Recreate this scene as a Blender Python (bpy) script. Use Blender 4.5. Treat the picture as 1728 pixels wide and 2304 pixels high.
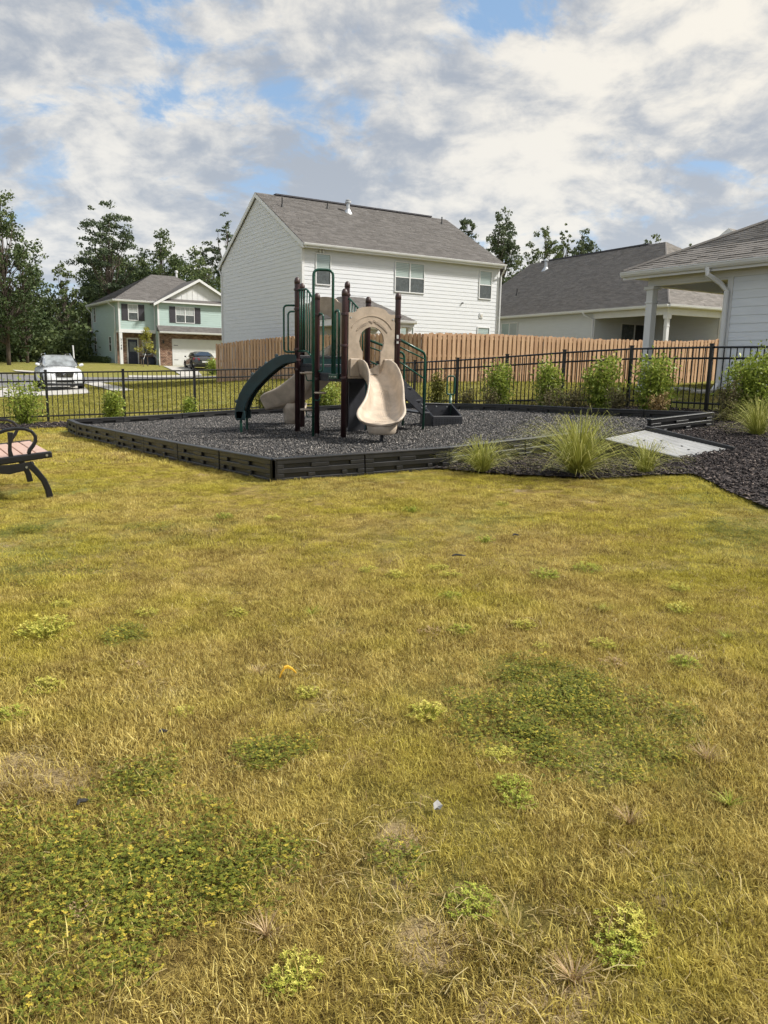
import bpy, bmesh, math, random
import numpy as np
from mathutils import Vector, Matrix, Euler

for _o in list(bpy.data.objects):
    bpy.data.objects.remove(_o)
SC = bpy.context.scene
COL = SC.collection
R = math.radians
rnd = random.Random(7)
nrng = np.random.default_rng(11)

# ------------------------------------------------------------------ camera
CAM_Z = 1.28
F_PX = 1725.0            # focal length in pixels of the 1728 x 2304 photograph
PITCH = math.atan(330.0 / F_PX)
ROLL = 0.0195
CAM_ROT = (Matrix.Rotation(math.pi / 2 - PITCH, 3, 'X') @ Matrix.Rotation(ROLL, 3, 'Z'))
cam_d = bpy.data.cameras.new('camera')
cam_d.sensor_fit = 'VERTICAL'
cam_d.sensor_height = 36.0
cam_d.lens = 36.0 * F_PX / 2304.0
cam_d.clip_start = 0.05
cam_d.clip_end = 3000.0
cam = bpy.data.objects.new('camera', cam_d)
cam.location = (0, 0, CAM_Z)
cam.rotation_euler = CAM_ROT.to_euler()
COL.objects.link(cam)
SC.camera = cam

# ------------------------------------------------------------------ sky, sun, exposure
SUN_AZ, SUN_EL = R(94), R(45)      # azimuth from +Y towards +X
SUN_DIR = Vector((math.sin(SUN_AZ) * math.cos(SUN_EL), math.cos(SUN_AZ) * math.cos(SUN_EL), math.sin(SUN_EL)))
SUN_STRENGTH = 3.6
SUN_ANGLE = R(7)
SKY_STRENGTH = 0.118
EXPOSURE = 0.72
SKY_OX, SKY_OY = 15.5, 18.2      # which part of the cloud field hangs over the place

SC.view_settings.view_transform = 'Standard'
SC.view_settings.look = 'None'
SC.view_settings.exposure = EXPOSURE
SC.view_settings.gamma = 1.0
SC.view_settings.use_curve_mapping = False
SC.render.engine = 'CYCLES'
SC.cycles.max_bounces = 4
SC.cycles.diffuse_bounces = 2
SC.cycles.glossy_bounces = 2
SC.cycles.transmission_bounces = 2
SC.cycles.transparent_max_bounces = 4
SC.cycles.caustics_reflective = False
SC.cycles.caustics_refractive = False
SC.cycles.use_adaptive_sampling = True
SC.cycles.adaptive_threshold = 0.025
SC.cycles.adaptive_min_samples = 32
SC.cycles.use_denoising = True
SC.cycles.sample_clamp_indirect = 4.0

W = bpy.data.worlds.new('World')
SC.world = W
W.use_nodes = True
_nt = W.node_tree
_nt.nodes.clear()


class NT:
    """small helper to write node trees"""
    def __init__(self, tree):
        self.t = tree

    def n(self, kind, **kw):
        nd = self.t.nodes.new(kind)
        for k, v in kw.items():
            setattr(nd, k, v)
        return nd

    def link(self, a, b):
        self.t.links.new(a, b)

    def val(self, sock, v):
        if isinstance(v, (int, float)):
            sock.default_value = v
        elif isinstance(v, (tuple, list)):
            sock.default_value = v
        else:
            self.link(v, sock)

    def math(self, op, a, b=0.0, c=0.0, clamp=False):
        nd = self.n('ShaderNodeMath', operation=op, use_clamp=clamp)
        self.val(nd.inputs[0], a)
        self.val(nd.inputs[1], b)
        if op in ('MULTIPLY_ADD', 'SMOOTH_MIN'):
            self.val(nd.inputs[2], c)
        return nd.outputs[0]

    def vmath(self, op, a, b=(0, 0, 0)):
        nd = self.n('ShaderNodeVectorMath', operation=op)
        self.val(nd.inputs[0], a)
        if op == 'SCALE':
            self.val(nd.inputs[3], b)
        else:
            self.val(nd.inputs[1], b)
        return nd.outputs['Value'] if op in ('DOT_PRODUCT', 'LENGTH', 'DISTANCE') else nd.outputs[0]

    def noise(self, vec, scale, detail=6.0, rough=0.55, dist=0.0, w=None):
        nd = self.n('ShaderNodeTexNoise')
        nd.noise_dimensions = '3D'
        self.val(nd.inputs['Vector'], vec)
        self.val(nd.inputs['Scale'], scale)
        self.val(nd.inputs['Detail'], detail)
        self.val(nd.inputs['Roughness'], rough)
        self.val(nd.inputs['Distortion'], dist)
        return nd.outputs['Fac']

    def smooth(self, x, a, b):
        nd = self.n('ShaderNodeMapRange', interpolation_type='SMOOTHSTEP')
        self.val(nd.inputs['Value'], x)
        self.val(nd.inputs['From Min'], a)
        self.val(nd.inputs['From Max'], b)
        return nd.outputs['Result']

    def mix(self, fac, a, b, blend='MIX'):
        nd = self.n('ShaderNodeMix', data_type='RGBA', blend_type=blend)
        self.val(nd.inputs[0], fac)
        for s, v in ((nd.inputs[6], a), (nd.inputs[7], b)):
            if isinstance(v, (tuple, list)):
                s.default_value = tuple(v[:3]) + (1.0,)
            else:
                self.link(v, s)
        return nd.outputs[2]

    def ramp(self, fac, stops):
        nd = self.n('ShaderNodeValToRGB')
        els = nd.color_ramp.elements
        while len(els) > 1:
            els.remove(els[-1])
        for i, (p, c) in enumerate(stops):
            e = els[0] if i == 0 else els.new(p)
            e.position = p
            e.color = tuple(c[:3]) + (1.0,)
        self.val(nd.inputs[0], fac)
        return nd.outputs[0]


w = NT(_nt)
sky = w.n('ShaderNodeTexSky', sky_type='NISHITA')
sky.sun_disc = False
sky.sun_elevation = SUN_EL
sky.sun_rotation = SUN_AZ
sky.altitude = 80
sky.air_density = 1.0
sky.dust_density = 1.5
sky.ozone_density = 1.2
tc = w.n('ShaderNodeTexCoord')
sep = w.n('ShaderNodeSeparateXYZ')
w.link(tc.outputs['Generated'], sep.inputs[0])
den = w.math('ADD', w.math('MAXIMUM', sep.outputs[2], 0.0), 0.34)
px_ = w.math('DIVIDE', sep.outputs[0], den)
py_ = w.math('DIVIDE', sep.outputs[1], den)
cmb = w.n('ShaderNodeCombineXYZ')
w.link(px_, cmb.inputs[0])
w.link(py_, cmb.inputs[1])
cmb.inputs[2].default_value = 3.7
P = cmb.outputs[0]
P = w.vmath('ADD', P, (SKY_OX, SKY_OY, 0.0))
big = w.noise(P, 1.5, 3, 0.5, 0.3)
fine = w.noise(P, 4.2, 11, 0.62, 0.35)
cov = w.math('ADD', w.math('MULTIPLY', big, 0.5), w.math('MULTIPLY', fine, 0.5))
mask = w.smooth(cov, 0.415, 0.49)
P2 = w.vmath('ADD', P, (5.3, 2.1, 1.7))
thick = w.noise(P2, 2.4, 9, 0.58, 0.6)
puff = w.noise(P2, 8.5, 8, 0.60, 0.25)
thick2 = w.math('ADD', w.math('MULTIPLY', thick, 0.62), w.math('MULTIPLY', puff, 0.38))
grey = w.smooth(thick2, 0.405, 0.585)
sd = w.vmath('DOT_PRODUCT', tc.outputs['Generated'], tuple(SUN_DIR))
glow = w.math('POWER', w.math('MAXIMUM', w.math('MULTIPLY_ADD', sd, 0.5, 0.5), 0.0), 2.5)
lit = w.mix(glow, (4.3, 4.2, 4.0), (6.0, 5.45, 4.45))
dark = w.mix(glow, (1.95, 2.2, 2.6), (2.55, 2.65, 2.85))
cloud = w.mix(grey, lit, dark)
hazef = w.math('POWER', w.math('SUBTRACT', 1.0, w.math('MAXIMUM', sep.outputs[2], 0.0), clamp=True), 7.0)
blue = w.mix(0.7, sky.outputs[0], (1.45, 2.4, 3.7))
base = w.mix(w.math('MULTIPLY', mask, 0.96), blue, cloud)
final = w.mix(w.math('MULTIPLY', hazef, 0.5), base, (4.8, 5.1, 5.3))
bg = w.n('ShaderNodeBackground')
w.link(final, bg.inputs[0])
bg.inputs[1].default_value = SKY_STRENGTH
wo = w.n('ShaderNodeOutputWorld')
w.link(bg.outputs[0], wo.inputs[0])

sun_d = bpy.data.lights.new('sun', 'SUN')
sun_d.energy = SUN_STRENGTH
sun_d.angle = SUN_ANGLE
sun_d.color = (1.0, 0.965, 0.90)
sun = bpy.data.objects.new('sun', sun_d)
sun.rotation_euler = SUN_DIR.to_track_quat('Z', 'Y').to_euler()
sun.location = (20, -10, 40)
COL.objects.link(sun)


# ------------------------------------------------------------------ measuring helpers
def ray(px, py):
    d = Vector(((px - 864.0) / F_PX, -(py - 1152.0) / F_PX, -1.0))
    return (CAM_ROT @ d).normalized()


def at_y(px, py, Y):
    d = ray(px, py)
    return Vector((0, 0, CAM_Z)) + d * (Y / d.y)


def on_plane(px, py, o, n):
    d = ray(px, py)
    c = Vector((0, 0, CAM_Z))
    t = (Vector(o) - c).dot(Vector(n)) / d.dot(Vector(n))
    return c + d * t


# heights of the terrain (metres, relative to the lawn at the camera), thin-plate interpolation
_ctrl = [(0, 0, 0), (-3.5, 8, -.12), (-1.2, 8.5, -.02), (3.3, 6.5, .14), (6.8, 13.6, .48), (8.6, 9.5, .46), (5, 9.5, .36),
         (-.3, 22.9, .10), (-9.1, 18.3, -.27), (2.9, 18.7, .33), (7.5, 17, .90), (12, 14, .95), (11, 22, .95),
         (1.4, 29, .66), (-7.8, 36, .30), (14, 34, .70), (-15.3, 36, -.28), (-12, 27, -.30), (-22.6, 64, .98),
         (-17, 66, .85), (-3.7, 36, .75), (6, 42, .8), (14, 40, 1.6), (22, 48, 1.8), (-30, 50, -.1), (-18, 50, .0),
         (-40, 70, .8), (-28, 76, 1.1), (0, 70, 1.2), (60, 60, 2), (-60, 30, -.8), (0, -15, -.1), (-40, -10, -.6),
         (40, -10, .8), (-60, 110, 1.5), (60, 110, 2.2), (0, 110, 1.6), (30, 25, 1.3), (-20, 15, -.6), (-5, 3, -.12),
         (5, 3, .1), (-6, 13, -.2), (1, 13, .04)]
_cx = np.array([(a, b) for a, b, c in _ctrl], float)
_cz = np.array([c for a, b, c in _ctrl], float)


def _phi(r2):
    return np.where(r2 > 1e-9, 0.5 * r2 * np.log(np.maximum(r2, 1e-9)), 0.0)


_n = len(_ctrl)
_A = np.zeros((_n + 3, _n + 3))
_d2 = ((_cx[:, None, :] - _cx[None, :, :]) ** 2).sum(-1)
_A[:_n, :_n] = _phi(_d2) + np.eye(_n) * 6.0
_A[:_n, _n] = 1
_A[:_n, _n + 1:] = _cx
_A[_n, :_n] = 1
_A[_n + 1:, :_n] = _cx.T
_sol = np.linalg.solve(_A, np.concatenate([_cz, np.zeros(3)]))


def gz_np(xy):
    xy = np.atleast_2d(np.asarray(xy, float))
    q = np.clip(xy, [-90, -30], [90, 130])
    out = np.zeros(len(q))
    for i in range(0, len(q), 20000):
        s = q[i:i + 20000]
        d2 = ((s[:, None, :] - _cx[None, :, :]) ** 2).sum(-1)
        out[i:i + 20000] = _phi(d2) @ _sol[:_n] + _sol[_n] + s @ _sol[_n + 1:]
    return out


def gz(x, y):
    return float(gz_np([(x, y)])[0])


def ground(px, py, off=0.0):
    """where the line of sight through a photo pixel meets the terrain (+off)"""
    d = ray(px, py)
    t = 1.0
    prev = t
    for i in range(4000):
        p = Vector((0, 0, CAM_Z)) + d * t
        if p.z < gz(p.x, p.y) + off:
            lo, hi = prev, t
            for k in range(18):
                m = (lo + hi) / 2
                p = Vector((0, 0, CAM_Z)) + d * m
                if p.z < gz(p.x, p.y) + off:
                    hi = m
                else:
                    lo = m
            return p
        prev = t
        t *= 1.03
        if t > 400:
            break
    return p


# ------------------------------------------------------------------ object helpers
ORG = {}


def setp(o, label=None, category=None, group=None, kind=None):
    if label:
        o['label'] = label
    if category:
        o['category'] = category
    if group:
        o['group'] = group
    if kind:
        o['kind'] = kind
    return o


def thing(name, loc, label, category, group=None, rotz=0.0):
    o = bpy.data.objects.new(name, None)
    o.empty_display_size = 0.2
    o.location = loc
    o.rotation_euler = (0, 0, rotz)
    COL.objects.link(o)
    ORG[o.name] = Vector(loc)
    return setp(o, label, category, group)


class Fr:
    """a local frame: a along e1, b along e2, c up"""
    def __init__(self, o, ang=0.0, e1=None, e2=None):
        self.o = Vector(o)
        self.e1 = Vector((math.cos(ang), math.sin(ang), 0)) if e1 is None else Vector(e1)
        self.e2 = Vector((-math.sin(ang), math.cos(ang), 0)) if e2 is None else Vector(e2)

    def __call__(self, a, b, c):
        return self.o + self.e1 * a + self.e2 * b + Vector((0, 0, c))

    def inv(self, p):
        d = Vector(p) - self.o
        return d.dot(self.e1), d.dot(self.e2), d.z


ID = Fr((0, 0, 0))


class MB:
    def __init__(self, fr=ID):
        self.fr = fr
        self.v = []
        self.f = []

    def add(self, pts, faces):
        k = len(self.v)
        self.v += [self.fr(*p) for p in pts]
        self.f += [tuple(i + k for i in f) for f in faces]
        return self

    def box(self, a0, a1, b0, b1, c0, c1):
        self.add([(a0, b0, c0), (a1, b0, c0), (a1, b1, c0), (a0, b1, c0), (a0, b0, c1), (a1, b0, c1), (a1, b1, c1), (a0, b1, c1)],
                 [(0, 3, 2, 1), (4, 5, 6, 7), (0, 1, 5, 4), (1, 2, 6, 5), (2, 3, 7, 6), (3, 0, 4, 7)])
        return self

    def hexa(self, p):
        """8 points: bottom ring then top ring"""
        self.add(p, [(0, 3, 2, 1), (4, 5, 6, 7), (0, 1, 5, 4), (1, 2, 6, 5), (2, 3, 7, 6), (3, 0, 4, 7)])
        return self

    def prism(self, poly, d):
        """polygon (list of 3-tuples) swept by vector d"""
        n = len(poly)
        q = [(p[0] + d[0], p[1] + d[1], p[2] + d[2]) for p in poly]
        self.add(list(poly) + q, [tuple(range(n))[::-1], tuple(range(n, 2 * n))] +
                 [(i, (i + 1) % n, n + (i + 1) % n, n + i) for i in range(n)])
        return self

    def tube(self, path, r, n=8, cap=True):
        pts = [Vector(p) for p in path]
        m = len(pts)
        rr = r if isinstance(r, (list, tuple)) else [r] * m
        rings = []
        up = None
        for i, p in enumerate(pts):
            t = (pts[min(i + 1, m - 1)] - pts[max(i - 1, 0)]).normalized()
            if up is None:
                ref = Vector((0, 0, 1)) if abs(t.z) < .9 else Vector((1, 0, 0))
                u = t.cross(ref).normalized()
            else:
                u = (up - t * up.dot(t)).normalized()
            up = u
            v = t.cross(u)
            rings.append([p + (u * math.cos(2 * math.pi * k / n) + v * math.sin(2 * math.pi * k / n)) * rr[i] for k in range(n)])
        base = [tuple(q) for ring in rings for q in ring]
        fs = []
        for i in range(m - 1):
            for k in range(n):
                fs.append((i * n + k, i * n + (k + 1) % n, (i + 1) * n + (k + 1) % n, (i + 1) * n + k))
        if cap:
            fs.append(tuple(range(n))[::-1])
            fs.append(tuple((m - 1) * n + k for k in range(n)))
        self.add(base, fs)
        return self

    def lathe(self, c, prof, n=12):
        """profile of (radius, height) about a vertical axis through c"""
        pts = []
        for r, h in prof:
            for k in range(n):
                pts.append((c[0] + r * math.cos(2 * math.pi * k / n), c[1] + r * math.sin(2 * math.pi * k / n), c[2] + h))
        fs = []
        for i in range(len(prof) - 1):
            for k in range(n):
                fs.append((i * n + k, i * n + (k + 1) % n, (i + 1) * n + (k + 1) % n, (i + 1) * n + k))
        fs.append(tuple(range(n))[::-1])
        fs.append(tuple((len(prof) - 1) * n + k for k in range(n)))
        self.add(pts, fs)
        return self

    def ribbon(self, path, wd, a0, a1):
        """bar following 2-D path points (b, c) with widths wd, swept from a0 to a1"""
        m = len(path)
        ws = wd if isinstance(wd, (list, tuple)) else [wd] * m
        L, Rr = [], []
        for i in range(m):
            p, q = path[max(i - 1, 0)], path[min(i + 1, m - 1)]
            tx, ty = q[0] - p[0], q[1] - p[1]
            l = math.hypot(tx, ty) or 1
            nx, ny = -ty / l, tx / l
            L.append((path[i][0] + nx * ws[i] / 2, path[i][1] + ny * ws[i] / 2))
            Rr.append((path[i][0] - nx * ws[i] / 2, path[i][1] - ny * ws[i] / 2))
        pts = []
        for i in range(m):
            pts += [(a0,) + L[i], (a0,) + Rr[i], (a1,) + Rr[i], (a1,) + L[i]]
        fs = [(0, 1, 2, 3), tuple((m - 1) * 4 + k for k in (3, 2, 1, 0))]
        for i in range(m - 1):
            for k in range(4):
                fs.append((i * 4 + k, (i + 1) * 4 + k, (i + 1) * 4 + (k + 1) % 4, i * 4 + (k + 1) % 4))
        self.add(pts, fs)
        return self

    def build(self, name, mat, parent=None, origin=None, smooth=False, bev=0.0, sub=0, fix=True):
        org = ORG[parent.name] if parent is not None else Vector(origin if origin is not None else (0, 0, 0))
        me = bpy.data.meshes.new(name)
        me.from_pydata([tuple(p - org) for p in self.v], [], self.f)
        if fix:
            bm = bmesh.new()
            bm.from_mesh(me)
            bmesh.ops.recalc_face_normals(bm, faces=bm.faces)
            bm.to_mesh(me)
            bm.free()
        if smooth:
            me.polygons.foreach_set('use_smooth', [True] * len(me.polygons))
        me.materials.append(mat)
        o = bpy.data.objects.new(name, me)
        COL.objects.link(o)
        if parent is not None:
            o.parent = parent
        else:
            o.location = org
        ORG[o.name] = org
        if bev:
            md = o.modifiers.new('bevel', 'BEVEL')
            md.width = bev
            md.segments = 2
            md.limit_method = 'ANGLE'
            md.harden_normals = False
        if sub:
            md = o.modifiers.new('sub', 'SUBSURF')
            md.levels = sub
            md.render_levels = sub
        return o


def np_mesh(name, verts, faces, mat, tint=None, smooth=False):
    """faces: (M,k) int array, all the same size"""
    me = bpy.data.meshes.new(name)
    verts = np.asarray(verts, np.float32)
    faces = np.asarray(faces, np.int32)
    me.vertices.add(len(verts))
    me.vertices.foreach_set('co', verts.ravel())
    M, k = faces.shape
    me.loops.add(M * k)
    me.loops.foreach_set('vertex_index', faces.ravel())
    me.polygons.add(M)
    me.polygons.foreach_set('loop_start', np.arange(0, M * k, k, dtype=np.int32))
    me.polygons.foreach_set('loop_total', np.full(M, k, np.int32))
    me.update(calc_edges=True)
    if smooth:
        me.polygons.foreach_set('use_smooth', np.ones(M, bool))
    if tint is not None:
        at = me.attributes.new('tint', 'FLOAT', 'FACE')
        at.data.foreach_set('value', np.asarray(tint, np.float32))
    me.materials.append(mat)
    return me


def link_mesh(name, me, parent=None, loc=(0, 0, 0), rot=(0, 0, 0), scale=(1, 1, 1)):
    o = bpy.data.objects.new(name, me)
    o.location = loc
    o.rotation_euler = rot
    o.scale = scale
    COL.objects.link(o)
    if parent is not None:
        o.parent = parent
    return o


# ------------------------------------------------------------------ materials
MATS = {}


def mat(name, col, rough=0.6, var=0.12, vscale=3.0, bump=0.0, bscale=40.0, metal=0.0, spec=0.5, col2=None, coat=0.0, detail=5.0, stretch=None):
    if name in MATS:
        return MATS[name]
    m = bpy.data.materials.new(name)
    m.use_nodes = True
    t = NT(m.node_tree)
    b = m.node_tree.nodes['Principled BSDF']
    geo = t.n('ShaderNodeNewGeometry')
    pos = geo.outputs['Position']
    if stretch:
        pos = t.vmath('MULTIPLY', pos, stretch)
    f = t.noise(pos, vscale, detail, 0.6)
    c2 = col2 if col2 else tuple(min(1, c * (1 + var)) for c in col)
    c1 = col if col2 else tuple(c * (1 - var) for c in col)
    t.link(t.mix(t.smooth(f, 0.3, 0.7), c1, c2), b.inputs['Base Color'])
    b.inputs['Metallic'].default_value = metal
    b.inputs['Specular IOR Level'].default_value = spec
    r = t.noise(pos, vscale * 2.3, 4, 0.6)
    t.link(t.math('MULTIPLY_ADD', r, 0.25, rough - 0.125), b.inputs['Roughness'])
    b.inputs['Coat Weight'].default_value = coat
    if bump:
        bn = t.n('ShaderNodeBump')
        bn.inputs['Strength'].default_value = 1.0
        bn.inputs['Distance'].default_value = bump
        t.link(t.noise(pos, bscale, 6, 0.65), bn.inputs['Height'])
        t.link(bn.outputs[0], b.inputs['Normal'])
    MATS[name] = m
    return m


def leaf_mat(name, dark, mid, light, trans=0.25, rough=0.55, posvar=0.35, pscale=0.6):
    """foliage: colour by per-leaf tint and slow noise, part of the light passes through"""
    if name in MATS:
        return MATS[name]
    m = bpy.data.materials.new(name)
    m.use_nodes = True
    t = NT(m.node_tree)
    b = m.node_tree.nodes['Principled BSDF']
    at = t.n('ShaderNodeAttribute', attribute_name='tint')
    geo = t.n('ShaderNodeNewGeometry')
    nz = t.noise(geo.outputs['Position'], pscale, 4, 0.6)
    f = t.math('ADD', t.math('MULTIPLY', at.outputs['Fac'], 1 - posvar), t.math('MULTIPLY', nz, posvar))
    c = t.ramp(f, [(0.05, dark), (0.5, mid), (0.95, light)])
    t.link(c, b.inputs['Base Color'])
    b.inputs['Roughness'].default_value = rough
    b.inputs['Specular IOR Level'].default_value = 0.25
    tr = t.n('ShaderNodeBsdfTranslucent')
    t.link(c, tr.inputs[0])
    mx = t.n('ShaderNodeMixShader')
    mx.inputs[0].default_value = trans
    t.link(b.outputs[0], mx.inputs[1])
    t.link(tr.outputs[0], mx.inputs[2])
    t.link(mx.outputs[0], m.node_tree.nodes['Material Output'].inputs[0])
    MATS[name] = m
    return m


PROTO = bpy.data.collections.new('scatter_shapes')


def scatter(name, pts, sc, rz, tilt, pick, protos, label=None, kind='stuff', base_mat=None, cat=None):
    """one object of uncountable pieces: points with instanced small meshes"""
    col = bpy.data.collections.new(name + '_shapes')
    for i, me in enumerate(protos):
        po = bpy.data.objects.new('%s_%02d' % (name, i), me)
        col.objects.link(po)
    me = bpy.data.meshes.new(name)
    N = len(pts)
    me.vertices.add(N)
    me.vertices.foreach_set('co', np.asarray(pts, np.float32).ravel())
    for nm, ty, data in (('sc', 'FLOAT', sc), ('rz', 'FLOAT_VECTOR', np.column_stack([tilt, rz])), ('pi', 'INT', pick)):
        at = me.attributes.new(nm, ty, 'POINT')
        if ty == 'FLOAT_VECTOR':
            at.data.foreach_set('vector', np.asarray(data, np.float32).ravel())
        else:
            at.data.foreach_set('value', np.asarray(data, np.int32 if ty == 'INT' else np.float32))
    o = bpy.data.objects.new(name, me)
    COL.objects.link(o)
    g = bpy.data.node_groups.new(name, 'GeometryNodeTree')
    g.interface.new_socket('Geometry', in_out='INPUT', socket_type='NodeSocketGeometry')
    g.interface.new_socket('Geometry', in_out='OUTPUT', socket_type='NodeSocketGeometry')
    gi = g.nodes.new('NodeGroupInput')
    go = g.nodes.new('NodeGroupOutput')
    ci = g.nodes.new('GeometryNodeCollectionInfo')
    ci.inputs['Collection'].default_value = col
    ci.inputs['Separate Children'].default_value = True
    ci.inputs['Reset Children'].default_value = True
    ip = g.nodes.new('GeometryNodeInstanceOnPoints')
    ip.inputs['Pick Instance'].default_value = True

    def na(nm, ty):
        x = g.nodes.new('GeometryNodeInputNamedAttribute')
        x.data_type = ty
        x.inputs[0].default_value = nm
        return x.outputs[0]
    g.links.new(gi.outputs[0], ip.inputs['Points'])
    g.links.new(ci.outputs[0], ip.inputs['Instance'])
    g.links.new(na('pi', 'INT'), ip.inputs['Instance Index'])
    g.links.new(na('rz', 'FLOAT_VECTOR'), ip.inputs['Rotation'])
    g.links.new(na('sc', 'FLOAT'), ip.inputs['Scale'])
    g.links.new(ip.outputs[0], go.inputs[0])
    md = o.modifiers.new('scatter', 'NODES')
    md.node_group = g
    setp(o, label, cat, None, kind)
    return o


def inpoly(xy, poly):
    xy = np.asarray(xy, float)
    x, y = xy[:, 0], xy[:, 1]
    ins = np.zeros(len(xy), bool)
    n = len(poly)
    j = n - 1
    for i in range(n):
        xi, yi = poly[i][0], poly[i][1]
        xj, yj = poly[j][0], poly[j][1]
        c = ((yi > y) != (yj > y)) & (x < (xj - xi) * (y - yi) / ((yj - yi) if yj != yi else 1e-9) + xi)
        ins ^= c
        j = i
    return ins


def drape(name, poly, off, material, step=0.5, skirt=0.0):
    """flat sheet following the terrain inside a polygon: grid cells cut to the outline"""
    xs = [p[0] for p in poly]
    ys = [p[1] for p in poly]
    bm = bmesh.new()
    vs = [bm.verts.new((p[0], p[1], 0)) for p in poly]
    bm.faces.new(vs)
    for ax, lo, hi in ((0, min(xs), max(xs)), (1, min(ys), max(ys))):
        k = math.floor(lo / step) + 1
        while k * step < hi:
            co = [0, 0, 0]
            no = [0, 0, 0]
            co[ax] = k * step
            no[ax] = 1
            bmesh.ops.bisect_plane(bm, geom=bm.verts[:] + bm.edges[:] + bm.faces[:], plane_co=co, plane_no=no, dist=1e-5)
            k += 1
    z = gz_np([(v.co.x, v.co.y) for v in bm.verts])
    for v, h in zip(bm.verts, z):
        v.co.z = h + (off(v.co.x, v.co.y) if callable(off) else off)
    bmesh.ops.triangulate(bm, faces=[f for f in bm.faces if len(f.verts) > 4])
    bmesh.ops.recalc_face_normals(bm, faces=bm.faces)
    if sum(f.normal.z for f in bm.faces) < 0:
        bmesh.ops.reverse_faces(bm, faces=bm.faces)
    me = bpy.data.meshes.new(name)
    bm.to_mesh(me)
    bm.free()
    me.materials.append(material)
    me.polygons.foreach_set('use_smooth', [True] * len(me.polygons))
    o = bpy.data.objects.new(name, me)
    COL.objects.link(o)
    return o

# ------------------------------------------------------------------ terrain sheet
def G(px, py, off=0.0):
    p = ground(px, py, off)
    return (p.x, p.y)


SAND = [(905, 1880, .085), (965, 2120, .10), (1010, 2150, .06), (1250, 2255, .10), (20, 1735, .16), (150, 1752, .13), (1410, 1905, .05), (905, 1985, .04), (1120, 2285, .08)]


def ground_mat():
    m = bpy.data.materials.new('lawn_soil')
    m.use_nodes = True
    t = NT(m.node_tree)
    b = m.node_tree.nodes['Principled BSDF']
    geo = t.n('ShaderNodeNewGeometry')
    p = geo.outputs['Position']
    n1 = t.noise(p, 0.45, 5, 0.6)
    n2 = t.noise(p, 9.0, 8, 0.7)
    n3 = t.noise(p, 130.0, 5, 0.75)
    grass = t.ramp(t.math('ADD', t.math('MULTIPLY', n2, 0.6), t.math('MULTIPLY', n3, 0.4)),
                   [(0.32, (.06, .038, .014)), (0.5, (.25, .18, .055)), (0.68, (.50, .38, .13))])
    green = t.ramp(n2, [(0.3, (.12, .13, .030)), (0.7, (.28, .275, .075))])
    sy_ = t.n('ShaderNodeSeparateXYZ')
    t.link(p, sy_.inputs[0])
    yard = t.smooth(sy_.outputs[1], 14.0, 24.0)
    c = t.mix(t.math('MAXIMUM', t.smooth(n1, 0.42, 0.66), t.math('MULTIPLY', yard, .75)), grass, green)
    bare = t.smooth(t.noise(p, 1.9, 5, 0.55), 0.60, 0.74)
    c = t.mix(bare, c, t.ramp(n3, [(0.3, (.26, .19, .11)), (0.7, (.45, .34, .21))]))
    flat = t.vmath('MULTIPLY', p, (1, 1, 0))
    wob = t.math('MULTIPLY', t.noise(p, 14.0, 4, 0.6), 1.1)
    for sx, sy, sr in SAND:                       # worn sandy spots
        q = G(sx, sy)
        d = t.vmath('DISTANCE', flat, (q[0], q[1], 0))
        m_ = t.smooth(t.math('ADD', t.math('DIVIDE', d, sr), wob), 1.65, 1.0)
        c = t.mix(m_, c, t.ramp(n3, [(0.3, (.30, .215, .11)), (0.7, (.52, .40, .22))]))
    t.link(c, b.inputs['Base Color'])
    b.inputs['Roughness'].default_value = 0.95
    b.inputs['Specular IOR Level'].default_value = 0.1
    bn = t.n('ShaderNodeBump')
    bn.inputs['Distance'].default_value = 0.03
    t.link(t.math('ADD', n2, t.math('MULTIPLY', n3, 0.4)), bn.inputs['Height'])
    t.link(bn.outputs[0], b.inputs['Normal'])
    return m


M_SOIL = ground_mat()


def _axis(lo, hi, fine, mid, mids, far):
    xs = list(np.arange(lo, hi + 1e-6, fine))
    a = lo
    while a > -mids:
        a -= mid
        xs.insert(0, a)
    while a > -far:
        a -= max(mid, abs(a) * .25)
        xs.insert(0, a)
    a = hi
    while a < mids:
        a += mid
        xs.append(a)
    while a < far:
        a += max(mid, abs(a) * .25)
        xs.append(a)
    return np.array(xs)


gx = _axis(-14, 14, .5, 1.5, 66, 900)
gy = _axis(-6, 27, .5, 1.5, 112, 1200)
gy = gy[gy > -40]
GX, GY = np.meshgrid(gx, gy)
_xy = np.column_stack([GX.ravel(), GY.ravel()])
_z = gz_np(_xy)
_micro = (np.sin(_xy[:, 0] * 5.1 + 1.3) * np.sin(_xy[:, 1] * 4.3) + np.sin(_xy[:, 0] * 2.3) * np.sin(_xy[:, 1] * 2.9 + 2)) * .008
nx_, ny_ = len(gx), len(gy)
_idx = np.arange(nx_ * ny_).reshape(ny_, nx_)
_fc = np.column_stack([_idx[:-1, :-1].ravel(), _idx[:-1, 1:].ravel(), _idx[1:, 1:].ravel(), _idx[1:, :-1].ravel()])
lawn = link_mesh('ground', np_mesh('ground', np.column_stack([_xy, _z]), _fc, M_SOIL, smooth=True))
setp(lawn, 'wide yellowing lawn ground running from the playground to the houses', None, None, 'structure')

# ------------------------------------------------------------------ outlines read off the photograph
CURB_H = 0.27
ring_px = [(617, 1030), (212, 958), (176, 951), (156, 943), (278, 937), (527, 922), (787, 909), (925, 906), (1140, 909), (1325, 917), (1601, 926), (1461, 942)]
front_px = [(617, 1030), (1010, 1004), (1329, 967)]
ring = [G(x, y, CURB_H) for x, y in ring_px]
front = [G(x, y, CURB_H) for x, y in front_px]
play_poly = ring + [front[2], front[1]]
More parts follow.
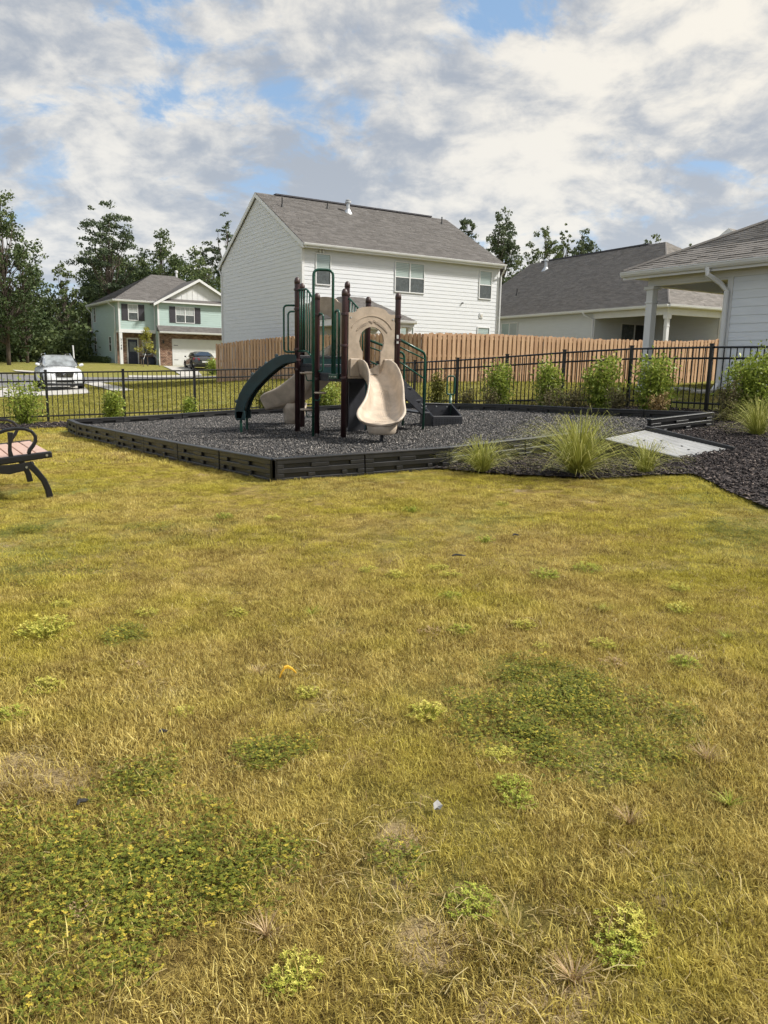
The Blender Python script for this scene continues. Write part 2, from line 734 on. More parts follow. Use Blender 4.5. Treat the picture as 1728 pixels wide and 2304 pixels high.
# the bark bed: along the fences and round the right hand side of the playground
bed_edge = [G(x, y) for x, y in [(945, 1056), (1010, 1060), (1090, 1068), (1160, 1073), (1350, 1081), (1480, 1073), (1560, 1071), (1600, 1090), (1640, 1112), (1728, 1150), (1860, 1215)]]
FC = Vector((-.28, 22.9, 0))                 # corner of the black fence
FL = Vector((-13.0, 16.28, 0))               # its left end (outside the picture)
FR = Vector((9.2, 10.46, 0))                 # its right end (outside the picture)
bed_poly = bed_edge + [(FR.x, FR.y - 2.6), (FR.x + .05, FR.y + .1), (FC.x, FC.y), (ring[4][0] - 1.0, ring[4][1] + .8), (ring[6][0] - .6, ring[6][1] + .1), ring[6], front[1]]
_le = [G(x, y) for x, y in [(150, 963), (75, 966), (0, 969), (-160, 975)]]
strip_poly = _le + [(FL.x, FL.y - .3), (FL.x, FL.y + .12), (ring[4][0] - 1.2, ring[4][1] + 1.9), ring[3]]


def mulch_mat(name, cols, rough, scale):
    m = bpy.data.materials.new(name)
    m.use_nodes = True
    t = NT(m.node_tree)
    b = m.node_tree.nodes['Principled BSDF']
    geo = t.n('ShaderNodeNewGeometry')
    oi = t.n('ShaderNodeObjectInfo')
    v = t.n('ShaderNodeTexVoronoi')
    t.link(geo.outputs['Position'], v.inputs['Vector'])
    v.inputs['Scale'].default_value = scale
    f = t.math('FRACT', t.math('ADD', v.outputs['Color'], oi.outputs['Random']))
    t.link(t.ramp(f, cols), b.inputs['Base Color'])
    b.inputs['Roughness'].default_value = rough
    bn = t.n('ShaderNodeBump')
    bn.inputs['Distance'].default_value = 0.02
    t.link(v.outputs['Distance'], bn.inputs['Height'])
    t.link(bn.outputs[0], b.inputs['Normal'])
    return m


M_RUBBER = mulch_mat('rubber_mulch', [(0, (.020, .019, .019)), (.45, (.055, .051, .049)), (.78, (.105, .098, .092)), (1, (.40, .36, .32))], .6, 45)
M_BARK = mulch_mat('bark_mulch', [(0, (.010, .007, .007)), (.55, (.026, .018, .017)), (.88, (.055, .040, .036)), (1, (.24, .19, .16))], .9, 30)

pb = drape('playground_surface', play_poly, .12, M_RUBBER, .6)
setp(pb, 'grey black rubber mulch bed inside the playground border', None, None, 'structure')
bb = drape('planting_bed', bed_poly, .03, M_BARK, .6)
setp(bb, 'dark bark mulch planting bed along the fence', None, None, 'structure')
sb = drape('fence_bed', strip_poly, .03, M_BARK, .6)
setp(sb, 'narrow dark mulch strip under the left fence', None, None, 'structure')


def mz(x, y):
    return gz(x, y) + .12


def sample_poly(poly, dens, maxn):
    xs = [p[0] for p in poly]
    ys = [p[1] for p in poly]
    area = (max(xs) - min(xs)) * (max(ys) - min(ys))
    n = int(min(area * dens, maxn * 4))
    q = np.column_stack([nrng.uniform(min(xs), max(xs), n), nrng.uniform(min(ys), max(ys), n)])
    return q[inpoly(q, poly)]


def chip_mesh(name, m, l, wd, h, k=6):
    out = []
    for i in range(k):
        pts = []
        for sx, sy, sz in ((-1, -1, -1), (1, -1, -1), (1, 1, -1), (-1, 1, -1), (-.7, -.7, 1), (.8, -.7, 1), (.7, .8, 1), (-.8, .7, 1)):
            pts.append((sx * l / 2 * rnd.uniform(.7, 1.2), sy * wd / 2 * rnd.uniform(.7, 1.2), sz * h / 2 * rnd.uniform(.6, 1.2)))
        out.append(np_mesh('%s_%d' % (name, i), pts, [(0, 3, 2, 1), (4, 5, 6, 7), (0, 1, 5, 4), (1, 2, 6, 5), (2, 3, 7, 6), (3, 0, 4, 7)], m))
    return out


def chips(name, poly, dens, off, protos, label, s0=.7, s1=1.4, tl=.6, far=1e9):
    q = sample_poly(poly, dens, 120000)
    d = np.hypot(q[:, 0], q[:, 1])
    q = q[d < far]
    z = gz_np(q) + off + nrng.uniform(-.006, .014, len(q))
    n = len(q)
    return scatter(name, np.column_stack([q, z]), nrng.uniform(s0, s1, n), nrng.uniform(0, 6.28, n),
                   nrng.normal(0, tl, (n, 2)), nrng.integers(0, len(protos), n), protos, label)


chips('rubber_nuggets', play_poly, 1300, .125, chip_mesh('nugget', M_RUBBER, .024, .018, .015), 'loose grey and black rubber nuggets covering the play area')
chips('bark_chips', bed_poly, 800, .034, chip_mesh('bark', M_BARK, .042, .013, .009), 'shredded dark bark chips of the planting bed', .6, 1.5, .35)
chips('bark_chips', strip_poly, 170, .036, chip_mesh('bark', M_BARK, .08, .03, .018), 'dark bark chips under the left fence', .7, 1.6, .35)

# ------------------------------------------------------------------ roads and paving
M_ASPH = mat('asphalt', (.17, .165, .16), .9, .15, 1.2, .004, 90)
M_CONC = mat('concrete', (.47, .445, .40), .85, .10, .8, .003, 60)
M_CONCD = mat('concrete_worn', (.40, .37, .33), .85, .14, .6, .003, 60)


def px_sheet(name, px, off, m, label, step=1.5):
    o = drape(name, [G(x, y) for x, y in px], off, m, step)
    return setp(o, label, None, None, 'structure')


px_sheet('road', [(-420, 838), (-150, 840), (0, 842), (100, 846), (190, 849), (300, 850), (420, 848), (520, 846), (530, 851), (440, 853), (330, 856), (250, 860), (190, 865), (100, 868), (0, 872), (-200, 876), (-420, 878)], .02, M_ASPH, 'grey street passing behind the white car')
px_sheet('parking_pad', [(-300, 879), (0, 874.5), (100, 870), (186, 867.5), (196, 877), (203, 886), (140, 890), (60, 893), (-40, 896), (-300, 902)], .035, M_CONC, 'pale concrete pad under the white car')
px_sheet('walkway', [(192, 864), (224, 861), (262, 869), (302, 879), (258, 882), (228, 873)], .04, M_CONC, 'short pale concrete walk crossing the lawn beyond the fence')
px_sheet('pavement', [(290, 846.2), (360, 846.6), (436, 845.2), (436, 848.5), (360, 850), (290, 850)], .05, M_CONC, 'pale pavement strip on the far side of the street')
px_sheet('pavement', [(28, 833.5), (78, 836), (76, 839), (36, 836.5)], .05, M_CONC, 'pale pavement piece on the far side left of the white car')
px_sheet('driveway', [(366, 824.3), (436, 826), (455, 846), (412, 847.5), (392, 836)], .05, M_CONC, 'pale concrete driveway in front of the wide garage door', 1.0)

# ------------------------------------------------------------------ lawn grass
def blade_tuft(name, m, nb, rad, hmin, hmax, wd, lean, seed):
    r = np.random.default_rng(seed)
    V, Fq, T = [], [], []
    for i in range(nb):
        a = r.uniform(0, 6.283)
        d = rad * math.sqrt(r.uniform(0, 1))
        x, y = d * math.cos(a), d * math.sin(a)
        h = r.uniform(hmin, hmax)
        l = r.normal(0, lean)
        la = r.uniform(0, 6.283)
        ux, uy = math.cos(la), math.sin(la)
        sx, sy = -uy, ux
        w0 = wd * r.uniform(.7, 1.3)
        bend = r.uniform(.2, 1.0) * h * (0.5 + abs(l))
        pts = []
        for t_, wf in ((0, 1.0), (.55, .8)):
            ox, oy = ux * bend * t_ ** 1.6, uy * bend * t_ ** 1.6
            hz = h * t_ * (1 - .25 * t_)
            pts += [(x + ox - sx * w0 * wf / 2, y + oy - sy * w0 * wf / 2, hz), (x + ox + sx * w0 * wf / 2, y + oy + sy * w0 * wf / 2, hz)]
        pts.append((x + ux * bend * 1.15, y + uy * bend * 1.15, h * r.uniform(.65, .95)))
        k = len(V)
        V += pts
        Fq += [(k, k + 1, k + 3), (k, k + 3, k + 2), (k + 2, k + 3, k + 4)]
        tt = r.uniform(0, 1)
        T += [tt * .8, tt * .8, tt]
    return np_mesh(name, V, Fq, m, T)


def grass_mat(name, dry, green, lo, hi, gsc=.55, trans=.25):
    m = bpy.data.materials.new(name)
    m.use_nodes = True
    t = NT(m.node_tree)
    b = m.node_tree.nodes['Principled BSDF']
    at = t.n('ShaderNodeAttribute', attribute_name='tint')
    geo = t.n('ShaderNodeNewGeometry')
    p = geo.outputs['Position']
    n1 = t.noise(p, gsc, 5, 0.62)
    n2 = t.noise(p, 3.2, 4, 0.6)
    oi = t.n('ShaderNodeObjectInfo')
    f = t.math('ADD', t.math('MULTIPLY', at.outputs['Fac'], .55), t.math('MULTIPLY', n2, .25))
    f = t.math('ADD', f, t.math('MULTIPLY_ADD', oi.outputs['Random'], .62, -.20))
    cd = t.ramp(f, dry)
    cg = t.ramp(f, green)
    sy_ = t.n('ShaderNodeSeparateXYZ')
    t.link(p, sy_.inputs[0])
    worn = t.math('MULTIPLY', t.smooth(sy_.outputs[1], 8.0, 2.0), .065)
    c = t.mix(t.smooth(t.math('SUBTRACT', t.math('ADD', t.math('MULTIPLY', n1, .8), t.math('MULTIPLY', n2, .2)), worn), lo, hi), cd, cg)
    t.link(c, b.inputs['Base Color'])
    b.inputs['Roughness'].default_value = .65
    b.inputs['Specular IOR Level'].default_value = .2
    tr = t.n('ShaderNodeBsdfTranslucent')
    t.link(c, tr.inputs[0])
    mx = t.n('ShaderNodeMixShader')
    mx.inputs[0].default_value = trans
    t.link(b.outputs[0], mx.inputs[1])
    t.link(tr.outputs[0], mx.inputs[2])
    t.link(mx.outputs[0], m.node_tree.nodes['Material Output'].inputs[0])
    return m


DRY = [(0.06, (.13, .083, .024)), (0.35, (.405, .307, .084)), (0.65, (.67, .53, .16)), (0.95, (.89, .76, .30))]
GRN = [(0.06, (.12, .098, .016)), (0.4, (.385, .335, .046)), (0.7, (.62, .535, .085)), (0.95, (.83, .715, .16))]
M_BLADE = grass_mat('lawn_blades', DRY, GRN, .38, .60, .7, .42)
tufts = [blade_tuft('grass_tuft_%d' % i, M_BLADE, 110, .085, .010, .030, .0021, .7, 40 + i) for i in range(6)]
YARD = [(0.08, (.11, .105, .020)), (0.4, (.26, .24, .045)), (0.7, (.39, .35, .075)), (0.95, (.52, .45, .13))]
M_BLADEY = grass_mat('yard_blades', YARD, YARD, .43, .62)
tufts_yard = [blade_tuft('yard_tuft_%d' % i, M_BLADEY, 60, .16, .02, .055, .0055, .5, 65 + i) for i in range(4)]
tufts_far = [blade_tuft('grass_tuft_far_%d' % i, M_BLADE, 60, .16, .02, .055, .0055, .5, 60 + i) for i in range(4)]


def lawn_points(n, y0, y1, spread):
    """random points in the wedge in view (with margin to both sides)"""
    Y = np.sqrt(nrng.uniform((y0 + 1.2) ** 2, (y1 + 1.2) ** 2, n)) - 1.2
    X = nrng.uniform(-1, 1, n) * (0.56 * (Y + 1.2) + spread)
    return np.column_stack([X, Y])


park = [(FL.x, FL.y), (FC.x, FC.y), (FR.x, FR.y), (9.2, -2), (-13, -2)]


def bare_field(q):
    """worn spots where the grass is thin"""
    spots = [(x, y, r * .95) for x, y, r in SAND] + [(880, 2040, .09), (110, 1090, .30), (40, 1100, .4), (1150, 2080, .1), (560, 1105, .25), (1560, 1480, .16), (700, 1580, .1), (360, 1560, .1), (1340, 1740, .08)]
    k = np.zeros(len(q))
    for x, y, r in spots:
        c = G(x, y)
        d = np.hypot((q[:, 0] - c[0]), (q[:, 1] - c[1]) * .8)
        k = np.maximum(k, np.clip(1.35 - d / (r * 1.1), 0, 1))
    return k


# low broad-leaved green patches in the lawn, centre and radii in photo pixels
patch_px = [(300, 2010, 300, 190), (1290, 1625, 250, 110), (585, 1700, 90, 40), (300, 1765, 75, 55), (40, 1860, 55, 60), (905, 1945, 70, 50),
            (1680, 1205, 120, 32), (70, 1300, 130, 34), (350, 1192, 60, 10), (285, 1440, 55, 22), (1230, 1540, 150, 55), (60, 1196, 60, 12)]
patches = []
for x, y, rx, ry in patch_px:
    c = G(x, y)
    e = G(x + rx, y)
    f_ = G(x, y - ry)
    g_ = G(x, y + ry)
    patches.append((c[0], (f_[1] + g_[1]) / 2, abs(e[0] - c[0]), abs(f_[1] - g_[1]) / 2))


def patch_field(q):
    k = np.zeros(len(q))
    wob = .28 * np.sin(q[:, 0] * 9 + 1) * np.sin(q[:, 1] * 8) + .2 * np.sin(q[:, 0] * 21) * np.sin(q[:, 1] * 19 + 2)
    for cx, cy, rx, ry in patches:
        d = np.hypot((q[:, 0] - cx) / rx, (q[:, 1] - cy) / ry) + wob
        k = np.maximum(k, np.clip((1.15 - d) / .35, 0, 1))
    return k


def keep_lawn(q):
    ok = inpoly(q, park) & ~inpoly(q, play_poly) & ~inpoly(q, bed_poly) & ~inpoly(q, strip_poly)
    return q[ok]


LAB_LAWN = 'short dry yellow green grass of the park lawn'
q1 = keep_lawn(lawn_points(26000, 1.0, 4.6, .8))
q1 = q1[nrng.uniform(0, 1, len(q1)) > bare_field(q1) * .93]
q1 = q1[nrng.uniform(0, 1, len(q1)) > patch_field(q1) * .58]
def thin(q, a):
    """small gaps between the tufts"""
    f = np.sin(q[:, 0] * 23 + 3 * np.sin(q[:, 1] * 7)) * np.sin(q[:, 1] * 21 + 3 * np.sin(q[:, 0] * 9 + 1)) + .6 * np.sin(q[:, 0] * 47 + 1) * np.sin(q[:, 1] * 43)
    return q[nrng.uniform(0, 1, len(q)) < 1 - a * np.clip(.35 - f, 0, 1)]


q1 = thin(q1, .6)
q2 = keep_lawn(lawn_points(24000, 4.6, 10.5, 1.0))
q2 = q2[nrng.uniform(0, 1, len(q2)) > bare_field(q2) * .85]
q2 = q2[nrng.uniform(0, 1, len(q2)) > patch_field(q2) * .42]
q2 = thin(q2, .45)
q3 = keep_lawn(lawn_points(12000, 10.5, 21, 1.5))
qa = np.concatenate([q1, q2])
lo_ = .75 + .35 * np.sin(qa[:, 0] * 2.1 + 1.1) * np.sin(qa[:, 1] * 1.9) + .15 * np.sin(qa[:, 0] * 6.3) * np.sin(qa[:, 1] * 5.7)
na_ = len(qa)
scatter('lawn_grass', np.column_stack([qa, gz_np(qa) - .004]), nrng.uniform(.6, 1.35, na_) * (.55 + .55 * lo_), nrng.uniform(0, 6.28, na_), nrng.normal(0, .12, (na_, 2)),
        nrng.integers(0, 6, na_), tufts, LAB_LAWN + ' in the foreground')
# dead stems lying between the blades
M_STRAW = leaf_mat('straw', (.16, .10, .035), (.33, .25, .10), (.50, .41, .20), .1, .8, .2, 4.0)


def straw_mesh(seed, n=16, rad=.10):
    r = np.random.default_rng(seed)
    V, Fq, T = [], [], []
    for i in range(n):
        x, y = r.uniform(-rad, rad, 2)
        a = r.uniform(0, 6.283)
        L, z = r.uniform(.015, .05), r.uniform(.002, .018)
        dx, dy, ww = math.cos(a), math.sin(a), r.uniform(.0006, .0011)
        bx, by = r.normal(0, .012, 2)
        k = len(V)
        for u, zz in ((0, z), (.5, z + r.uniform(0, .010)), (1, z * r.uniform(.3, 1.2))):
            ox, oy = bx * u * u, by * u * u
            V += [(x + dx * L * u + ox - dy * ww, y + dy * L * u + oy + dx * ww, zz), (x + dx * L * u + ox + dy * ww, y + dy * L * u + oy - dx * ww, zz)]
        Fq += [(k, k + 1, k + 3, k + 2), (k + 2, k + 3, k + 5, k + 4)]
        tt = r.uniform(0, 1)
        T += [tt, tt]
    return np_mesh('straw_%d' % seed, V, Fq, M_STRAW, T)


straws = [straw_mesh(700 + i) for i in range(5)]
qs = keep_lawn(lawn_points(9000, 1.0, 6.0, .8))
kb = bare_field(qs)
qs = qs[nrng.uniform(0, 1, len(qs)) < .05 + .75 * kb]
ns_ = len(qs)
scatter('straw_litter', np.column_stack([qs, gz_np(qs) + .002]), nrng.uniform(.8, 1.4, ns_), nrng.uniform(0, 6.28, ns_), nrng.normal(0, .05, (ns_, 2)), nrng.integers(0, 5, ns_), straws, 'dead straw coloured stems lying between the grass blades')
n3 = len(q3)
scatter('lawn_grass', np.column_stack([q3, gz_np(q3) - .004]), nrng.uniform(.7, 1.2, n3), nrng.uniform(0, 6.28, n3), nrng.normal(0, .1, (n3, 2)),
        nrng.integers(0, 4, n3), tufts_far, LAB_LAWN + ' near the playground border')
# the yards beyond the fences
qb = np.column_stack([nrng.uniform(-26, 13, 26000), nrng.uniform(16, 46, 26000)])
qb = qb[~inpoly(qb, park)]
qb = qb[np.abs(qb[:, 0]) < .56 * qb[:, 1] + 2]
_pad = [[G(x, y) for x, y in pp] for pp in ([(-300, 879), (0, 874.5), (100, 870), (186, 867.5), (203, 886), (140, 890), (-40, 896), (-300, 902)], [(192, 864), (224, 861), (302, 879), (258, 882)], [(-420, 838), (0, 842), (520, 846), (440, 853), (190, 865), (0, 872), (-420, 878)])]
for pp in _pad:
    qb = qb[~inpoly(qb, pp)]
nb_ = len(qb)
scatter('yard_grass', np.column_stack([qb, gz_np(qb) - .004]), nrng.uniform(.8, 1.7, nb_), nrng.uniform(0, 6.28, nb_), nrng.normal(0, .1, (nb_, 2)),
        nrng.integers(0, 4, nb_), tufts_yard, 'mown olive grass of the yards beyond the black fence')

# ------------------------------------------------------------------ ground cover patches
M_COVER = leaf_mat('ground_cover_leaf', (.07, .09, .012), (.20, .225, .030), (.66, .50, .075), .25, .5, .25, 2.5)


def cover_tuft(name, m, seed, nst=50, rad=.065, lf=.0040):
    r = np.random.default_rng(seed)
    V, Fq, T = [], [], []
    for i in range(nst):
        a, d = r.uniform(0, 6.283), rad * math.sqrt(r.uniform(0, 1))
        x, y, h = d * math.cos(a), d * math.sin(a), r.uniform(.006, .026)
        tt = r.uniform(0, .72) if r.uniform() > .13 else r.uniform(.85, 1)
        n = int(r.integers(3, 6))
        a0 = r.uniform(0, 6.283)
        for j in range(n):
            aa = a0 + 6.283 * j / n + r.normal(0, .15)
            L = lf * r.uniform(.8, 1.7)
            wv = L * .38
            dx, dy = math.cos(aa), math.sin(aa)
            up = r.uniform(-.2, .5)
            k = len(V)
            V += [(x, y, h), (x + dx * L * .55 - dy * wv, y + dy * L * .55 + dx * wv, h + up * L * .6), (x + dx * L * 1.2, y + dy * L * 1.2, h + up * L * .5),
                  (x + dx * L * .55 + dy * wv, y + dy * L * .55 - dx * wv, h + up * L * .6)]
            Fq.append((k, k + 1, k + 2, k + 3))
            T.append(min(1, max(0, tt + r.normal(0, .05))))
    return np_mesh(name, V, Fq, m, T)


covers = [cover_tuft('cover_%d' % i, M_COVER, 80 + i) for i in range(5)]
names_p = ['large yellow flecked green patch at the lower left of the lawn', 'large dark green patch right of the lawn centre', 'small green patch above the large lower left patch', 'green patch behind the bare spot at the left edge',
           'yellowing patch at the left picture edge', 'small reddish green patch below the white scrap', 'green patch beside the mulch bed at the right edge', 'broad green patch far left behind the weeds',
           'thin green streak left of the lawn centre, far away', 'green patch under the yellow tufts at the left', 'sparse green fringe behind the large dark patch', 'thin green streak at the left edge near the bench']
for i, (cx, cy, rx, ry) in enumerate(patches):
    dens = 900 if cy < 4.5 else 450
    n = int(min(9000, dens * 4 * 1.3 * rx * 1.3 * ry))
    q = np.column_stack([nrng.uniform(-1.35, 1.35, n) * rx + cx, nrng.uniform(-1.35, 1.35, n) * ry + cy])
    wob = .28 * np.sin(q[:, 0] * 9 + 1) * np.sin(q[:, 1] * 8) + .2 * np.sin(q[:, 0] * 21) * np.sin(q[:, 1] * 19 + 2)
    d = np.hypot((q[:, 0] - cx) / rx, (q[:, 1] - cy) / ry) + wob
    k = np.clip((1.25 - d) / 1.0, 0, 1) ** 1.2
    if i in (10, 4, 7):
        k *= .5
    q = q[nrng.uniform(0, 1, n) < k]
    m_ = len(q)
    scatter('ground_cover', np.column_stack([q, gz_np(q)]), nrng.uniform(.7, 1.25, m_), nrng.uniform(0, 6.28, m_), nrng.normal(0, .15, (m_, 2)), nrng.integers(0, 5, m_), covers, names_p[i])

# ================================================================== playground border
M_BLACKP = mat('black_plastic', (.010, .010, .011), .40, .25, 4, .0012, 60, spec=.55, col2=(.022, .021, .021))
M_BLACKM = mat('black_powder_coat', (.006, .006, .007), .42, .2, 6, .0004, 200)
M_STAKE = mat('stake_steel', (.25, .25, .25), .45, .2, 8, metal=.8)


def border_mesh():
    """one border timber, 1 m long (scaled along x), with two rows of slots on both faces"""
    mb = MB()
    H, T = CURB_H, .085
    mb.box(0, 1, -T * .12, T * .12, 0, H)                       # web
    bands = [(0, .050), (.098, .156), (.204, H)]
    for s in (-1, 1):
        y0, y1 = (T * .12, T * .5) if s > 0 else (-T * .5, -T * .12)
        for c0, c1 in bands:
            mb.box(0, 1, y0, y1, c0, c1)
        for x0, x1 in ((0, .10), (.40, .60), (.84, 1)):        # upper row: two slots
            mb.box(x0, x1, y0, y1, .156, .204)
        for x0, x1 in ((0, .10), (.36, .44), (.74, .80), (.92, 1)):  # lower row: three slots
            mb.box(x0, x1, y0, y1, .050, .098)
    mb.box(-.01, 1.01, -T * .56, T * .56, H - .018, H + .006)    # rounded cap
    mb.box(1, 1.05, -T * .36, T * .36, .01, .125)                # lower lap that slides into the next timber
    me_o = mb.build('border_timber', M_BLACKP)
    me = me_o.data
    bpy.data.objects.remove(me_o)
    return me


BT = border_mesh()
A0 = ring[0]
border = thing('playground_border', (A0[0], A0[1], gz(*A0)), 'black plastic playground border of slotted interlocking timbers', 'border')


def border_run(pts, seg):
    """timbers end to end along a polyline"""
    for (x0, y0), (x1, y1) in zip(pts[:-1], pts[1:]):
        L = math.hypot(x1 - x0, y1 - y0)
        n = max(1, round(L / seg))
        for i in range(n):
            ax, ay = x0 + (x1 - x0) * i / n, y0 + (y1 - y0) * i / n
            bx, by = x0 + (x1 - x0) * (i + 1) / n, y0 + (y1 - y0) * (i + 1) / n
            za, zb = gz(ax, ay) - .012, gz(bx, by) - .012
            l = math.hypot(bx - ax, by - ay)
            ang = math.atan2(by - ay, bx - ax)
            o = link_mesh('border_timber', BT, border, Vector((ax, ay, za + rnd.uniform(-.004, .004))) - ORG[border.name],
                          (0, -math.atan2(zb - za, l), ang + rnd.uniform(-.006, .006)), ((l - .012), 1, 1))
            md = o.modifiers.new('bevel', 'BEVEL')
            md.width = .006
            md.segments = 1
            md.limit_method = 'ANGLE'
            if i == 0:
                mb = MB()
                mb.lathe((ax, ay, za), [(.045, 0), (.05, .06), (.05, CURB_H - .01), (.035, CURB_H + .004)], 10)
                mb.build('corner_post', M_BLACKP, border, smooth=False)


border_run([ring[0], ring[1], ring[2], ring[3]], 1.36)
border_run([ring[3], ring[4], ring[5], ring[6], ring[7]], 1.36)
border_run([ring[7], ring[8], ring[9], ring[10], ring[11]], 1.36)
border_run([ring[0], front[1], front[2]], 1.36)

# ramp into the playground
M_RAMP = mat('grey_ramp_plastic', (.34, .34, .335), .42, .15, 3, .001, 50, spec=.45)
r_px = [(1352, 988), (1452, 968), (1646, 1012), (1526, 1030)]
hts = [.26, .26, .035, .035]
rp = []
for (x, y), h in zip(r_px, hts):
    p = ground(x, y, h)
    rp.append(Vector((p.x, p.y, p.z)))
ramp = thing('access_ramp', (rp[0].x, rp[0].y, gz(rp[0].x, rp[0].y)), 'light grey grooved access ramp leading over the playground border', 'ramp')


def bil(u, v):
    return rp[0] * (1 - u) * (1 - v) + rp[3] * u * (1 - v) + rp[2] * u * v + rp[1] * (1 - u) * v


mb = MB()
N = 22
for i in range(N):
    u0, u1 = i / N, (i + .72) / N
    for (ua, ub, dz) in ((u0, u1, 0.0), (u1, (i + 1) / N, -.006)):
        mb.hexa([tuple(bil(ua, 0) + Vector((0, 0, -.05))), tuple(bil(ub, 0) + Vector((0, 0, -.05))), tuple(bil(ub, 1) + Vector((0, 0, -.05))), tuple(bil(ua, 1) + Vector((0, 0, -.05))),
                 tuple(bil(ua, 0) + Vector((0, 0, dz))), tuple(bil(ub, 0) + Vector((0, 0, dz))), tuple(bil(ub, 1) + Vector((0, 0, dz))), tuple(bil(ua, 1) + Vector((0, 0, dz)))])
mb.build('ramp_deck', M_RAMP, ramp)
for v in (0, 1):
    mb = MB()
    a, b = bil(0, v), bil(1.02, v)
    side = (bil(0, 1) - bil(0, 0)).normalized() * (.05 if v else -.05)
    top = Vector((0, 0, .055 if v else .02))
    dn = Vector((0, 0, -.22))
    mb.hexa([tuple(a + dn), tuple(b + Vector((0, 0, -.07))), tuple(b + side + Vector((0, 0, -.07))), tuple(a + side + dn), tuple(a + top), tuple(b + top * .7), tuple(b + side + top * .7), tuple(a + side + top)])
    mb.build('ramp_kerb', M_BLACKP, ramp, bev=.008)
rd = (bil(1, .5) - bil(0, .5)).normalized()
for (u, v) in ((.35, .2), (.62, .3), (.4, .62), (.66, .6), (.3, .42), (.8, .5)):
    c = bil(u, v)
    mb = MB()
    mb.lathe((c.x, c.y, c.z - .002), [(.018, 0), (.018, .006), (.008, .009)], 8)
    mb.build('bolt', M_BLACKM, ramp)

# ================================================================== play structure
M_BROWN = mat('brown_post_paint', (.040, .017, .018), .33, .2, 5, .0003, 150, spec=.5)
M_BROWNC = mat('brown_cap', (.060, .034, .030), .45, .2, 6)
M_GREEN = mat('green_rail_paint', (.012, .070, .045), .30, .2, 6, .0003, 150, spec=.5)
M_DKGREEN = mat('dark_green_plastic', (.008, .030, .034), .36, .25, 4, .0006, 80)
M_TAN = mat('tan_plastic', (.38, .305, .230), .45, .16, 6, .0008, 70, spec=.4)
M_TANS = mat('tan_slide_plastic', (.50, .415, .325), .42, .16, 5.5, .0006, 60, spec=.45)
M_DECK = mat('dark_deck_coating', (.020, .021, .026), .5, .25, 6, .002, 120)
M_BOLT = mat('zinc_bolt', (.55, .55, .53), .3, .2, 10, metal=.9)

P3w = Vector((-.69, 12.6, 0))
PANG = R(31)
PF = Fr((P3w.x, P3w.y, 0), PANG)
MZ0 = mz(-.9, 13.4)
CZ = CAM_Z                          # heights below are given relative to the lens
PF.o.z = CZ
play = thing('play_structure', (PF(.4, .9, 0).x, PF(.4, .9, 0).y, MZ0), 'brown and green play structure with two beige slides and arch climber', 'playground')
TOPA, TOPB = 1.18, 1.49
DA, DB = -.15, .15                  # deck heights
S = 1.0
posts = {'P3': (0, 0, TOPA), 'P6': (S, 0, TOPA), 'P2': (0, S, TOPA), 'P5': (S, S, TOPA), 'P1': (-.06, 1.68, TOPB), 'P4': (.94, 1.68, TOPB), 'P1b': (.44, 2.55, TOPB)}
PR = .047
for k, (a, b, top) in posts.items():
    p = PF(a, b, 0)
    zb = mz(p.x, p.y) - .05 - CZ
    mb = MB()
    mb.lathe((p.x, p.y, CZ + zb), [(PR, 0), (PR, top - .11 - zb), (PR, top - .10 - zb)], 16)
    post = mb.build('post', M_BROWN, play, smooth=True)
    mb = MB()
    h = top - .11
    mb.lathe((p.x, p.y, CZ + h), [(PR + .004, 0), (PR + .004, .055), (PR * .9, .085), (PR * .6, .105), (PR * .2, .114)], 16)
    mb.build('post_cap', M_BROWNC, post, smooth=True)
clamps = {'P3': (.79, -.21, .30), 'P6': (.79, .42, -.2), 'P2': (.83, -.25), 'P5': (.72, -.2), 'P1': (1.28, .95, .25, .06, -.1), 'P4': (1.25, .2, .92), 'P1b': (1.25, .9, .22, 0)}
for k, hs in clamps.items():
    a, b, top = posts[k]
    p = PF(a, b, 0)
    for h in hs:
        mb = MB()
        mb.lathe((p.x, p.y, CZ + h - .022), [(PR, 0), (PR + .014, .006), (PR + .014, .038), (PR, .044)], 14)
        mb.build('clamp', M_BROWN, play, smooth=False)
# decks
for nm, poly, h in (('deck', [(.03, .03), (S - .03, .03), (S - .03, S - .03), (.03, S - .03)], DA), ('deck', [(.0, 1.70), (.90, 1.70), (.44, 2.47)], DB), ('step_deck', [(.03, S + .03), (S - .03, S + .03), (.93, 1.64), (-.03, 1.64)], (DA + DB) / 2)):
    mb = MB(PF)
    mb.prism([(a, b, h - .05) for a, b in poly], (0, 0, .05))
    d = mb.build(nm, M_DECK, play, bev=.006)
    mb = MB(PF)
    n = len(poly)
    for i in range(n):
        p, q = poly[i], poly[(i + 1) % n]
        mb.hexa([(p[0], p[1], h - .13), (q[0], q[1], h - .13), (q[0] * .97 + .012, q[1] * .97 + .03, h - .13), (p[0] * .97 + .012, p[1] * .97 + .03, h - .13),
                 (p[0], p[1], h - .051), (q[0], q[1], h - .051), (q[0] * .97 + .012, q[1] * .97 + .03, h - .051), (p[0] * .97 + .012, p[1] * .97 + .03, h - .051)])
    mb.build('deck_frame', M_DECK, d)
# riser between the decks
mb = MB(PF)
mb.box(.04, .96, S + .005, S + .03, DA + .002, (DA + DB) / 2 - .052)
mb.box(.04, .90, 1.645, 1.67, (DA + DB) / 2 + .002, DB - .052)
mb.build('riser', M_DKGREEN, play)


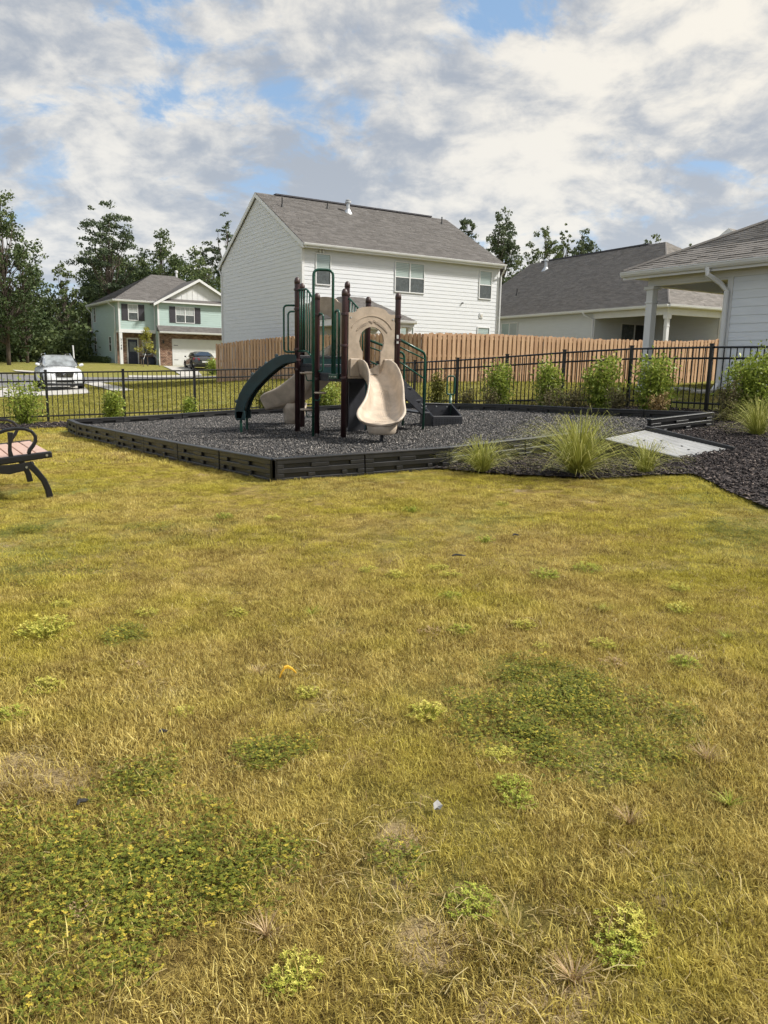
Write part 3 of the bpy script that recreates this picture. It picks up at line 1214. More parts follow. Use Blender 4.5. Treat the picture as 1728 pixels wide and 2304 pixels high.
def pipe(name, pts, r=.0165, m=None, parent=play, n=8, rad=.06, fr=PF):
    """pipe through frame points with rounded corners"""
    P_ = [Vector(p) for p in pts]
    out = [P_[0]]
    for i in range(1, len(P_) - 1):
        a, b, c = P_[i - 1], P_[i], P_[i + 1]
        d1, d2 = (a - b), (c - b)
        rr = min(rad, d1.length * .45, d2.length * .45)
        s, e = b + d1.normalized() * rr, b + d2.normalized() * rr
        for k in range(6):
            t = k / 5
            out.append(s * (1 - t) ** 2 + b * 2 * t * (1 - t) + e * t * t)
    out.append(P_[-1])
    mb = MB(fr)
    mb.tube([tuple(p) for p in out], r, n)
    return mb.build(name, m or M_GREEN, parent, smooth=True)


def barrier(p, q, hp, hq, lp, lq, flat):
    """barred barrier between two posts whose rails step down: hp.. top heights, lp.. bottom heights"""
    p, q = Vector((p[0], p[1], 0)), Vector((q[0], q[1], 0))
    d = q - p

    def hh(t, h0, h1):
        return h0 if t < flat else h0 + (h1 - h0) * (t - flat) / (1 - flat)
    rt = [tuple(p + d * t + Vector((0, 0, hh(t, hp, hq)))) for t in (0.07, flat, .97)]
    rb = [tuple(p + d * t + Vector((0, 0, hh(t, lp, lq)))) for t in (0.07, flat, .97)]
    o = pipe('barrier', rt)
    pipe('barrier_rail', rb, parent=o)
    for i in range(7):
        t = .14 + .8 * i / 6.5
        b0, b1 = p + d * t, p + d * t
        b0.z, b1.z = hh(t, lp, lq), hh(t, hp, hq)
        mb = MB(PF)
        mb.tube([tuple(b0), tuple(b1)], .0125, 6)
        mb.build('bar', M_GREEN, o, smooth=True)


barrier((-.06, 1.68), (0, S), 1.27, .98, .22, .02, .5)
barrier((.94, 1.68), (S, S), 1.18, .80, .20, -.02, .12)
# hand loops at the climber, at the pod climber and at the deck edge
out1 = Vector((-.857, .515, 0))     # straight left of the picture, in frame coordinates


def hand_loop(a, b, dx, dy, h0, h1):
    pipe('hand_loop', [(a, b, h1), (a + dx, b + dy, h1), (a + dx, b + dy, h0), (a, b, h0)], .0175, rad=.07)


hand_loop(-.06, 1.68, out1.x * .24, out1.y * .24, .20, 1.01)
hand_loop(.44, 2.55, out1.x * .27, out1.y * .27, .22, .97)
hand_loop(0, S, .05, -.13, -.12, .84)
pipe('hand_loop', [(.0, .33, -.17), (.0, .33, .86), (.0, .19, .86), (.0, .19, -.17)], .0195, rad=.09)
pipe('hand_loop', [(.03, .47, -.16), (.03, .47, .5), (.03, .41, .5), (.03, .41, -.16)], .012, rad=.03)
# pod climber: tall hoop, pods and foot brackets
gb = PF(-.30, .52, 0)
zg = mz(gb.x, gb.y) - .04 - CZ
pipe('climber_hoop', [(-.30, .52, zg), (-.30, .52, 1.50), (.0, .41, 1.50), (.0, .41, -.20)], .0225, rad=.10, n=10)
mb = MB(PF)
mb.box(-.035, -.005, .17, .49, -.235, -.155)
pl = mb.build('bracket_plate', M_GREEN, play, bev=.006)
for t in (.22, .27, .36, .44):
    mb = MB(PF)
    mb.lathe((-.036, t, -.20), [(.012, -.008), (.012, .008)], 8)
    mb.build('bolt', M_BOLT, pl)
sv = Vector((.857, -.515, 0))       # to the right in the picture, frame coordinates
for s, h in ((-1, -.15), (1, -.47), (-1, -.75)):
    c = Vector((-.30, .52, h)) + sv * (s * .115)
    mb = MB(PF)
    mb.lathe(tuple(c), [(.085, -.018), (.105, -.010), (.108, .006), (.095, .014), (.02, .016)], 16)
    pod = mb.build('climbing_pod', M_TAN, play, smooth=True)
    c0 = Vector((-.30, .52, h - .02))
    pipe('pod_bracket', [tuple(c0 + sv * (s * .02) + Vector((0, 0, -.10))), tuple(c0 + sv * (s * .10) + Vector((0, 0, -.11))), tuple(c0 + sv * (s * .13) + Vector((0, 0, -.0)))], .010, parent=pod, rad=.05)


# entry panels with an arched window
def entry_panel(p, q, h0, hs, ha, wz0, wtop, wr, m, thick=.035, slit=.17):
    """panel between posts p,q: bottom h0, shoulders hs, arch crown ha; opening from wz0 up to the arch wtop with half width wr"""
    p, q = Vector((p[0], p[1], 0)), Vector((q[0], q[1], 0))
    d = (q - p)
    L = d.length
    d.normalize()
    fr = Fr(PF(p.x, p.y, 0), e1=PF.e1 * d.x + PF.e2 * d.y, e2=PF.e2 * d.x - PF.e1 * d.y)
    x0, x1 = .065, L - .065
    cx = L / 2
    hw = cx - x0

    def outer_at(x):
        t = abs(x - cx) / hw
        if t > .80:
            return hs
        if t > .66:
            return hs + (ha - hs) * .22 * (.80 - t) / .14
        return hs + (ha - hs) * (.22 + .78 * math.sqrt(max(0, 1 - (t / .66) ** 2)))
    cz = wtop - wr                   # centre of the round part

    def hole_at(x):
        """lower and upper edge of the opening at x (None if solid)"""
        dx = abs(x - cx)
        if dx >= wr:
            return None
        up = cz + math.sqrt(wr * wr - dx * dx)
        lo = wz0 if dx < slit else cz - math.sqrt(wr * wr - dx * dx)
        return lo, up
    xs = sorted(set([x0 + (x1 - x0) * i / 44 for i in range(45)] + [cx - wr, cx + wr, cx - slit, cx + slit]))
    mb = MB(fr)
    for xa, xb in zip(xs[:-1], xs[1:]):
        xm = (xa + xb) / 2
        hm = hole_at(xm)
        ta, tb = outer_at(xa), outer_at(xb)
        if hm is None:
            segs = [((h0, ta), (h0, tb))]
        else:
            fa = hole_at(xa + 1e-5 if xa < xm else xa) or (cz, cz)
            fb = hole_at(xb - 1e-5) or (cz, cz)
            segs = [((fa[1], ta), (fb[1], tb))]
            if min(fa[0], fb[0]) > h0 + .001:
                segs.append(((h0, fa[0]), (h0, fb[0])))
        for (a0, a1), (b0, b1) in segs:
            mb.hexa([(xa, -thick / 2, a0), (xb, -thick / 2, b0), (xb, thick / 2, b0), (xa, thick / 2, a0), (xa, -thick / 2, a1), (xb, -thick / 2, b1), (xb, thick / 2, b1), (xa, thick / 2, a1)])
    pn = mb.build('entry_panel', m, play)
    bm = bmesh.new()
    bm.from_mesh(pn.data)
    bmesh.ops.remove_doubles(bm, verts=bm.verts, dist=.0008)
    # drop the inner walls shared by neighbouring columns
    seen = {}
    for f in bm.faces:
        seen.setdefault(tuple(sorted(v.index for v in f.verts)), []).append(f)
    dead = [f for fs in seen.values() if len(fs) > 1 for f in fs]
    bmesh.ops.delete(bm, geom=dead, context='FACES')
    bmesh.ops.recalc_face_normals(bm, faces=bm.faces)
    bm.to_mesh(pn.data)
    bm.free()
    return pn, fr, cx, cz


pan, pfr, pcx, pcz = entry_panel((0, 0), (S, 0), -.22, .82, .93, -.16, .61, .235, M_TAN)
# raised relief above the window: an arched band with a mountain line
for r0, r1, a0, a1, zo in ((.285, .297, 28, 152, .0), (.375, .387, 28, 152, .0)):
    mb = MB(pfr)
    pts = [(pcx + math.cos(R(a0 + (a1 - a0) * i / 20)) * (r0 + r1) / 2 * 1.12, pcz + .03 + math.sin(R(a0 + (a1 - a0) * i / 20)) * (r0 + r1) / 2) for i in range(21)]
    mb2 = MB(Fr(pfr.o, e1=pfr.e2, e2=pfr.e1))
    mb2.ribbon(pts, r1 - r0, -.026 if True else 0, -.017)
    for v in mb2.v:
        mb.v.append(v)
    mb.f = mb2.f
    mb.build('relief_band', M_TAN, pan)
mb2 = MB(Fr(pfr.o, e1=pfr.e2, e2=pfr.e1))
mtn = [(-.29, .165), (-.20, .235), (-.10, .285), (-.05, .325), (.0, .30), (.03, .34), (.07, .305), (.12, .285), (.22, .225), (.29, .15)]
mb2.ribbon([(pcx + x, pcz + z) for x, z in mtn], [.012, .022, .03, .02, .028, .018, .028, .026, .03, .012], -.026, -.0172)
M_TAND = mat('tan_plastic_relief', (.27, .215, .165), .5, .1, 4)
mb2.build('mountain_relief', M_TAND, pan)
for x, z in ((.105, .745), (S - .105, .745), (.105, -.12), (S - .105, -.12)):
    mb = MB(Fr(pfr.o, e1=pfr.e1, e2=pfr.e2))
    mb.tube([(x, -.019, z), (x, -.027, z)], .014, 8)
    mb.build('bolt', M_BOLT, pan)
pan2, _, _, _ = entry_panel((.94, 1.68), (.44, 2.55), DB - .07, DB + .97, DB + 1.08, DB - .01, DB + .76, .235, M_TAN)


# slides
def slide(path, widths, heights, m, parent=play, under=.0):
    """trough along a centre line: per station position, half width and wall height"""
    pts = [Vector(p) for p in path]
    n = len(pts)
    sec_n = None
    V, Fc = [], []
    for i in range(n):
        t = (pts[min(i + 1, n - 1)] - pts[max(i - 1, 0)])
        lat = Vector((t.y, -t.x, 0)).normalized()
        up = lat.cross(t).normalized()
        if up.z < 0:
            up = -up
        w_, h_ = widths[i], heights[i]
        half = [(0, 0), (w_ * .45, .0), (w_ * .72, .02), (w_ * .90, h_ * .28), (w_ * .97, h_ * .72), (w_ * 1.03, h_ * .97), (w_ * 1.03 + .022, h_ * 1.02), (w_ * 1.03 + .045, h_ * .96), (w_ * 1.03 + .042, h_ * .80), (w_ * 1.0 + .018, h_ * .42), (w_ * .92 + .012, -under * min(1, i / 5)), (w_ * .70, -.03 - under * min(1, i / 5)), (w_ * .3, -.035 - under * min(1, i / 5))]
        sec = [(-x, y) for x, y in half[::-1]][:-1] + half
        sec_n = len(sec)
        for x, y in sec:
            V.append(pts[i] + lat * x + up * y)
    for i in range(n - 1):
        for k in range(sec_n):
            Fc.append((i * sec_n + k, i * sec_n + (k + 1) % sec_n, (i + 1) * sec_n + (k + 1) % sec_n, (i + 1) * sec_n + k))
    Fc.append(tuple(range(sec_n)))
    Fc.append(tuple((n - 1) * sec_n + k for k in range(sec_n)))
    mb = MB()
    mb.v = V
    mb.f = Fc
    return mb.build('slide', m, parent, smooth=True, sub=1)


def w3(x, y, zrel):
    return (x, y, CZ + zrel)


e0 = PF(S / 2, -.02, 0)
sl_path, sl_w, sl_h = [], [], []
ctrl = [((e0.x - .06, e0.y + .10), -.16, .235, .20), ((e0.x, e0.y), -.17, .235, .30), ((e0.x + .10, e0.y - .16), -.24, .235, .33), ((e0.x + .19, e0.y - .36), -.40, .235, .30), ((e0.x + .235, e0.y - .58), -.56, .24, .27),
        ((e0.x + .235, e0.y - .80), -.70, .255, .24), ((e0.x + .215, e0.y - 1.0), -.785, .29, .215), ((e0.x + .195, e0.y - 1.17), -.82, .32, .18), ((e0.x + .175, e0.y - 1.31), -.835, .325, .135), ((e0.x + .160, e0.y - 1.41), -.85, .285, .09), ((e0.x + .152, e0.y - 1.46), -.885, .225, .05)]
sld = slide([w3(x, y, z) for (x, y), z, w_, h in ctrl], [c[2] for c in ctrl], [c[3] for c in ctrl], M_TANS)
# grip lines on the bed
for k in range(-3, 4):
    mb = MB()
    pp = []
    for i in range(3, 9):
        (x, y), z, w_, h = ctrl[i]
        (x2, y2) = ctrl[i + 1][0]
        lat = Vector((y2 - y, -(x2 - x), 0)).normalized()
        pp.append((x + lat.x * k * .026, y + lat.y * k * .026, CZ + z + .004))
    mb.tube(pp, .0045, 5)
    mb.build('grip_rib', M_TANS, sld, smooth=True)
# exit foot and support leg
ex = ctrl[7][0]
mb = MB()
mb.lathe((ex[0], ex[1] - .05, CZ - 1.0), [(.19, -.02), (.21, .0), (.225, .06), (.235, .15)], 18)
ft = mb.build('slide_foot', M_TANS, sld, smooth=True)
mb = MB()
zz = mz(ex[0], ex[1])
mb.tube([(ex[0] + .0, ex[1] - .05, zz - .03), (ex[0] + .0, ex[1] - .05, CZ - 1.0)], .028, 10)
mb.build('support_leg', M_DECK, sld)
mb = MB(pfr)
mb.box(.09, .27, -.045, -.018, -.19, .10)
mb.build('slide_flange', M_TAN, sld, bev=.02)
mb = MB(pfr)
mb.box(S - .27, S - .09, -.045, -.018, -.19, .10)
mb.build('slide_flange', M_TAN, sld, bev=.02)

# rear slide turning left
s0 = PF(.70, 2.13, 0)
c2 = [((s0.x - .1, s0.y - .12), .14, .23, .22), ((s0.x + .02, s0.y + .06), .13, .23, .32), ((s0.x + .06, s0.y + .28), .04, .23, .34), ((s0.x + .0, s0.y + .55), -.14, .23, .34), ((s0.x - .18, s0.y + .80), -.34, .235, .33), ((s0.x - .44, s0.y + 1.0), -.54, .25, .32), ((s0.x - .70, s0.y + 1.12), -.69, .27, .30),
      ((s0.x - .93, s0.y + 1.19), -.78, .30, .27), ((s0.x - 1.12, s0.y + 1.23), -.81, .32, .24), ((s0.x - 1.26, s0.y + 1.26), -.83, .28, .20), ((s0.x - 1.31, s0.y + 1.27), -.86, .2, .12)]
sl2 = slide([w3(x, y, z) for (x, y), z, w_, h in c2], [c[2] for c in c2], [c[3] for c in c2], M_TANS, play, .10)
ex = c2[6][0]
mb = MB()
mb.lathe((ex[0], ex[1], mz(*ex) + .02), [(.20, .0), (.21, .12), (.24, .28), (.26, .42)], 18)
mb.build('slide_foot', M_TANS, sl2, smooth=True)

# arch climber on the left: two curved side plates, treads with holds, legs
arc = [(-1.62, .09), (-1.82, .075), (-1.99, .0), (-2.20, -.16), (-2.40, -.36), (-2.555, -.58), (-2.64, -.80), (-2.675, -1.0)]
fine_arc = []
for i in range(len(arc) - 1):
    for k in range(3):
        t = k / 3
        p0, p1, p2_, p3_ = arc[max(i - 1, 0)], arc[i], arc[i + 1], arc[min(i + 2, len(arc) - 1)]
        fine_arc.append(tuple(.5 * ((2 * p1[j]) + (-p0[j] + p2_[j]) * t + (2 * p0[j] - 5 * p1[j] + 4 * p2_[j] - p3_[j]) * t * t + (-p0[j] + 3 * p1[j] - 3 * p2_[j] + p3_[j]) * t ** 3) for j in range(2)))
fine_arc.append(arc[-1])
clf = Fr((0, 13.95, CZ), e1=(0, 1, 0), e2=(1, 0, 0))
wds = [.135 + .07 * math.sin(math.pi * min(1, i / (len(fine_arc) - 1))) for i in range(len(fine_arc))]
mb = MB(clf)
mb.ribbon(fine_arc, wds, 0, .045)
cl = mb.build('climber_side', M_DKGREEN, play, bev=.012)
mb = MB(clf)
mb.ribbon(fine_arc, wds, .62, .665)
mb.build('climber_side', M_DKGREEN, cl, bev=.012)
mb = MB(clf)
mb.ribbon(fine_arc, [w_ * .45 for w_ in wds], .045, .62)
mb.build('climber_panel', M_DKGREEN, cl)
M_HOLD = mat('grey_green_hold', (.05, .075, .075), .5, .2, 8)
for i, s in ((5, .12), (8, .3), (11, .15), (14, .4), (17, .15), (19, .35)):
    p = fine_arc[i]
    q = fine_arc[i + 1]
    l = math.hypot(q[0] - p[0], q[1] - p[1])
    nx, ny = (q[1] - p[1]) / l, -(q[0] - p[0]) / l
    mb = MB(clf)
    hx, hz = p[0] + nx * (wds[i] * .5 + .02), p[1] + ny * (wds[i] * .5 + .02)
    mb.tube([(s - .07, hx - nx * .05, hz - ny * .05), (s - .03, hx, hz), (s + .03, hx + nx * .01, hz + ny * .01), (s + .08, hx - nx * .05, hz - ny * .05)], [.02, .032, .034, .02], 8)
    mb.build('climbing_hold', M_HOLD, cl, smooth=True)
for yy in (.03, .63):
    mb = MB(clf)
    zz = mz(-2.63, 13.95 + yy) - .04 - CZ
    mb.tube([(yy, -2.63, zz), (yy, -2.63, -.93)], .024, 10)
    mb.build('climber_leg', M_GREEN, cl)
    mb = MB(clf)
    mb.box(yy - .03, yy + .03, -2.72, -2.55, -1.03, -.86)
    mb.build('climber_shoe', M_DKGREEN, cl, bev=.012)

# stairs with rails on the right
stA = [(1.68, .17), (1.86, 1.13)]       # outer posts, near and far
inn = [(S, 0), (S, S)]
for (a, b), (ia, ib), far in ((stA[0], inn[0], 0), (stA[1], inn[1], 1)):
    p = PF(a, b, 0)
    zb = mz(p.x, p.y) - .04 - CZ
    hr = [(.42, .23), (.31, .12), (.07, -.22)]
    sp = pipe('stair_rail', [(ia + .04, ib, .43), (a - .0, b, .22), (a, b, zb)], .022, rad=.09, n=10)
    for h0, h1 in hr[1:]:
        pipe('stair_rail_bar', [(ia + .04, ib, h0), (a, b, h1)], .0135, parent=sp)
    mb = MB(PF)
    mb.hexa([(ia + .03, ib, -.42), (a, b, -.86), (a, b + .03, -.86), (ia + .03, ib + .03, -.42), (ia + .03, ib, -.14), (a, b, -.57), (a, b + .03, -.57), (ia + .03, ib + .03, -.14)])
    st_ = mb.build('stringer', M_DECK, play, bev=.004)
    for k, (t, dz) in enumerate(((.93, -.06), (.93, -.12))):
        mb = MB(PF)
        x, y = ia + (a - ia) * t, ib + (b - ib) * t
        mb.tube([(x, y - .012, -.60 + dz), (x, y + .0, -.60 + dz)], .013, 8)
        mb.build('bolt', M_BOLT, st_)
for i, (t, h) in enumerate(((.18, -.36), (.52, -.58), (.86, -.80))):
    a0, b0 = S + (stA[0][0] - S) * t, .17 * t
    a1, b1 = S + (stA[1][0] - S) * t, S + .13 * t
    mb = MB(PF)
    mb.hexa([(a0, b0 + .03, h - .03), (a0 + .24, b0 + .03, h - .03), (a1 + .24, b1, h - .03), (a1, b1, h - .03), (a0, b0 + .03, h), (a0 + .24, b0 + .03, h), (a1 + .24, b1, h), (a1, b1, h)])
    mb.build('stair_tread', M_DECK, play, bev=.006)
# small white notice on the right hand post
lp = PF(S, 0, 0)
mb = MB(Fr((lp.x, lp.y, CZ), R(5)))
mb.box(-.018, .018, -PR - .004, -PR + .004, .36, .50)
mb.build('notice_label', mat('white_label', (.75, .75, .73), .5, .05, 20), play)
# dark panel under the deck
mb = MB(PF)
mb.box(.60, .93, S - .06, S - .02, mz(*PF(.7, 1, 0).xy) - CZ - .02, -.27)
mb.build('under_deck_panel', M_DECK, play, bev=.01)
mb = MB(PF)
mb.tube([(.945, S - .04, mz(*PF(.9, 1, 0).xy) - CZ), (.945, S - .04, -.28)], .014, 8)
mb.build('panel_edge', M_DKGREEN, play)
# tilted transfer tray with perforated front
tb = [at_y(948, 907, 14.75), at_y(1015, 909, 14.95), at_y(974, 937, 14.15), at_y(1038, 937, 14.3)]
bt = [Vector((p.x, p.y, mz(p.x, p.y) - .01)) for p in tb]
tray = thing('transfer_step', ((tb[2].x + tb[1].x) / 2, (tb[2].y + tb[1].y) / 2, mz(tb[2].x, tb[2].y)), 'black perforated transfer step box beside the play structure stairs', 'step')


def slab(pts, th, name, parent, m=M_DECK):
    a, b, c, d = pts
    n = (b - a).cross(d - a).normalized() * th
    mb = MB()
    mb.hexa([tuple(a), tuple(b), tuple(c), tuple(d), tuple(a + n), tuple(b + n), tuple(c + n), tuple(d + n)])
    return mb.build(name, m, parent, bev=.004)


fl = Vector((0, 0, .10))
slab([tb[0], tb[1], bt[1], bt[0]], .02, 'back_panel', tray)
slab([tb[2], bt[2], bt[3], tb[3]], .02, 'front_panel', tray)
slab([tb[0], bt[0], bt[2], tb[2]], .02, 'side_panel', tray)
slab([tb[1], tb[3], bt[3], bt[1]], .02, 'side_panel', tray)
slab([bt[0] + fl, bt[1] + fl, bt[3] + fl, bt[2] + fl], .02, 'tread', tray)
for (p, q) in ((0, 1), (2, 3), (0, 2), (1, 3)):
    mb = MB()
    mb.tube([tuple(tb[p]), tuple(tb[q])], .012, 6)
    mb.build('rim', M_DECK, tray)
for t in (.15, .5, .85):
    c = tb[0].lerp(tb[1], t) + Vector((0, -.03, -.05))
    mb = MB()
    mb.tube([tuple(c), tuple(c + Vector((.004, -.012, 0)))], .013, 8)
    mb.build('bolt', M_BOLT, tray)
fdir = (tb[3] - tb[2])
M_HOLE = mat('hole_dark', (.004, .004, .005), .8, .1, 5)
for i in range(9):
    for j in range(4):
        c = tb[2] + fdir * (.12 + .76 * i / 8) + Vector((0, 0, -.05 - .035 * j))
        mb = MB()
        n = Vector((fdir.y, -fdir.x, 0)).normalized()
        mb.tube([tuple(c + n * .021), tuple(c + n * .026)], .010, 6)
        mb.build('perforation', M_HOLE, tray)
# hand grip post behind the step
hp = at_y(1013, 908, 15.35)
hz = mz(hp.x, hp.y)
grip = thing('grip_post', (hp.x, hp.y, hz), 'green pipe grip loop on a short post beside the transfer step', 'handle')
gf = Fr((hp.x, hp.y, CZ), 0.12)
pipe('grip_stem', [(0, 0, hz - CZ - .03), (0, 0, -.55)], .030, parent=grip, fr=gf, n=10)
pipe('grip_loop', [(0, 0, -.54), (.075, 0, -.54), (.075, 0, -.185), (-.075, 0, -.185), (-.075, 0, -.54), (0, 0, -.54)], .0165, parent=grip, fr=gf, rad=.05)

# ================================================================== bench
nl = ground(96, 1124)
fl_ = ground(62, 1089)
bdir = Vector((-.545, .839, 0))
BF = Fr((nl.x, nl.y, nl.z), e1=bdir, e2=Vector((-.90, -.436, 0)).normalized())   # a: along the slats, b: to the back (left)
bench = thing('park_bench', (nl.x, nl.y, nl.z), 'black cast metal bench with pinkish brown slats at the left edge', 'bench')
M_SLAT = mat('recycled_slat', (.54, .37, .30), .6, .1, 2.5, .001, 45, stretch=(6, 6, 6))
BL = 1.25
for a0 in (-.03, BL - .03):
    mb = MB(BF)
    mb.ribbon([(-.07, .01), (-.055, .10), (-.02, .20), (.05, .30), (.11, .37)], [.062, .058, .056, .06, .07], a0, a0 + .055)
    lg = mb.build('leg', M_BLACKM, bench, bev=.008)
    mb = MB(BF)
    mb.ribbon([(.62, .01), (.60, .10), (.55, .2), (.50, .30), (.45, .37)], [.06, .056, .056, .06, .07], a0, a0 + .055)
    mb.build('leg', M_BLACKM, bench, bev=.008)
    mb = MB(BF)
    mb.ribbon([(-.11, .455), (.06, .435), (.30, .405), (.60, .375)], [.062, .066, .07, .07], a0, a0 + .055)
    fr_ = mb.build('seat_rail', M_BLACKM, bench, bev=.012)
    mb = MB(BF)
    mb.ribbon([(.06, .375), (.16, .335), (.28, .315), (.42, .322), (.55, .345)], [.03, .075, .09, .075, .03], a0 + .004, a0 + .05)
    mb.build('rail_web', M_BLACKM, fr_, bev=.006)
    mb = MB(BF)
    arm = []
    for i in range(15):
        t = i / 14
        arm.append([(.10, .46), (.09, .50), (.055, .545), (.03, .59), (.03, .64), (.06, .685), (.12, .71), (.20, .715), (.29, .70), (.37, .67), (.43, .635), (.48, .59), (.52, .54), (.55, .48), (.56, .41)][i])
    mb.ribbon(arm, [.036] * 3 + [.032] * 12, a0 + .008, a0 + .047)
    mb.build('armrest', M_BLACKM, bench, bev=.010)
    mb = MB(BF)
    mb.ribbon([(.255, .42), (.265, .50), (.26, .56), (.25, .68)], [.05, .035, .03, .05], a0 + .012, a0 + .043)
    mb.build('arm_strut', M_BLACKM, fr_, bev=.006)
    for b_, c_ in ((-.06, .448), (.13, .335)):
        mb = MB(BF)
        mb.tube([(a0 - .004, b_, c_), (a0 + .001, b_, c_)], .012, 8)
        mb.build('bolt', M_BOLT, fr_)
for i in range(6):
    b0 = -.09 + i * .118
    c0 = .478 - (b0 + .09) * .115
    mb = MB(BF)
    mb.hexa([(.03, b0, c0 - .03), (BL - .03, b0, c0 - .03), (BL - .03, b0 + .106, c0 - .042), (.03, b0 + .106, c0 - .042), (.03, b0, c0), (BL - .03, b0, c0), (BL - .03, b0 + .106, c0 - .012), (.03, b0 + .106, c0 - .012)])
    mb.build('slat', M_SLAT, bench, bev=.006)
for i in range(5):
    mb = MB(BF)
    c0 = .50 + i * .085
    b0 = .60 + i * .03
    mb.hexa([(.03, b0, c0), (BL - .03, b0, c0), (BL - .03, b0 + .03, c0), (.03, b0 + .03, c0), (.03, b0 + .025, c0 + .075), (BL - .03, b0 + .025, c0 + .075), (BL - .03, b0 + .055, c0 + .075), (.03, b0 + .055, c0 + .075)])
    mb.build('slat', M_SLAT, bench, bev=.006)

# ================================================================== black metal fence
FH = 1.20


def iron_fence(name, p, q, npan, label, hs=1.0):
    p, q = Vector(p), Vector(q)
    L = (q - p).length
    d = (q - p).normalized()
    ang = math.atan2(d.y, d.x)
    f = thing(name, (p.x, p.y, gz(p.x, p.y)), label, 'fence', 'black metal fences round the playground')
    org = ORG[f.name]
    # shared shapes
    def shp(nm, hx, hz, cap=False):
        mb = MB()
        mb.box(-hx, hx, -hx, hx, 0, hz)
        if cap:
            mb.box(-hx - .006, hx + .006, -hx - .006, hx + .006, hz, hz + .02)
        o = mb.build(nm, M_BLACKM)
        me = o.data
        bpy.data.objects.remove(o)
        return me
    post_me = shp('post', .029, FH + .07, True)
    pick_me = shp('picket', .0085, FH - .06)
    for i in range(npan + 1):
        c = p + d * (L * i / npan)
        link_mesh('post', post_me, f, Vector((c.x, c.y, gz(c.x, c.y) - .02)) - org, (0, 0, ang))
    for i in range(npan):
        a, b = p + d * (L * i / npan), p + d * (L * (i + 1) / npan)
        za, zb = gz(a.x, a.y), gz(b.x, b.y)
        for h in (.16, FH - .20, FH):
            mb = MB()
            mb.tube([(a.x, a.y, za + h), (b.x, b.y, zb + h)], .019, 4)
            mb.build('rail', M_BLACKM, f)
        n = max(2, round((L / npan) / .122))
        for k in range(1, n):
            t = k / n
            c = a.lerp(b, t)
            link_mesh('picket', pick_me, f, Vector((c.x, c.y, za + (zb - za) * t + .055)) - org, (0, 0, ang))
    return f


iron_fence('metal_fence', (FC.x, FC.y, 0), (FL.x, FL.y, 0), 8, 'black metal picket fence on the left, in front of the street')
iron_fence('metal_fence', (FC.x, FC.y, 0), (FR.x, FR.y, 0), 9, 'black metal picket fence rising behind the shrubs on the right')

# ================================================================== houses
M_WHITE = mat('white_siding', (.63, .64, .655), .6, .03, 1.5, .0006, 40, stretch=(1, 1, 8))
M_WHITEC = mat('cool_white_siding', (.71, .735, .77), .6, .03, 1.5, .0006, 40, stretch=(1, 1, 8))
M_GREYS = mat('pale_grey_siding', (.56, .575, .575), .6, .03, 1.5, .0006, 40, stretch=(1, 1, 8))
M_TEAL = mat('teal_siding', (.40, .51, .48), .6, .04, 1.2, .0006, 40, stretch=(1, 1, 8))
M_TRIM = mat('white_trim', (.68, .68, .675), .45, .03, 2)
M_SOFF = mat('soffit', (.62, .585, .53), .6, .04, 2)
M_BACK = mat('wall_sheathing', (.40, .40, .39), .8, .05, 2)
M_DARKG = mat('dark_fixture', (.03, .028, .026), .5, .2, 5)
M_GLASSD = mat('screened_pane', (.075, .085, .085), .25, .25, 5, spec=.6)
M_DOOR = mat('navy_door', (.018, .024, .048), .4, .1, 3)
M_SHUT = mat('dark_shutter', (.045, .042, .050), .55, .15, 5)
M_PORCH = mat('porch_ceiling', (.62, .56, .47), .7, .05, 2)
M_FOUND = mat('foundation', (.30, .26, .22), .9, .15, 4, .003, 40)


def blind_mat(name, a, b, sc):
    """pane with drawn slat blinds behind it"""
    m = bpy.data.materials.new(name)
    m.use_nodes = True
    t = NT(m.node_tree)
    bs = m.node_tree.nodes['Principled BSDF']
    geo = t.n('ShaderNodeNewGeometry')
    sp_ = t.n('ShaderNodeSeparateXYZ')
    t.link(geo.outputs['Position'], sp_.inputs[0])
    st = t.smooth(t.math('FRACT', t.math('MULTIPLY', sp_.outputs[2], sc)), .15, .6)
    n = t.noise(geo.outputs['Position'], 1.1, 4, .6)
    c = t.mix(st, a, b)
    c = t.mix(t.smooth(n, .35, .7), c, tuple(x * .75 for x in b))
    t.link(c, bs.inputs['Base Color'])
    bs.inputs['Roughness'].default_value = .08
    bs.inputs['Specular IOR Level'].default_value = .8
    return m


M_BLIND = blind_mat('blind_pane', (.20, .27, .25), (.42, .49, .46), 14)
M_BLIND2 = blind_mat('blind_pane_far', (.28, .31, .30), (.46, .49, .47), 13)


def shingle_mat(name, c0, c1, c2):
    m = bpy.data.materials.new(name)
    m.use_nodes = True
    t = NT(m.node_tree)
    b = m.node_tree.nodes['Principled BSDF']
    at = t.n('ShaderNodeAttribute', attribute_name='tint')
    oi = t.n('ShaderNodeObjectInfo')
    geo = t.n('ShaderNodeNewGeometry')
    n = t.noise(geo.outputs['Position'], 26, 5, .7)
    f = t.math('FRACT', t.math('ADD', at.outputs['Fac'], t.math('MULTIPLY', oi.outputs['Random'], .45)))
    f = t.math('ADD', t.math('MULTIPLY', f, .22), t.math('MULTIPLY', n, .78))
    t.link(t.ramp(f, [(.15, c0), (.5, c1), (.85, c2)]), b.inputs['Base Color'])
    b.inputs['Roughness'].default_value = .92
    b.inputs['Specular IOR Level'].default_value = .2
    bn = t.n('ShaderNodeBump')
    bn.inputs['Distance'].default_value = .004
    t.link(t.noise(geo.outputs['Position'], 120, 3, .7), bn.inputs['Height'])
    t.link(bn.outputs[0], b.inputs['Normal'])
    return m


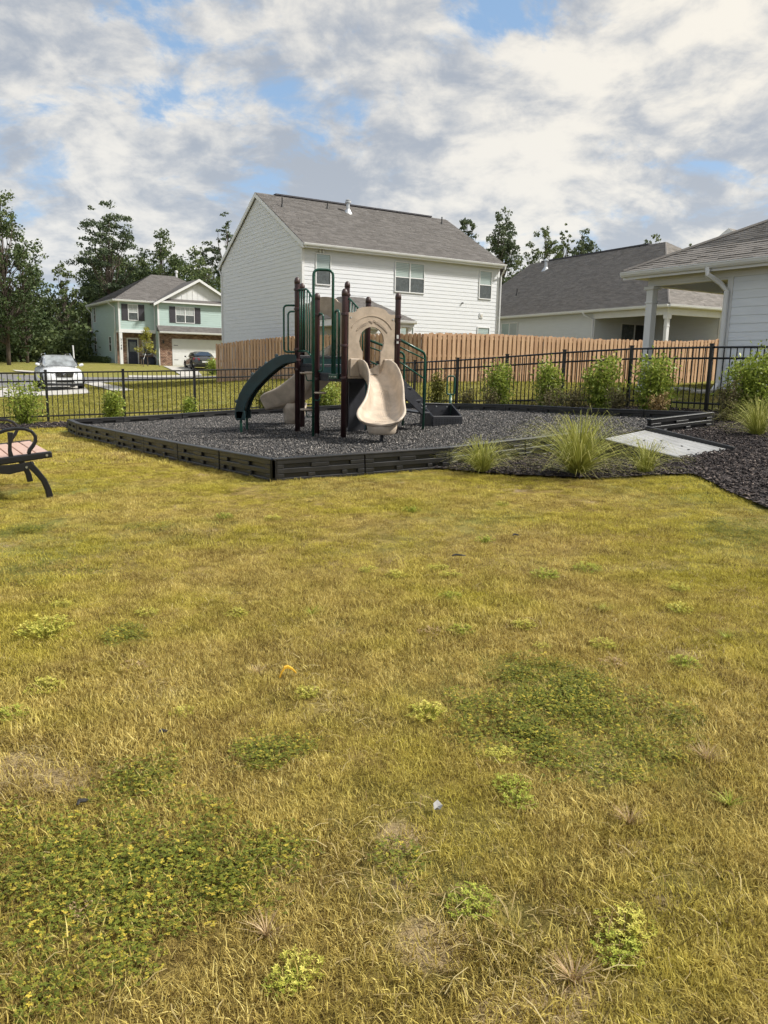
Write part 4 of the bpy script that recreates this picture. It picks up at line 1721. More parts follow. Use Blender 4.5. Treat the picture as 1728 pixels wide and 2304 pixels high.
M_SHIN = shingle_mat('brown_grey_shingle', (.080, .074, .070), (.142, .132, .125), (.225, .21, .20))
M_SHINR = shingle_mat('warm_grey_shingle', (.14, .128, .116), (.22, .202, .186), (.33, .305, .28))


def brick_mat():
    m = bpy.data.materials.new('brick')
    m.use_nodes = True
    t = NT(m.node_tree)
    b = m.node_tree.nodes['Principled BSDF']
    at = t.n('ShaderNodeAttribute', attribute_name='tint')
    geo = t.n('ShaderNodeNewGeometry')
    n = t.noise(geo.outputs['Position'], 7, 4, .6)
    f = t.math('ADD', t.math('MULTIPLY', at.outputs['Fac'], .7), t.math('MULTIPLY', n, .3))
    t.link(t.ramp(f, [(.1, (.13, .08, .06)), (.45, (.27, .155, .11)), (.75, (.38, .24, .17)), (.95, (.48, .37, .29))]), b.inputs['Base Color'])
    b.inputs['Roughness'].default_value = .9
    return m


M_BRICK = brick_mat()
M_MORT = mat('mortar', (.36, .31, .26), .95, .1, 4)


def siding(parent, fr, L, z0, z1, expo, m, gable=None, prefix='siding_board', joined=False, a0=0.0, holes=()):
    """lap boards on the wall plane b = 0 of frame fr (outside is -b); gable=(apex height) cuts them to a gable"""
    n = int(math.ceil((z1 - z0) / expo))
    acc = MB(fr)
    for k in range(n):
        c0 = z0 + k * expo
        c1 = min(c0 + expo, z1)
        lo, hi = a0, a0 + L
        lo1, hi1 = lo, hi
        if gable:
            ze, za = gable
            def cut(c):
                if c <= ze:
                    return 0.0
                return (c - ze) / (za - ze) * L / 2
            lo, hi = a0 + cut(c0), a0 + L - cut(c0)
            lo1, hi1 = a0 + cut(c1), a0 + L - cut(c1)
            if hi - lo < .08:
                continue
        spans = [(lo, hi, lo1, hi1)]
        for (h0, h1, hz0, hz1) in holes:
            if c0 < hz1 and c1 > hz0:
                ns = []
                for s in spans:
                    if h0 > s[0] + .02:
                        ns.append((s[0], min(s[1], h0), s[2], min(s[3], h0)))
                    if h1 < s[1] - .02:
                        ns.append((max(s[0], h1), s[1], max(s[2], h1), s[3]))
                spans = ns
        for (s0, s1, t0, t1) in spans:
            if s1 - s0 < .02:
                continue
            mb = acc if joined else MB(fr)
            mb.hexa([(s0, -.016, c0), (s1, -.016, c0), (s1, 0, c0), (s0, 0, c0), (t0, -.004, c1 + .004), (t1, -.004, c1 + .004), (t1, 0, c1 + .004), (t0, 0, c1 + .004)])
            if not joined:
                mb.build(prefix, m, parent)
    if joined:
        o = acc.build('siding', m, parent)
        o['kind'] = 'stuff'


def shingles(parent, quad, expo, tab, m, n_single=0, lift=.012, name='shingle'):
    """shingles on a roof plane given by 4 points: eave left, eave right, ridge right, ridge left"""
    e0, e1, r1, r0 = [Vector(p) for p in quad]
    nrm = (e1 - e0).cross(r0 - e0)
    if nrm.length < 1e-4:
        nrm = (e1 - e0).cross(r1 - e0)
    nrm.normalize()
    if nrm.z < 0:
        nrm = -nrm
    # slope length measured perpendicular to the eave
    ed = (e1 - e0).normalized()
    sl = (r0 - e0) - ed * (r0 - e0).dot(ed)
    H = sl.length
    sd_ = sl.normalized()
    rows = max(1, int(H / expo))
    V, Fq, T = [], [], []
    singles = []
    for k in range(rows):
        t0, t1 = k * expo / H, min(1.0, (k + 1) * expo / H)
        A0, A1 = e0.lerp(r0, t0), e1.lerp(r1, t0)
        B0, B1 = e0.lerp(r0, t1), e1.lerp(r1, t1)
        L0 = (A1 - A0).length
        if L0 < .05:
            continue
        x = -rnd.uniform(0, tab)
        while x < L0:
            w_ = tab * rnd.choice((.6, .8, 1.0, 1.2))
            x0, x1 = max(0, x), min(L0, x + w_ * .985)
            x += w_
            if x1 - x0 < .02:
                continue
            u0, u1 = x0 / L0, x1 / L0
            th = lift * rnd.choice((.7, 1.0, 1.5))
            a, b = A0.lerp(A1, u0), A0.lerp(A1, u1)
            if (B1 - B0).length < .05:
                c, d = B0.lerp(B1, .5), B0.lerp(B1, .5)
            else:
                ub0 = max(0, min(1, ((a + sd_ * expo) - B0).dot(ed) / max(1e-6, (B1 - B0).length)))
                ub1 = max(0, min(1, ((b + sd_ * expo) - B0).dot(ed) / max(1e-6, (B1 - B0).length)))
                c, d = B0.lerp(B1, ub1), B0.lerp(B1, ub0)
            pts = [a, b, a + nrm * th, b + nrm * th, c + nrm * .003, d + nrm * .003]
            fcs = [(0, 1, 3, 2), (2, 3, 4, 5), (0, 2, 5), (1, 4, 3)]
            if len(singles) < n_single:
                singles.append(pts)
            else:
                i0 = len(V)
                V += [tuple(p) for p in pts]
                Fq += [tuple(i0 + i for i in (0, 1, 3, 2)), tuple(i0 + i for i in (2, 3, 4, 5))]
                tt = rnd.random()
                T += [tt, tt]
    org = ORG[parent.name]
    if V:
        me = np_mesh('shingle_field', np.array(V) - np.array(org), Fq, m, T)
        o = link_mesh('shingle_field', me, parent)
        o['kind'] = 'stuff'
    for pts in singles:
        me = bpy.data.meshes.new(name)
        me.from_pydata([tuple(p - org) for p in pts], [], fcs)
        me.materials.append(m)
        link_mesh(name, me, parent)


def sheet(parent, name, pts, m, th=.06, down=True):
    """thin closed slab under 3 or 4 points"""
    P_ = [Vector(p) for p in pts]
    d = Vector((0, 0, -th))
    mb = MB()
    mb.prism([tuple(p) for p in P_], tuple(d))
    return mb.build(name, m, parent)


def window(parent, fr, a0, a1, c0, c1, units=1, mupper=None, mlower=None, out=.03, grid=False, shutters=0.0, fw=.05):
    """double hung window on plane b=0 of fr; frame proud of the wall, panes recessed in it"""
    mb = MB(fr)
    y0, y1 = -out - .02, -.002
    mb.box(a0, a1, y0, y1, c1 - fw, c1)
    mb.box(a0, a1, y0 - .012, y1, c0, c0 + fw)
    mb.box(a0, a0 + fw, y0, y1, c0 + fw, c1 - fw)
    mb.box(a1 - fw, a1, y0, y1, c0 + fw, c1 - fw)
    cm = (c0 + c1) / 2
    uw = (a1 - a0) / units
    for u in range(units):
        if u:
            mb.box(a0 + u * uw - fw * .7, a0 + u * uw + fw * .7, y0, y1, c0 + fw, c1 - fw)
    wn = mb.build('window', M_TRIM, parent)
    for u in range(units):
        x0 = a0 + u * uw + (fw if u == 0 else fw * .7)
        x1 = a0 + (u + 1) * uw - (fw if u == units - 1 else fw * .7)
        m2 = MB(fr)
        m2.box(x0, x1, y0 + .012, y1, cm - .022, cm + .022)
        if grid:
            xm = (x0 + x1) / 2
            m2.box(xm - .01, xm + .01, y0 + .02, y1, cm + .022, c1 - fw)
            cg = (cm + c1 - fw) / 2
            m2.box(x0, xm - .01, y0 + .02, y1, cg - .01, cg + .01)
            m2.box(xm + .01, x1, y0 + .02, y1, cg - .01, cg + .01)
        m2.build('sash_rail', M_TRIM, wn)
        m2 = MB(fr)
        m2.box(x0, x1, y0 + .034, y1 + .001, cm + .022, c1 - fw)
        m2.build('pane', mupper or M_BLIND, wn)
        m2 = MB(fr)
        m2.box(x0, x1, y0 + .026, y1 + .001, c0 + fw, cm - .022)
        m2.build('pane', mlower or M_GLASSD, wn)
    if shutters:
        for s0, s1 in ((a0 - shutters - .02, a0 - .02), (a1 + .02, a1 + shutters + .02)):
            m2 = MB(fr)
            m2.box(s0, s1, -.045, -.018, c0, c1)
            n = 12
            for i in range(n):
                z = c0 + .06 + (c1 - c0 - .12) * i / n
                m2.box(s0 + .04, s1 - .04, -.055, -.045, z, z + (c1 - c0) / n * .55)
            m2.build('shutter', M_SHUT, parent)
    return wn


def wrect(fr, px):
    """window rectangle from photo pixel corners TL,TR,BL,BR on the wall plane b=0 of fr"""
    q = [fr.inv(on_plane(x, y, fr.o, fr.e2)) for x, y in px]
    return (q[0][0] + q[2][0]) / 2, (q[1][0] + q[3][0]) / 2, (q[2][2] + q[3][2]) / 2, (q[0][2] + q[1][2]) / 2


def gutter(parent, p, q, drop=.11, proj=.11, m=None):
    """gutter trough along an eave from p to q (outer side to the left of p->q seen from above is -normal)"""
    p, q = Vector(p), Vector(q)
    d = (q - p).normalized()
    n = Vector((d.y, -d.x, 0))
    sec = [(0, 0), (proj, 0), (proj, -.025), (proj * .93, -.03), (proj * .86, -drop * .6), (proj * .6, -drop), (0, -drop)]
    mb = MB()
    a = [tuple(p + n * x + Vector((0, 0, z))) for x, z in sec]
    mb.prism(a, tuple(q - p))
    return mb.build('gutter', m or M_TRIM, parent)


def downspout(parent, pts, wd=.075, m=None):
    mb = MB()
    mb.tube([tuple(p) for p in pts], wd * .62, 6)
    return mb.build('downspout', m or M_TRIM, parent)


def vent_pipe(parent, p, h, r, m, flash=None):
    mb = MB()
    p = Vector(p)
    mb.lathe(tuple(p - Vector((0, 0, .25))), [(r, 0), (r, h + .25)], 10)
    o = mb.build('vent_pipe', m, parent)
    mb = MB()
    mb.lathe(tuple(p - Vector((0, 0, .16))), [(r * 3.2, 0), (r * 1.15, .3)], 10)
    mb.build('flashing', flash or m, o)
    return o


# ------------------------------------------------------------------ two storey white house
WANG = R(32)
WA = Vector((-3.645, 34.0, 0)) + Vector((math.cos(WANG), math.sin(WANG), 0)) * .12 + Vector((-math.sin(WANG), math.cos(WANG), 0)) * .34
WZ = .62
WL, WWd = 10.95, 9.75
RIDGE = at_y(574, 433, WA.y + math.cos(WANG) * WWd / 2).z - .12 - WZ
_k = .32 / (WWd / 2)
EAVE = (6.33 - .12 - WZ + _k * RIDGE) / (1 + _k)
WF = Fr((WA.x, WA.y, WZ), WANG)
wh = thing('white_house', (WA.x, WA.y, WZ), 'two storey white lap sided house with brown shingle roof behind the playground', 'house')
mb = MB(WF)
mb.box(.012, WL - .012, .012, WWd - .012, -.8, EAVE)
mb.prism([(.012, .012, EAVE), (.012, WWd - .012, EAVE), (.012, WWd / 2, RIDGE - .02)], (WL - .024, 0, 0))
mb.build('wall', M_BACK, wh)
fr_front = Fr(WF.o, e1=WF.e1, e2=WF.e2)                                       # long facade, outside is -e2
fr_gable = Fr(WF(0, WWd, 0), e1=-WF.e2, e2=WF.e1)                             # gable, outside is -e1 (to the left)
siding(wh, fr_front, WL - .2, -.2, EAVE - .02, .178, M_WHITE, a0=.1)
siding(wh, fr_gable, WWd - .2, -.2, RIDGE - .12, .178, M_WHITE, gable=(EAVE, RIDGE - .05), a0=.1)
for fr, L in ((fr_front, WL), (fr_gable, WWd)):
    for a0, a1 in ((-.02, .10), (L - .10, L + .02)):
        mb = MB(fr)
        mb.box(a0, a1, -.026, .05, -.2, EAVE)
        mb.build('corner_board', M_TRIM, wh)
OV = .32
sl_ = (RIDGE - EAVE) / (WWd / 2)
ez = EAVE - OV * sl_ + .12
q_f = [WF(-.12, -OV, ez), WF(WL + .12, -OV, ez), WF(WL + .12, WWd / 2, RIDGE + .12), WF(-.12, WWd / 2, RIDGE + .12)]
q_b = [WF(WL + .12, WWd + OV, ez), WF(-.12, WWd + OV, ez), WF(-.12, WWd / 2, RIDGE + .12), WF(WL + .12, WWd / 2, RIDGE + .12)]
rf = sheet(wh, 'roof', q_f, M_SHIN, .10)
sheet(rf, 'roof_back', q_b, M_SHIN, .10)
shingles(rf, [Vector(p) + Vector((0, 0, .003)) for p in q_f], .142, .33, M_SHIN, 0, .016)
mb = MB(WF)
mb.box(.9, WL - .9, WWd / 2 - .14, WWd / 2 + .14, RIDGE + .11, RIDGE + .175)
mb.build('ridge_vent', M_SHUT, rf)
# rake boards, fascia, soffit and gutter
for s in (0, 1):
    e_, r_ = (WF(-.13, -OV if s == 0 else WWd + OV, ez - .015), WF(-.13, WWd / 2, RIDGE + .105))
    mb = MB()
    d = Vector((0, 0, -.20))
    t = WF.e1 * .05
    mb.hexa([tuple(e_ + d), tuple(r_ + d), tuple(r_ + d + t), tuple(e_ + d + t), tuple(e_), tuple(r_), tuple(r_ + t), tuple(e_ + t)])
    mb.build('rake_board', M_TRIM, wh)
mb = MB(WF)
mb.box(-.10, WL + .10, -OV + .01, .0, ez - .17, ez - .14)
mb.build('soffit', M_SOFF, wh)
mb = MB(WF)
mb.box(-.10, WL + .12, -OV - .012, -OV + .012, ez - .19, ez - .02)
mb.build('fascia', M_TRIM, wh)
gutter(wh, WF(-.10, -OV - .013, ez - .01), WF(WL + .12, -OV - .013, ez - .01))
downspout(wh, [WF(WL + .05, -OV - .06, ez - .10), WF(WL + .05, -OV - .06, ez - .22), WF(WL + .06, -.09, ez - .55), WF(WL + .06, -.09, -.1)])
downspout(wh, [WF(-.05, WWd + OV, ez - .05), WF(-.05, WWd + OV, ez - .2), WF(-.05, WWd + .02, ez - .5), WF(-.05, WWd + .02, -.1)])
wins = [([(709.3, 568.5), (745.5, 572.5), (709.3, 640), (743, 643.5)], 1), ([(888.4, 587.3), (956.2, 594.2), (886.6, 657), (952.9, 662)], 2), ([(1078.5, 607.6), (1107.3, 610.6), (1075.7, 672.9), (1104.3, 674.7)], 1),
        ([(868, 722.5), (930.5, 725.5), (867, 786), (929, 788)], 2), ([(1072.7, 735.3), (1100.5, 736.6), (1071.5, 787), (1099.5, 788)], 1)]
for px, u in wins:
    a0, a1, c0, c1 = wrect(fr_front, px)
    window(wh, fr_front, a0, a1, c0, c1, u, fw=.045)
a0, _, c0 = fr_front.inv(on_plane(1081.5, 710, WF.o, WF.e2))
mb = MB(WF)
mb.box(a0 - .11, a0 + .11, -.05, -.017, c0 - .13, c0 + .12)
vb = mb.build('wall_vent', M_TRIM, wh, bev=.01)
mb = MB(WF)
mb.box(a0 - .04, a0 + .06, -.075, -.05, c0 - .06, c0 + .06)
mb.build('vent_flap', M_SOFF, vb)
a0, _, c0 = fr_front.inv(on_plane(1039, 682, WF.o, WF.e2))
mb = MB(WF)
mb.tube([(a0, -.10, c0), (a0, -.01, c0)], .035, 8)
mb.build('hose_outlet', M_DARKG, wh)
a0, _, c0 = fr_front.inv(on_plane(718.7, 554.7, WF.o, WF.e2))
mb = MB(WF)
mb.tube([(a0, -.02, ez - .19), (a0, -.10, ez - .27)], .05, 8)
mb.tube([(a0 + .16, -.02, ez - .19), (a0 + .16, -.10, ez - .27)], .05, 8)
mb.build('flood_light', M_TRIM, wh)
nrm_f = Vector(q_f[1]) - Vector(q_f[0])
pn = nrm_f.cross(Vector(q_f[3]) - Vector(q_f[0])).normalized()
for x, y, h, r, m in ((635, 466, .42, .032, M_DARKG), (737, 470, .36, .032, M_DARKG), (994, 504, .36, .032, M_DARKG)):
    vent_pipe(rf, on_plane(x, y, q_f[0], pn), h, r, m)
fp = on_plane(783, 478, q_f[0], pn)
fv = vent_pipe(rf, fp, .42, .085, mat('galvanised', (.55, .56, .57), .4, .1, 5, metal=.6))
mb = MB()
mb.lathe((fp.x, fp.y, fp.z + .42), [(.09, 0), (.15, .02), (.15, .10), (.09, .13), (.13, .15), (.05, .20)], 12)
mb.build('vent_cap', MATS['galvanised'], fv)
# low hipped patio roof on the facade
pa0, pa1 = fr_front.inv(on_plane(716, 690, WF.o, WF.e2))[0], fr_front.inv(on_plane(842, 700, WF.o, WF.e2))[0]
tipy = 2.75
ph = 2.55
pr = [WF(pa0 - .3, -3.0, ph), WF(pa1 + .3, -3.0, ph), WF(pa1 + .3, .0, ph), WF(pa0 - .3, .0, ph), WF((pa0 + pa1) / 2 - .5, -.6, ph + 1.05), WF((pa0 + pa1) / 2 + .5, -.6, ph + 1.05), WF((pa0 + pa1) / 2 - .5, -.03, ph + 1.05), WF((pa0 + pa1) / 2 + .5, -.03, ph + 1.05)]
mb = MB()
mb.add([tuple(p) for p in pr], [(0, 1, 5, 4), (1, 2, 7, 5), (3, 0, 4, 6), (4, 5, 7, 6), (0, 3, 2, 1), (2, 3, 6, 7)])
pro = mb.build('patio_roof', M_SHIN, wh)
for quad in ([pr[0], pr[1], pr[5], pr[4]], [pr[1], pr[2], pr[7], pr[5]]):
    shingles(pro, [Vector(p) + Vector((0, 0, .004)) for p in quad], .15, .33, M_SHIN, 0, .014)
gutter(pro, pr[0] + Vector((0, 0, -.005)), pr[1] + Vector((0, 0, -.005)), .13)
gutter(pro, pr[1] + Vector((0, 0, -.005)), pr[2] + Vector((0, 0, -.005)), .13)
mb = MB(WF)
mb.box(pa0 - .25, pa1 + .25, -2.95, -.05, ph - .28, ph - .01)
mb.build('patio_beam', M_TRIM, pro)
for a in (pa0 - .1, pa1 + .1):
    mb = MB(WF)
    mb.box(a - .09, a + .09, -2.85, -2.67, -.6, ph - .29)
    mb.build('patio_post', M_TRIM, pro)

# ------------------------------------------------------------------ grey one storey house
GZ0 = 1.65
GF = Fr((13.47, 38.0, GZ0), R(28.5))
GF.o = GF(.40, .40, 0)
GA = GF.o.copy()
GWd, GLn = 12.2, 18.0
gh = thing('grey_house', (GA.x, GA.y, GZ0), 'one storey pale grey house with long brown roof behind the wooden fence', 'house')
gE = 4.447 - .05 - GZ0
go = .35
_rp = GF(GWd / 2, GWd / 2, 0)
gR = at_y(1500, 544, _rp.y).z - GZ0
PD, PWd = 5.0, 3.8                # porch: along b from the corner, and its depth along a
mb = MB(GF)
mb.box(PWd, GWd, .012, GLn, -1.2, gE - .05)
mb.box(.012, PWd, PD, GLn, -1.2, gE - .05)
mb.build('wall', M_BACK, gh)
fr_gl = Fr(GF(0, GLn, 0), e1=-GF.e2, e2=GF.e1)          # left wall, outside is -a
siding(gh, fr_gl, GLn - PD - .1, -.4, gE - .02, .178, M_GREYS)
fr_gp = Fr(GF(PWd, PD, 0), e1=-GF.e2, e2=GF.e1)
siding(gh, fr_gp, PD - .1, -.4, gE - .1, .178, M_GREYS)
fr_gpb = Fr(GF(0, PD, 0), e1=GF.e1, e2=GF.e2)
siding(gh, fr_gpb, PWd, -.4, gE - .1, .178, M_GREYS)
fr_gr = Fr(GF(PWd, 0, 0), e1=GF.e1, e2=GF.e2)
siding(gh, fr_gr, GWd - PWd, -.4, gE - .02, .178, M_GREYS, a0=.1)
mb = MB(fr_gl)
mb.box(GLn - PD - .1, GLn - PD + .03, -.03, .03, -.4, gE - .02)
mb.build('corner_board', M_TRIM, gh)
mb = MB(GF)
mb.box(PWd - .03, PWd + .10, -.03, .03, -.4, gE - .02)
mb.build('corner_board', M_TRIM, gh)
# porch ceiling, beams, corner post, sliding door
mb = MB(GF)
mb.box(.0, PWd - .02, .0, PD - .02, gE - .08, gE - .04)
mb.build('porch_ceiling', M_PORCH, gh)
mb = MB(GF)
mb.box(-.02, .18, -.02, PD, gE - .42, gE - .082)
mb.box(.181, PWd, -.02, .18, gE - .42, gE - .082)
mb.build('porch_beam', M_TRIM, gh)
mb = MB(GF)
mb.box(-.01, .17, -.01, .17, -.6, gE - .421)
gpst = mb.build('porch_post', M_TRIM, gh)
for c0, c1, e in ((gE - .62, gE - .425, .045), (gE - .98, gE - .94, .02)):
    mb = MB(GF)
    mb.box(-.01 - e, .17 + e, -.01 - e, .17 + e, c0, c1)
    mb.build('post_collar', M_TRIM, gpst)
a0, a1, _c, c1 = wrect(fr_gpb, [(1395, 729), (1456, 733), (1393, 790), (1455, 792)])
c0 = 0.0
mb = MB(fr_gpb)
mb.box(a0, a1, -.06, -.018, c1, c1 + .07)
mb.box(a0, a0 + .07, -.06, -.018, c0, c1)
mb.box(a1 - .07, a1, -.06, -.018, c0, c1)
mb.box((a0 + a1) / 2 - .04, (a0 + a1) / 2 + .04, -.06, -.018, c0, c1)
dd = mb.build('patio_door', M_TRIM, gh)
for x0, x1, m in ((a0 + .07, (a0 + a1) / 2 - .04, M_GLASSD), ((a0 + a1) / 2 + .04, a1 - .07, mat('dark_glass', (.012, .014, .016), .1, .1, 3, spec=.8))):
    mb = MB(fr_gpb)
    mb.box(x0, x1, -.04, -.019, c0, c1)
    mb.build('pane', m, dd)
# window near the left end of the visible wall
w0, w1, z0, z1 = wrect(fr_gl, [(1129, 727), (1165.5, 724.5), (1128, 785), (1164.5, 785)])
mb = MB(fr_gl)
mb.box(w0, w1, -.06, -.018, z1 - .06, z1)
mb.box(w0, w0 + .06, -.06, -.018, z0, z1 - .06)
mb.box(w1 - .06, w1, -.06, -.018, z0, z1 - .06)
mb.box((w0 + w1) / 2 - .035, (w0 + w1) / 2 + .035, -.06, -.018, z0, z1 - .06)
wn = mb.build('window', M_TRIM, gh)
for x0, x1, m in ((w0 + .06, (w0 + w1) / 2 - .035, M_BLIND), ((w0 + w1) / 2 + .035, w1 - .06, M_BLIND2)):
    mb = MB(fr_gl)
    mb.box(x0, x1, -.04, -.019, z0, z1 - .06)
    mb.build('pane', m, wn)
rr0, rr1 = GWd / 2, GLn + .1
ezz = gE + .05
gq = [GF(-go, GLn + .3, ezz), GF(-go, -go, ezz), GF(rr0, rr0, gR), GF(rr0, rr1 + .2, gR)]
gq2 = [GF(-go, -go, ezz), GF(GWd + go, -go, ezz), GF(rr0, rr0, gR)]
gq3 = [GF(GWd + go, -go, ezz), GF(GWd + go, GLn + .3, ezz), GF(rr0, rr1 + .2, gR), GF(rr0, rr0, gR)]
grf = sheet(gh, 'roof', gq, M_SHINR, .10)
sheet(grf, 'roof_hip', gq2, M_SHINR, .10)
sheet(grf, 'roof_back', gq3, M_SHINR, .10)
up = Vector((0, 0, .004))
shingles(grf, [p + up for p in gq], .142, .33, M_SHINR, 0, .018)
shingles(grf, [gq2[0] + up, gq2[1] + up, gq2[2] + up, gq2[2] + up], .142, .33, M_SHINR, 0, .018)
mb = MB()
mb.tube([tuple(GF(-go, -go, ezz + .02)), tuple(GF(rr0 - .15, rr0 - .15, gR - .09))], .06, 5)
mb.build('hip_cap', M_SHINR, grf)
mb = MB(GF)
mb.box(rr0 - .14, rr0 + .14, rr0 + 1.2, rr1 - 1, gR - .02, gR + .06)
mb.build('ridge_vent', M_SHUT, grf)
gutter(gh, GF(-go, GLn, ezz - .01), GF(-go, -go, ezz - .01), .14, .12)
gutter(gh, GF(-go, -go, ezz - .01), GF(GWd + go, -go, ezz - .01), .14, .12)
mb = MB(GF)
mb.box(-go + .01, .0, -go + .01, GLn, ezz - .16, ezz - .12)
mb.box(.001, GWd + go - .01, -go + .01, .0, ezz - .16, ezz - .12)
mb.build('soffit', M_SOFF, gh)
downspout(gh, [GF(-go - .06, PD + .5, ezz - .1), GF(-go - .06, PD + .45, ezz - .25), GF(-.07, PD + .07, ezz - .5), GF(-.07, PD + .05, -.4)])
downspout(gh, [GF(PWd + .6, -go - .06, ezz - .1), GF(PWd + .5, -go - .06, ezz - .25), GF(PWd + .05, -.07, ezz - .6), GF(PWd + .05, -.07, -.4)])
gpn = (gq[1] - gq[0]).cross(gq[3] - gq[0]).normalized()
fp = on_plane(1228, 606, gq[0], gpn)
fv = vent_pipe(grf, fp, .5, .10, MATS['galvanised'])
mb = MB()
mb.lathe((fp.x, fp.y, fp.z + .5), [(.11, 0), (.17, .02), (.17, .10), (.11, .14), (.05, .2)], 12)
mb.build('vent_cap', MATS['galvanised'], fv)
vent_pipe(grf, on_plane(1163, 664, gq[0], gpn), .40, .04, M_DARKG)

# ------------------------------------------------------------------ near house on the right
RA = Vector((7.50, 17.58, 0))
RZ0 = at_y(1621, 875, 17.58).z
RF_ = Fr((RA.x, RA.y, RZ0), R(32.2))
rh = thing('porch_house', (RA.x, RA.y, RZ0), 'near white sided house with covered corner porch at the right edge', 'house')
rE = 3.628 - .02 - RZ0
# wall plane a = 0, running towards the camera (b negative); porch beyond b = 0
BK = 9.0
mb = MB(RF_)
mb.box(.012, 9, -BK, -.012, -.3, rE - .02)
mb.build('wall', M_BACK, rh)
mb = MB(RF_)
mb.box(-.004, 9, -BK, -.003, -.35, -.005)
mb.build('foundation', M_FOUND, rh)
fr_r = Fr(RF_(0, 0, 0), e1=-RF_.e2, e2=RF_.e1)
siding(rh, fr_r, BK - .13, .0, rE - .28, .178, M_WHITEC, a0=.13)
mb = MB(fr_r)
mb.box(.0, .13, -.03, .02, .0, rE - .28)
mb.build('corner_board', M_TRIM, rh)
mb = MB(fr_r)
mb.box(-2.0, BK, -.034, .0, rE - .279, rE - .035)
mb.build('frieze_board', M_TRIM, rh)
fr_rb = Fr(RF_(9, 0, 0), e1=-RF_.e1, e2=-RF_.e2)
siding(rh, fr_rb, 8.9, .0, rE - .05, .178, M_WHITEC)
# porch
PB = 2.03
mb = MB(RF_)
mb.box(.0, 6.0, .0, PB + .1, rE - .08, rE - .04)
mb.build('porch_ceiling', M_PORCH, rh)
mb = MB(RF_)
mb.box(.001, .16, .005, PB + .16, rE - .32, rE - .081)
mb.box(.161, 6.0, PB, PB + .16, rE - .32, rE - .081)
mb.build('porch_beam', M_TRIM, rh)
mb = MB(RF_)
mb.box(-.02, .17, PB - .02, PB + .17, -.3, rE - .321)
cpst = mb.build('porch_column', M_TRIM, rh, bev=.008)
for c0, c1, e in ((rE - .40, rE - .322, .05), (rE - .72, rE - .68, .018), (-.1, .14, .03)):
    mb = MB(RF_)
    mb.box(-.02 - e, .17 + e, PB - .02 - e, PB + .17 + e, c0, c1)
    mb.build('column_collar', M_TRIM, cpst, bev=.006)
mb = MB(RF_)
mb.box(0, 5.5, 0, PB + .3, -.30, -.03)
mb.build('porch_slab', M_CONC, rh)
ro = .42
rez = rE + .02
sl_r = .495
RWd = 8.6
top_h = rez + sl_r * (RWd / 2 + ro)
rq = [RF_(-ro, PB + .16 + ro, rez), RF_(-ro, -BK - ro, rez), RF_(RWd / 2, -BK + RWd / 2, top_h), RF_(RWd / 2, PB + .16 - RWd / 2, top_h)]
rq2 = [RF_(RWd + ro, PB + .16 + ro, rez), RF_(-ro, PB + .16 + ro, rez), RF_(RWd / 2, PB + .16 - RWd / 2, top_h)]
rq = [rq[0], rq[1], rq[2], rq[3]]
rrf = sheet(rh, 'roof', rq, M_SHINR, .09)
sheet(rrf, 'roof_hip', rq2, M_SHINR, .09)
shingles(rrf, [p + up for p in rq], .142, .32, M_SHINR, 300, .016)
shingles(rrf, [p + up for p in (rq2[0], rq2[1], rq2[2], rq2[2])], .142, .32, M_SHINR, 0, .016)
mb = MB()
mb.tube([tuple(rq[0] + up * 4), tuple(rq[3] + up * 6)], .05, 5)
mb.build('hip_cap', M_SHINR, rrf)
gutter(rh, rq[0] + Vector((0, 0, -.012)), rq[1] + Vector((0, 0, -.012)), .115, .12)
gutter(rh, rq2[0] + Vector((0, 0, -.012)), rq2[1] + Vector((0, 0, -.012)), .115, .12)
mb = MB(RF_)
mb.box(-ro + .005, -.036, -BK, PB + .5, rE - .115, rE - .075)
mb.box(-.035, 8, PB + .17, PB + .55, rE - .115, rE - .075)
mb.build('soffit', M_SOFF, rh)
mb = MB(RF_)
mb.box(-ro - .006, -ro + .012, -BK, PB + .16 + ro, rE - .17, rE - .03)
mb.build('fascia', M_TRIM, rh)
downspout(rh, [RF_(-ro - .06, .22, rez - .10), RF_(-ro - .06, .20, rez - .26), RF_(-.20, .06, rez - .44), RF_(-.085, -.03, rez - .60), RF_(-.085, -.03, .12), RF_(-.22, -.03, -.04)], .09)
splash = MB(RF_)
splash.hexa([(-.75, -.18, -.10), (-.15, -.12, -.08), (-.15, .10, -.08), (-.75, .16, -.10), (-.75, -.18, -.04), (-.15, -.12, -.01), (-.15, .10, -.01), (-.75, .16, -.04)])
sp_o = splash.build('splash_block', M_CONCD, origin=RF_(-.4, 0, -.1), bev=.01)
setp(sp_o, 'small concrete splash block below the downspout of the porch house', 'splash block')

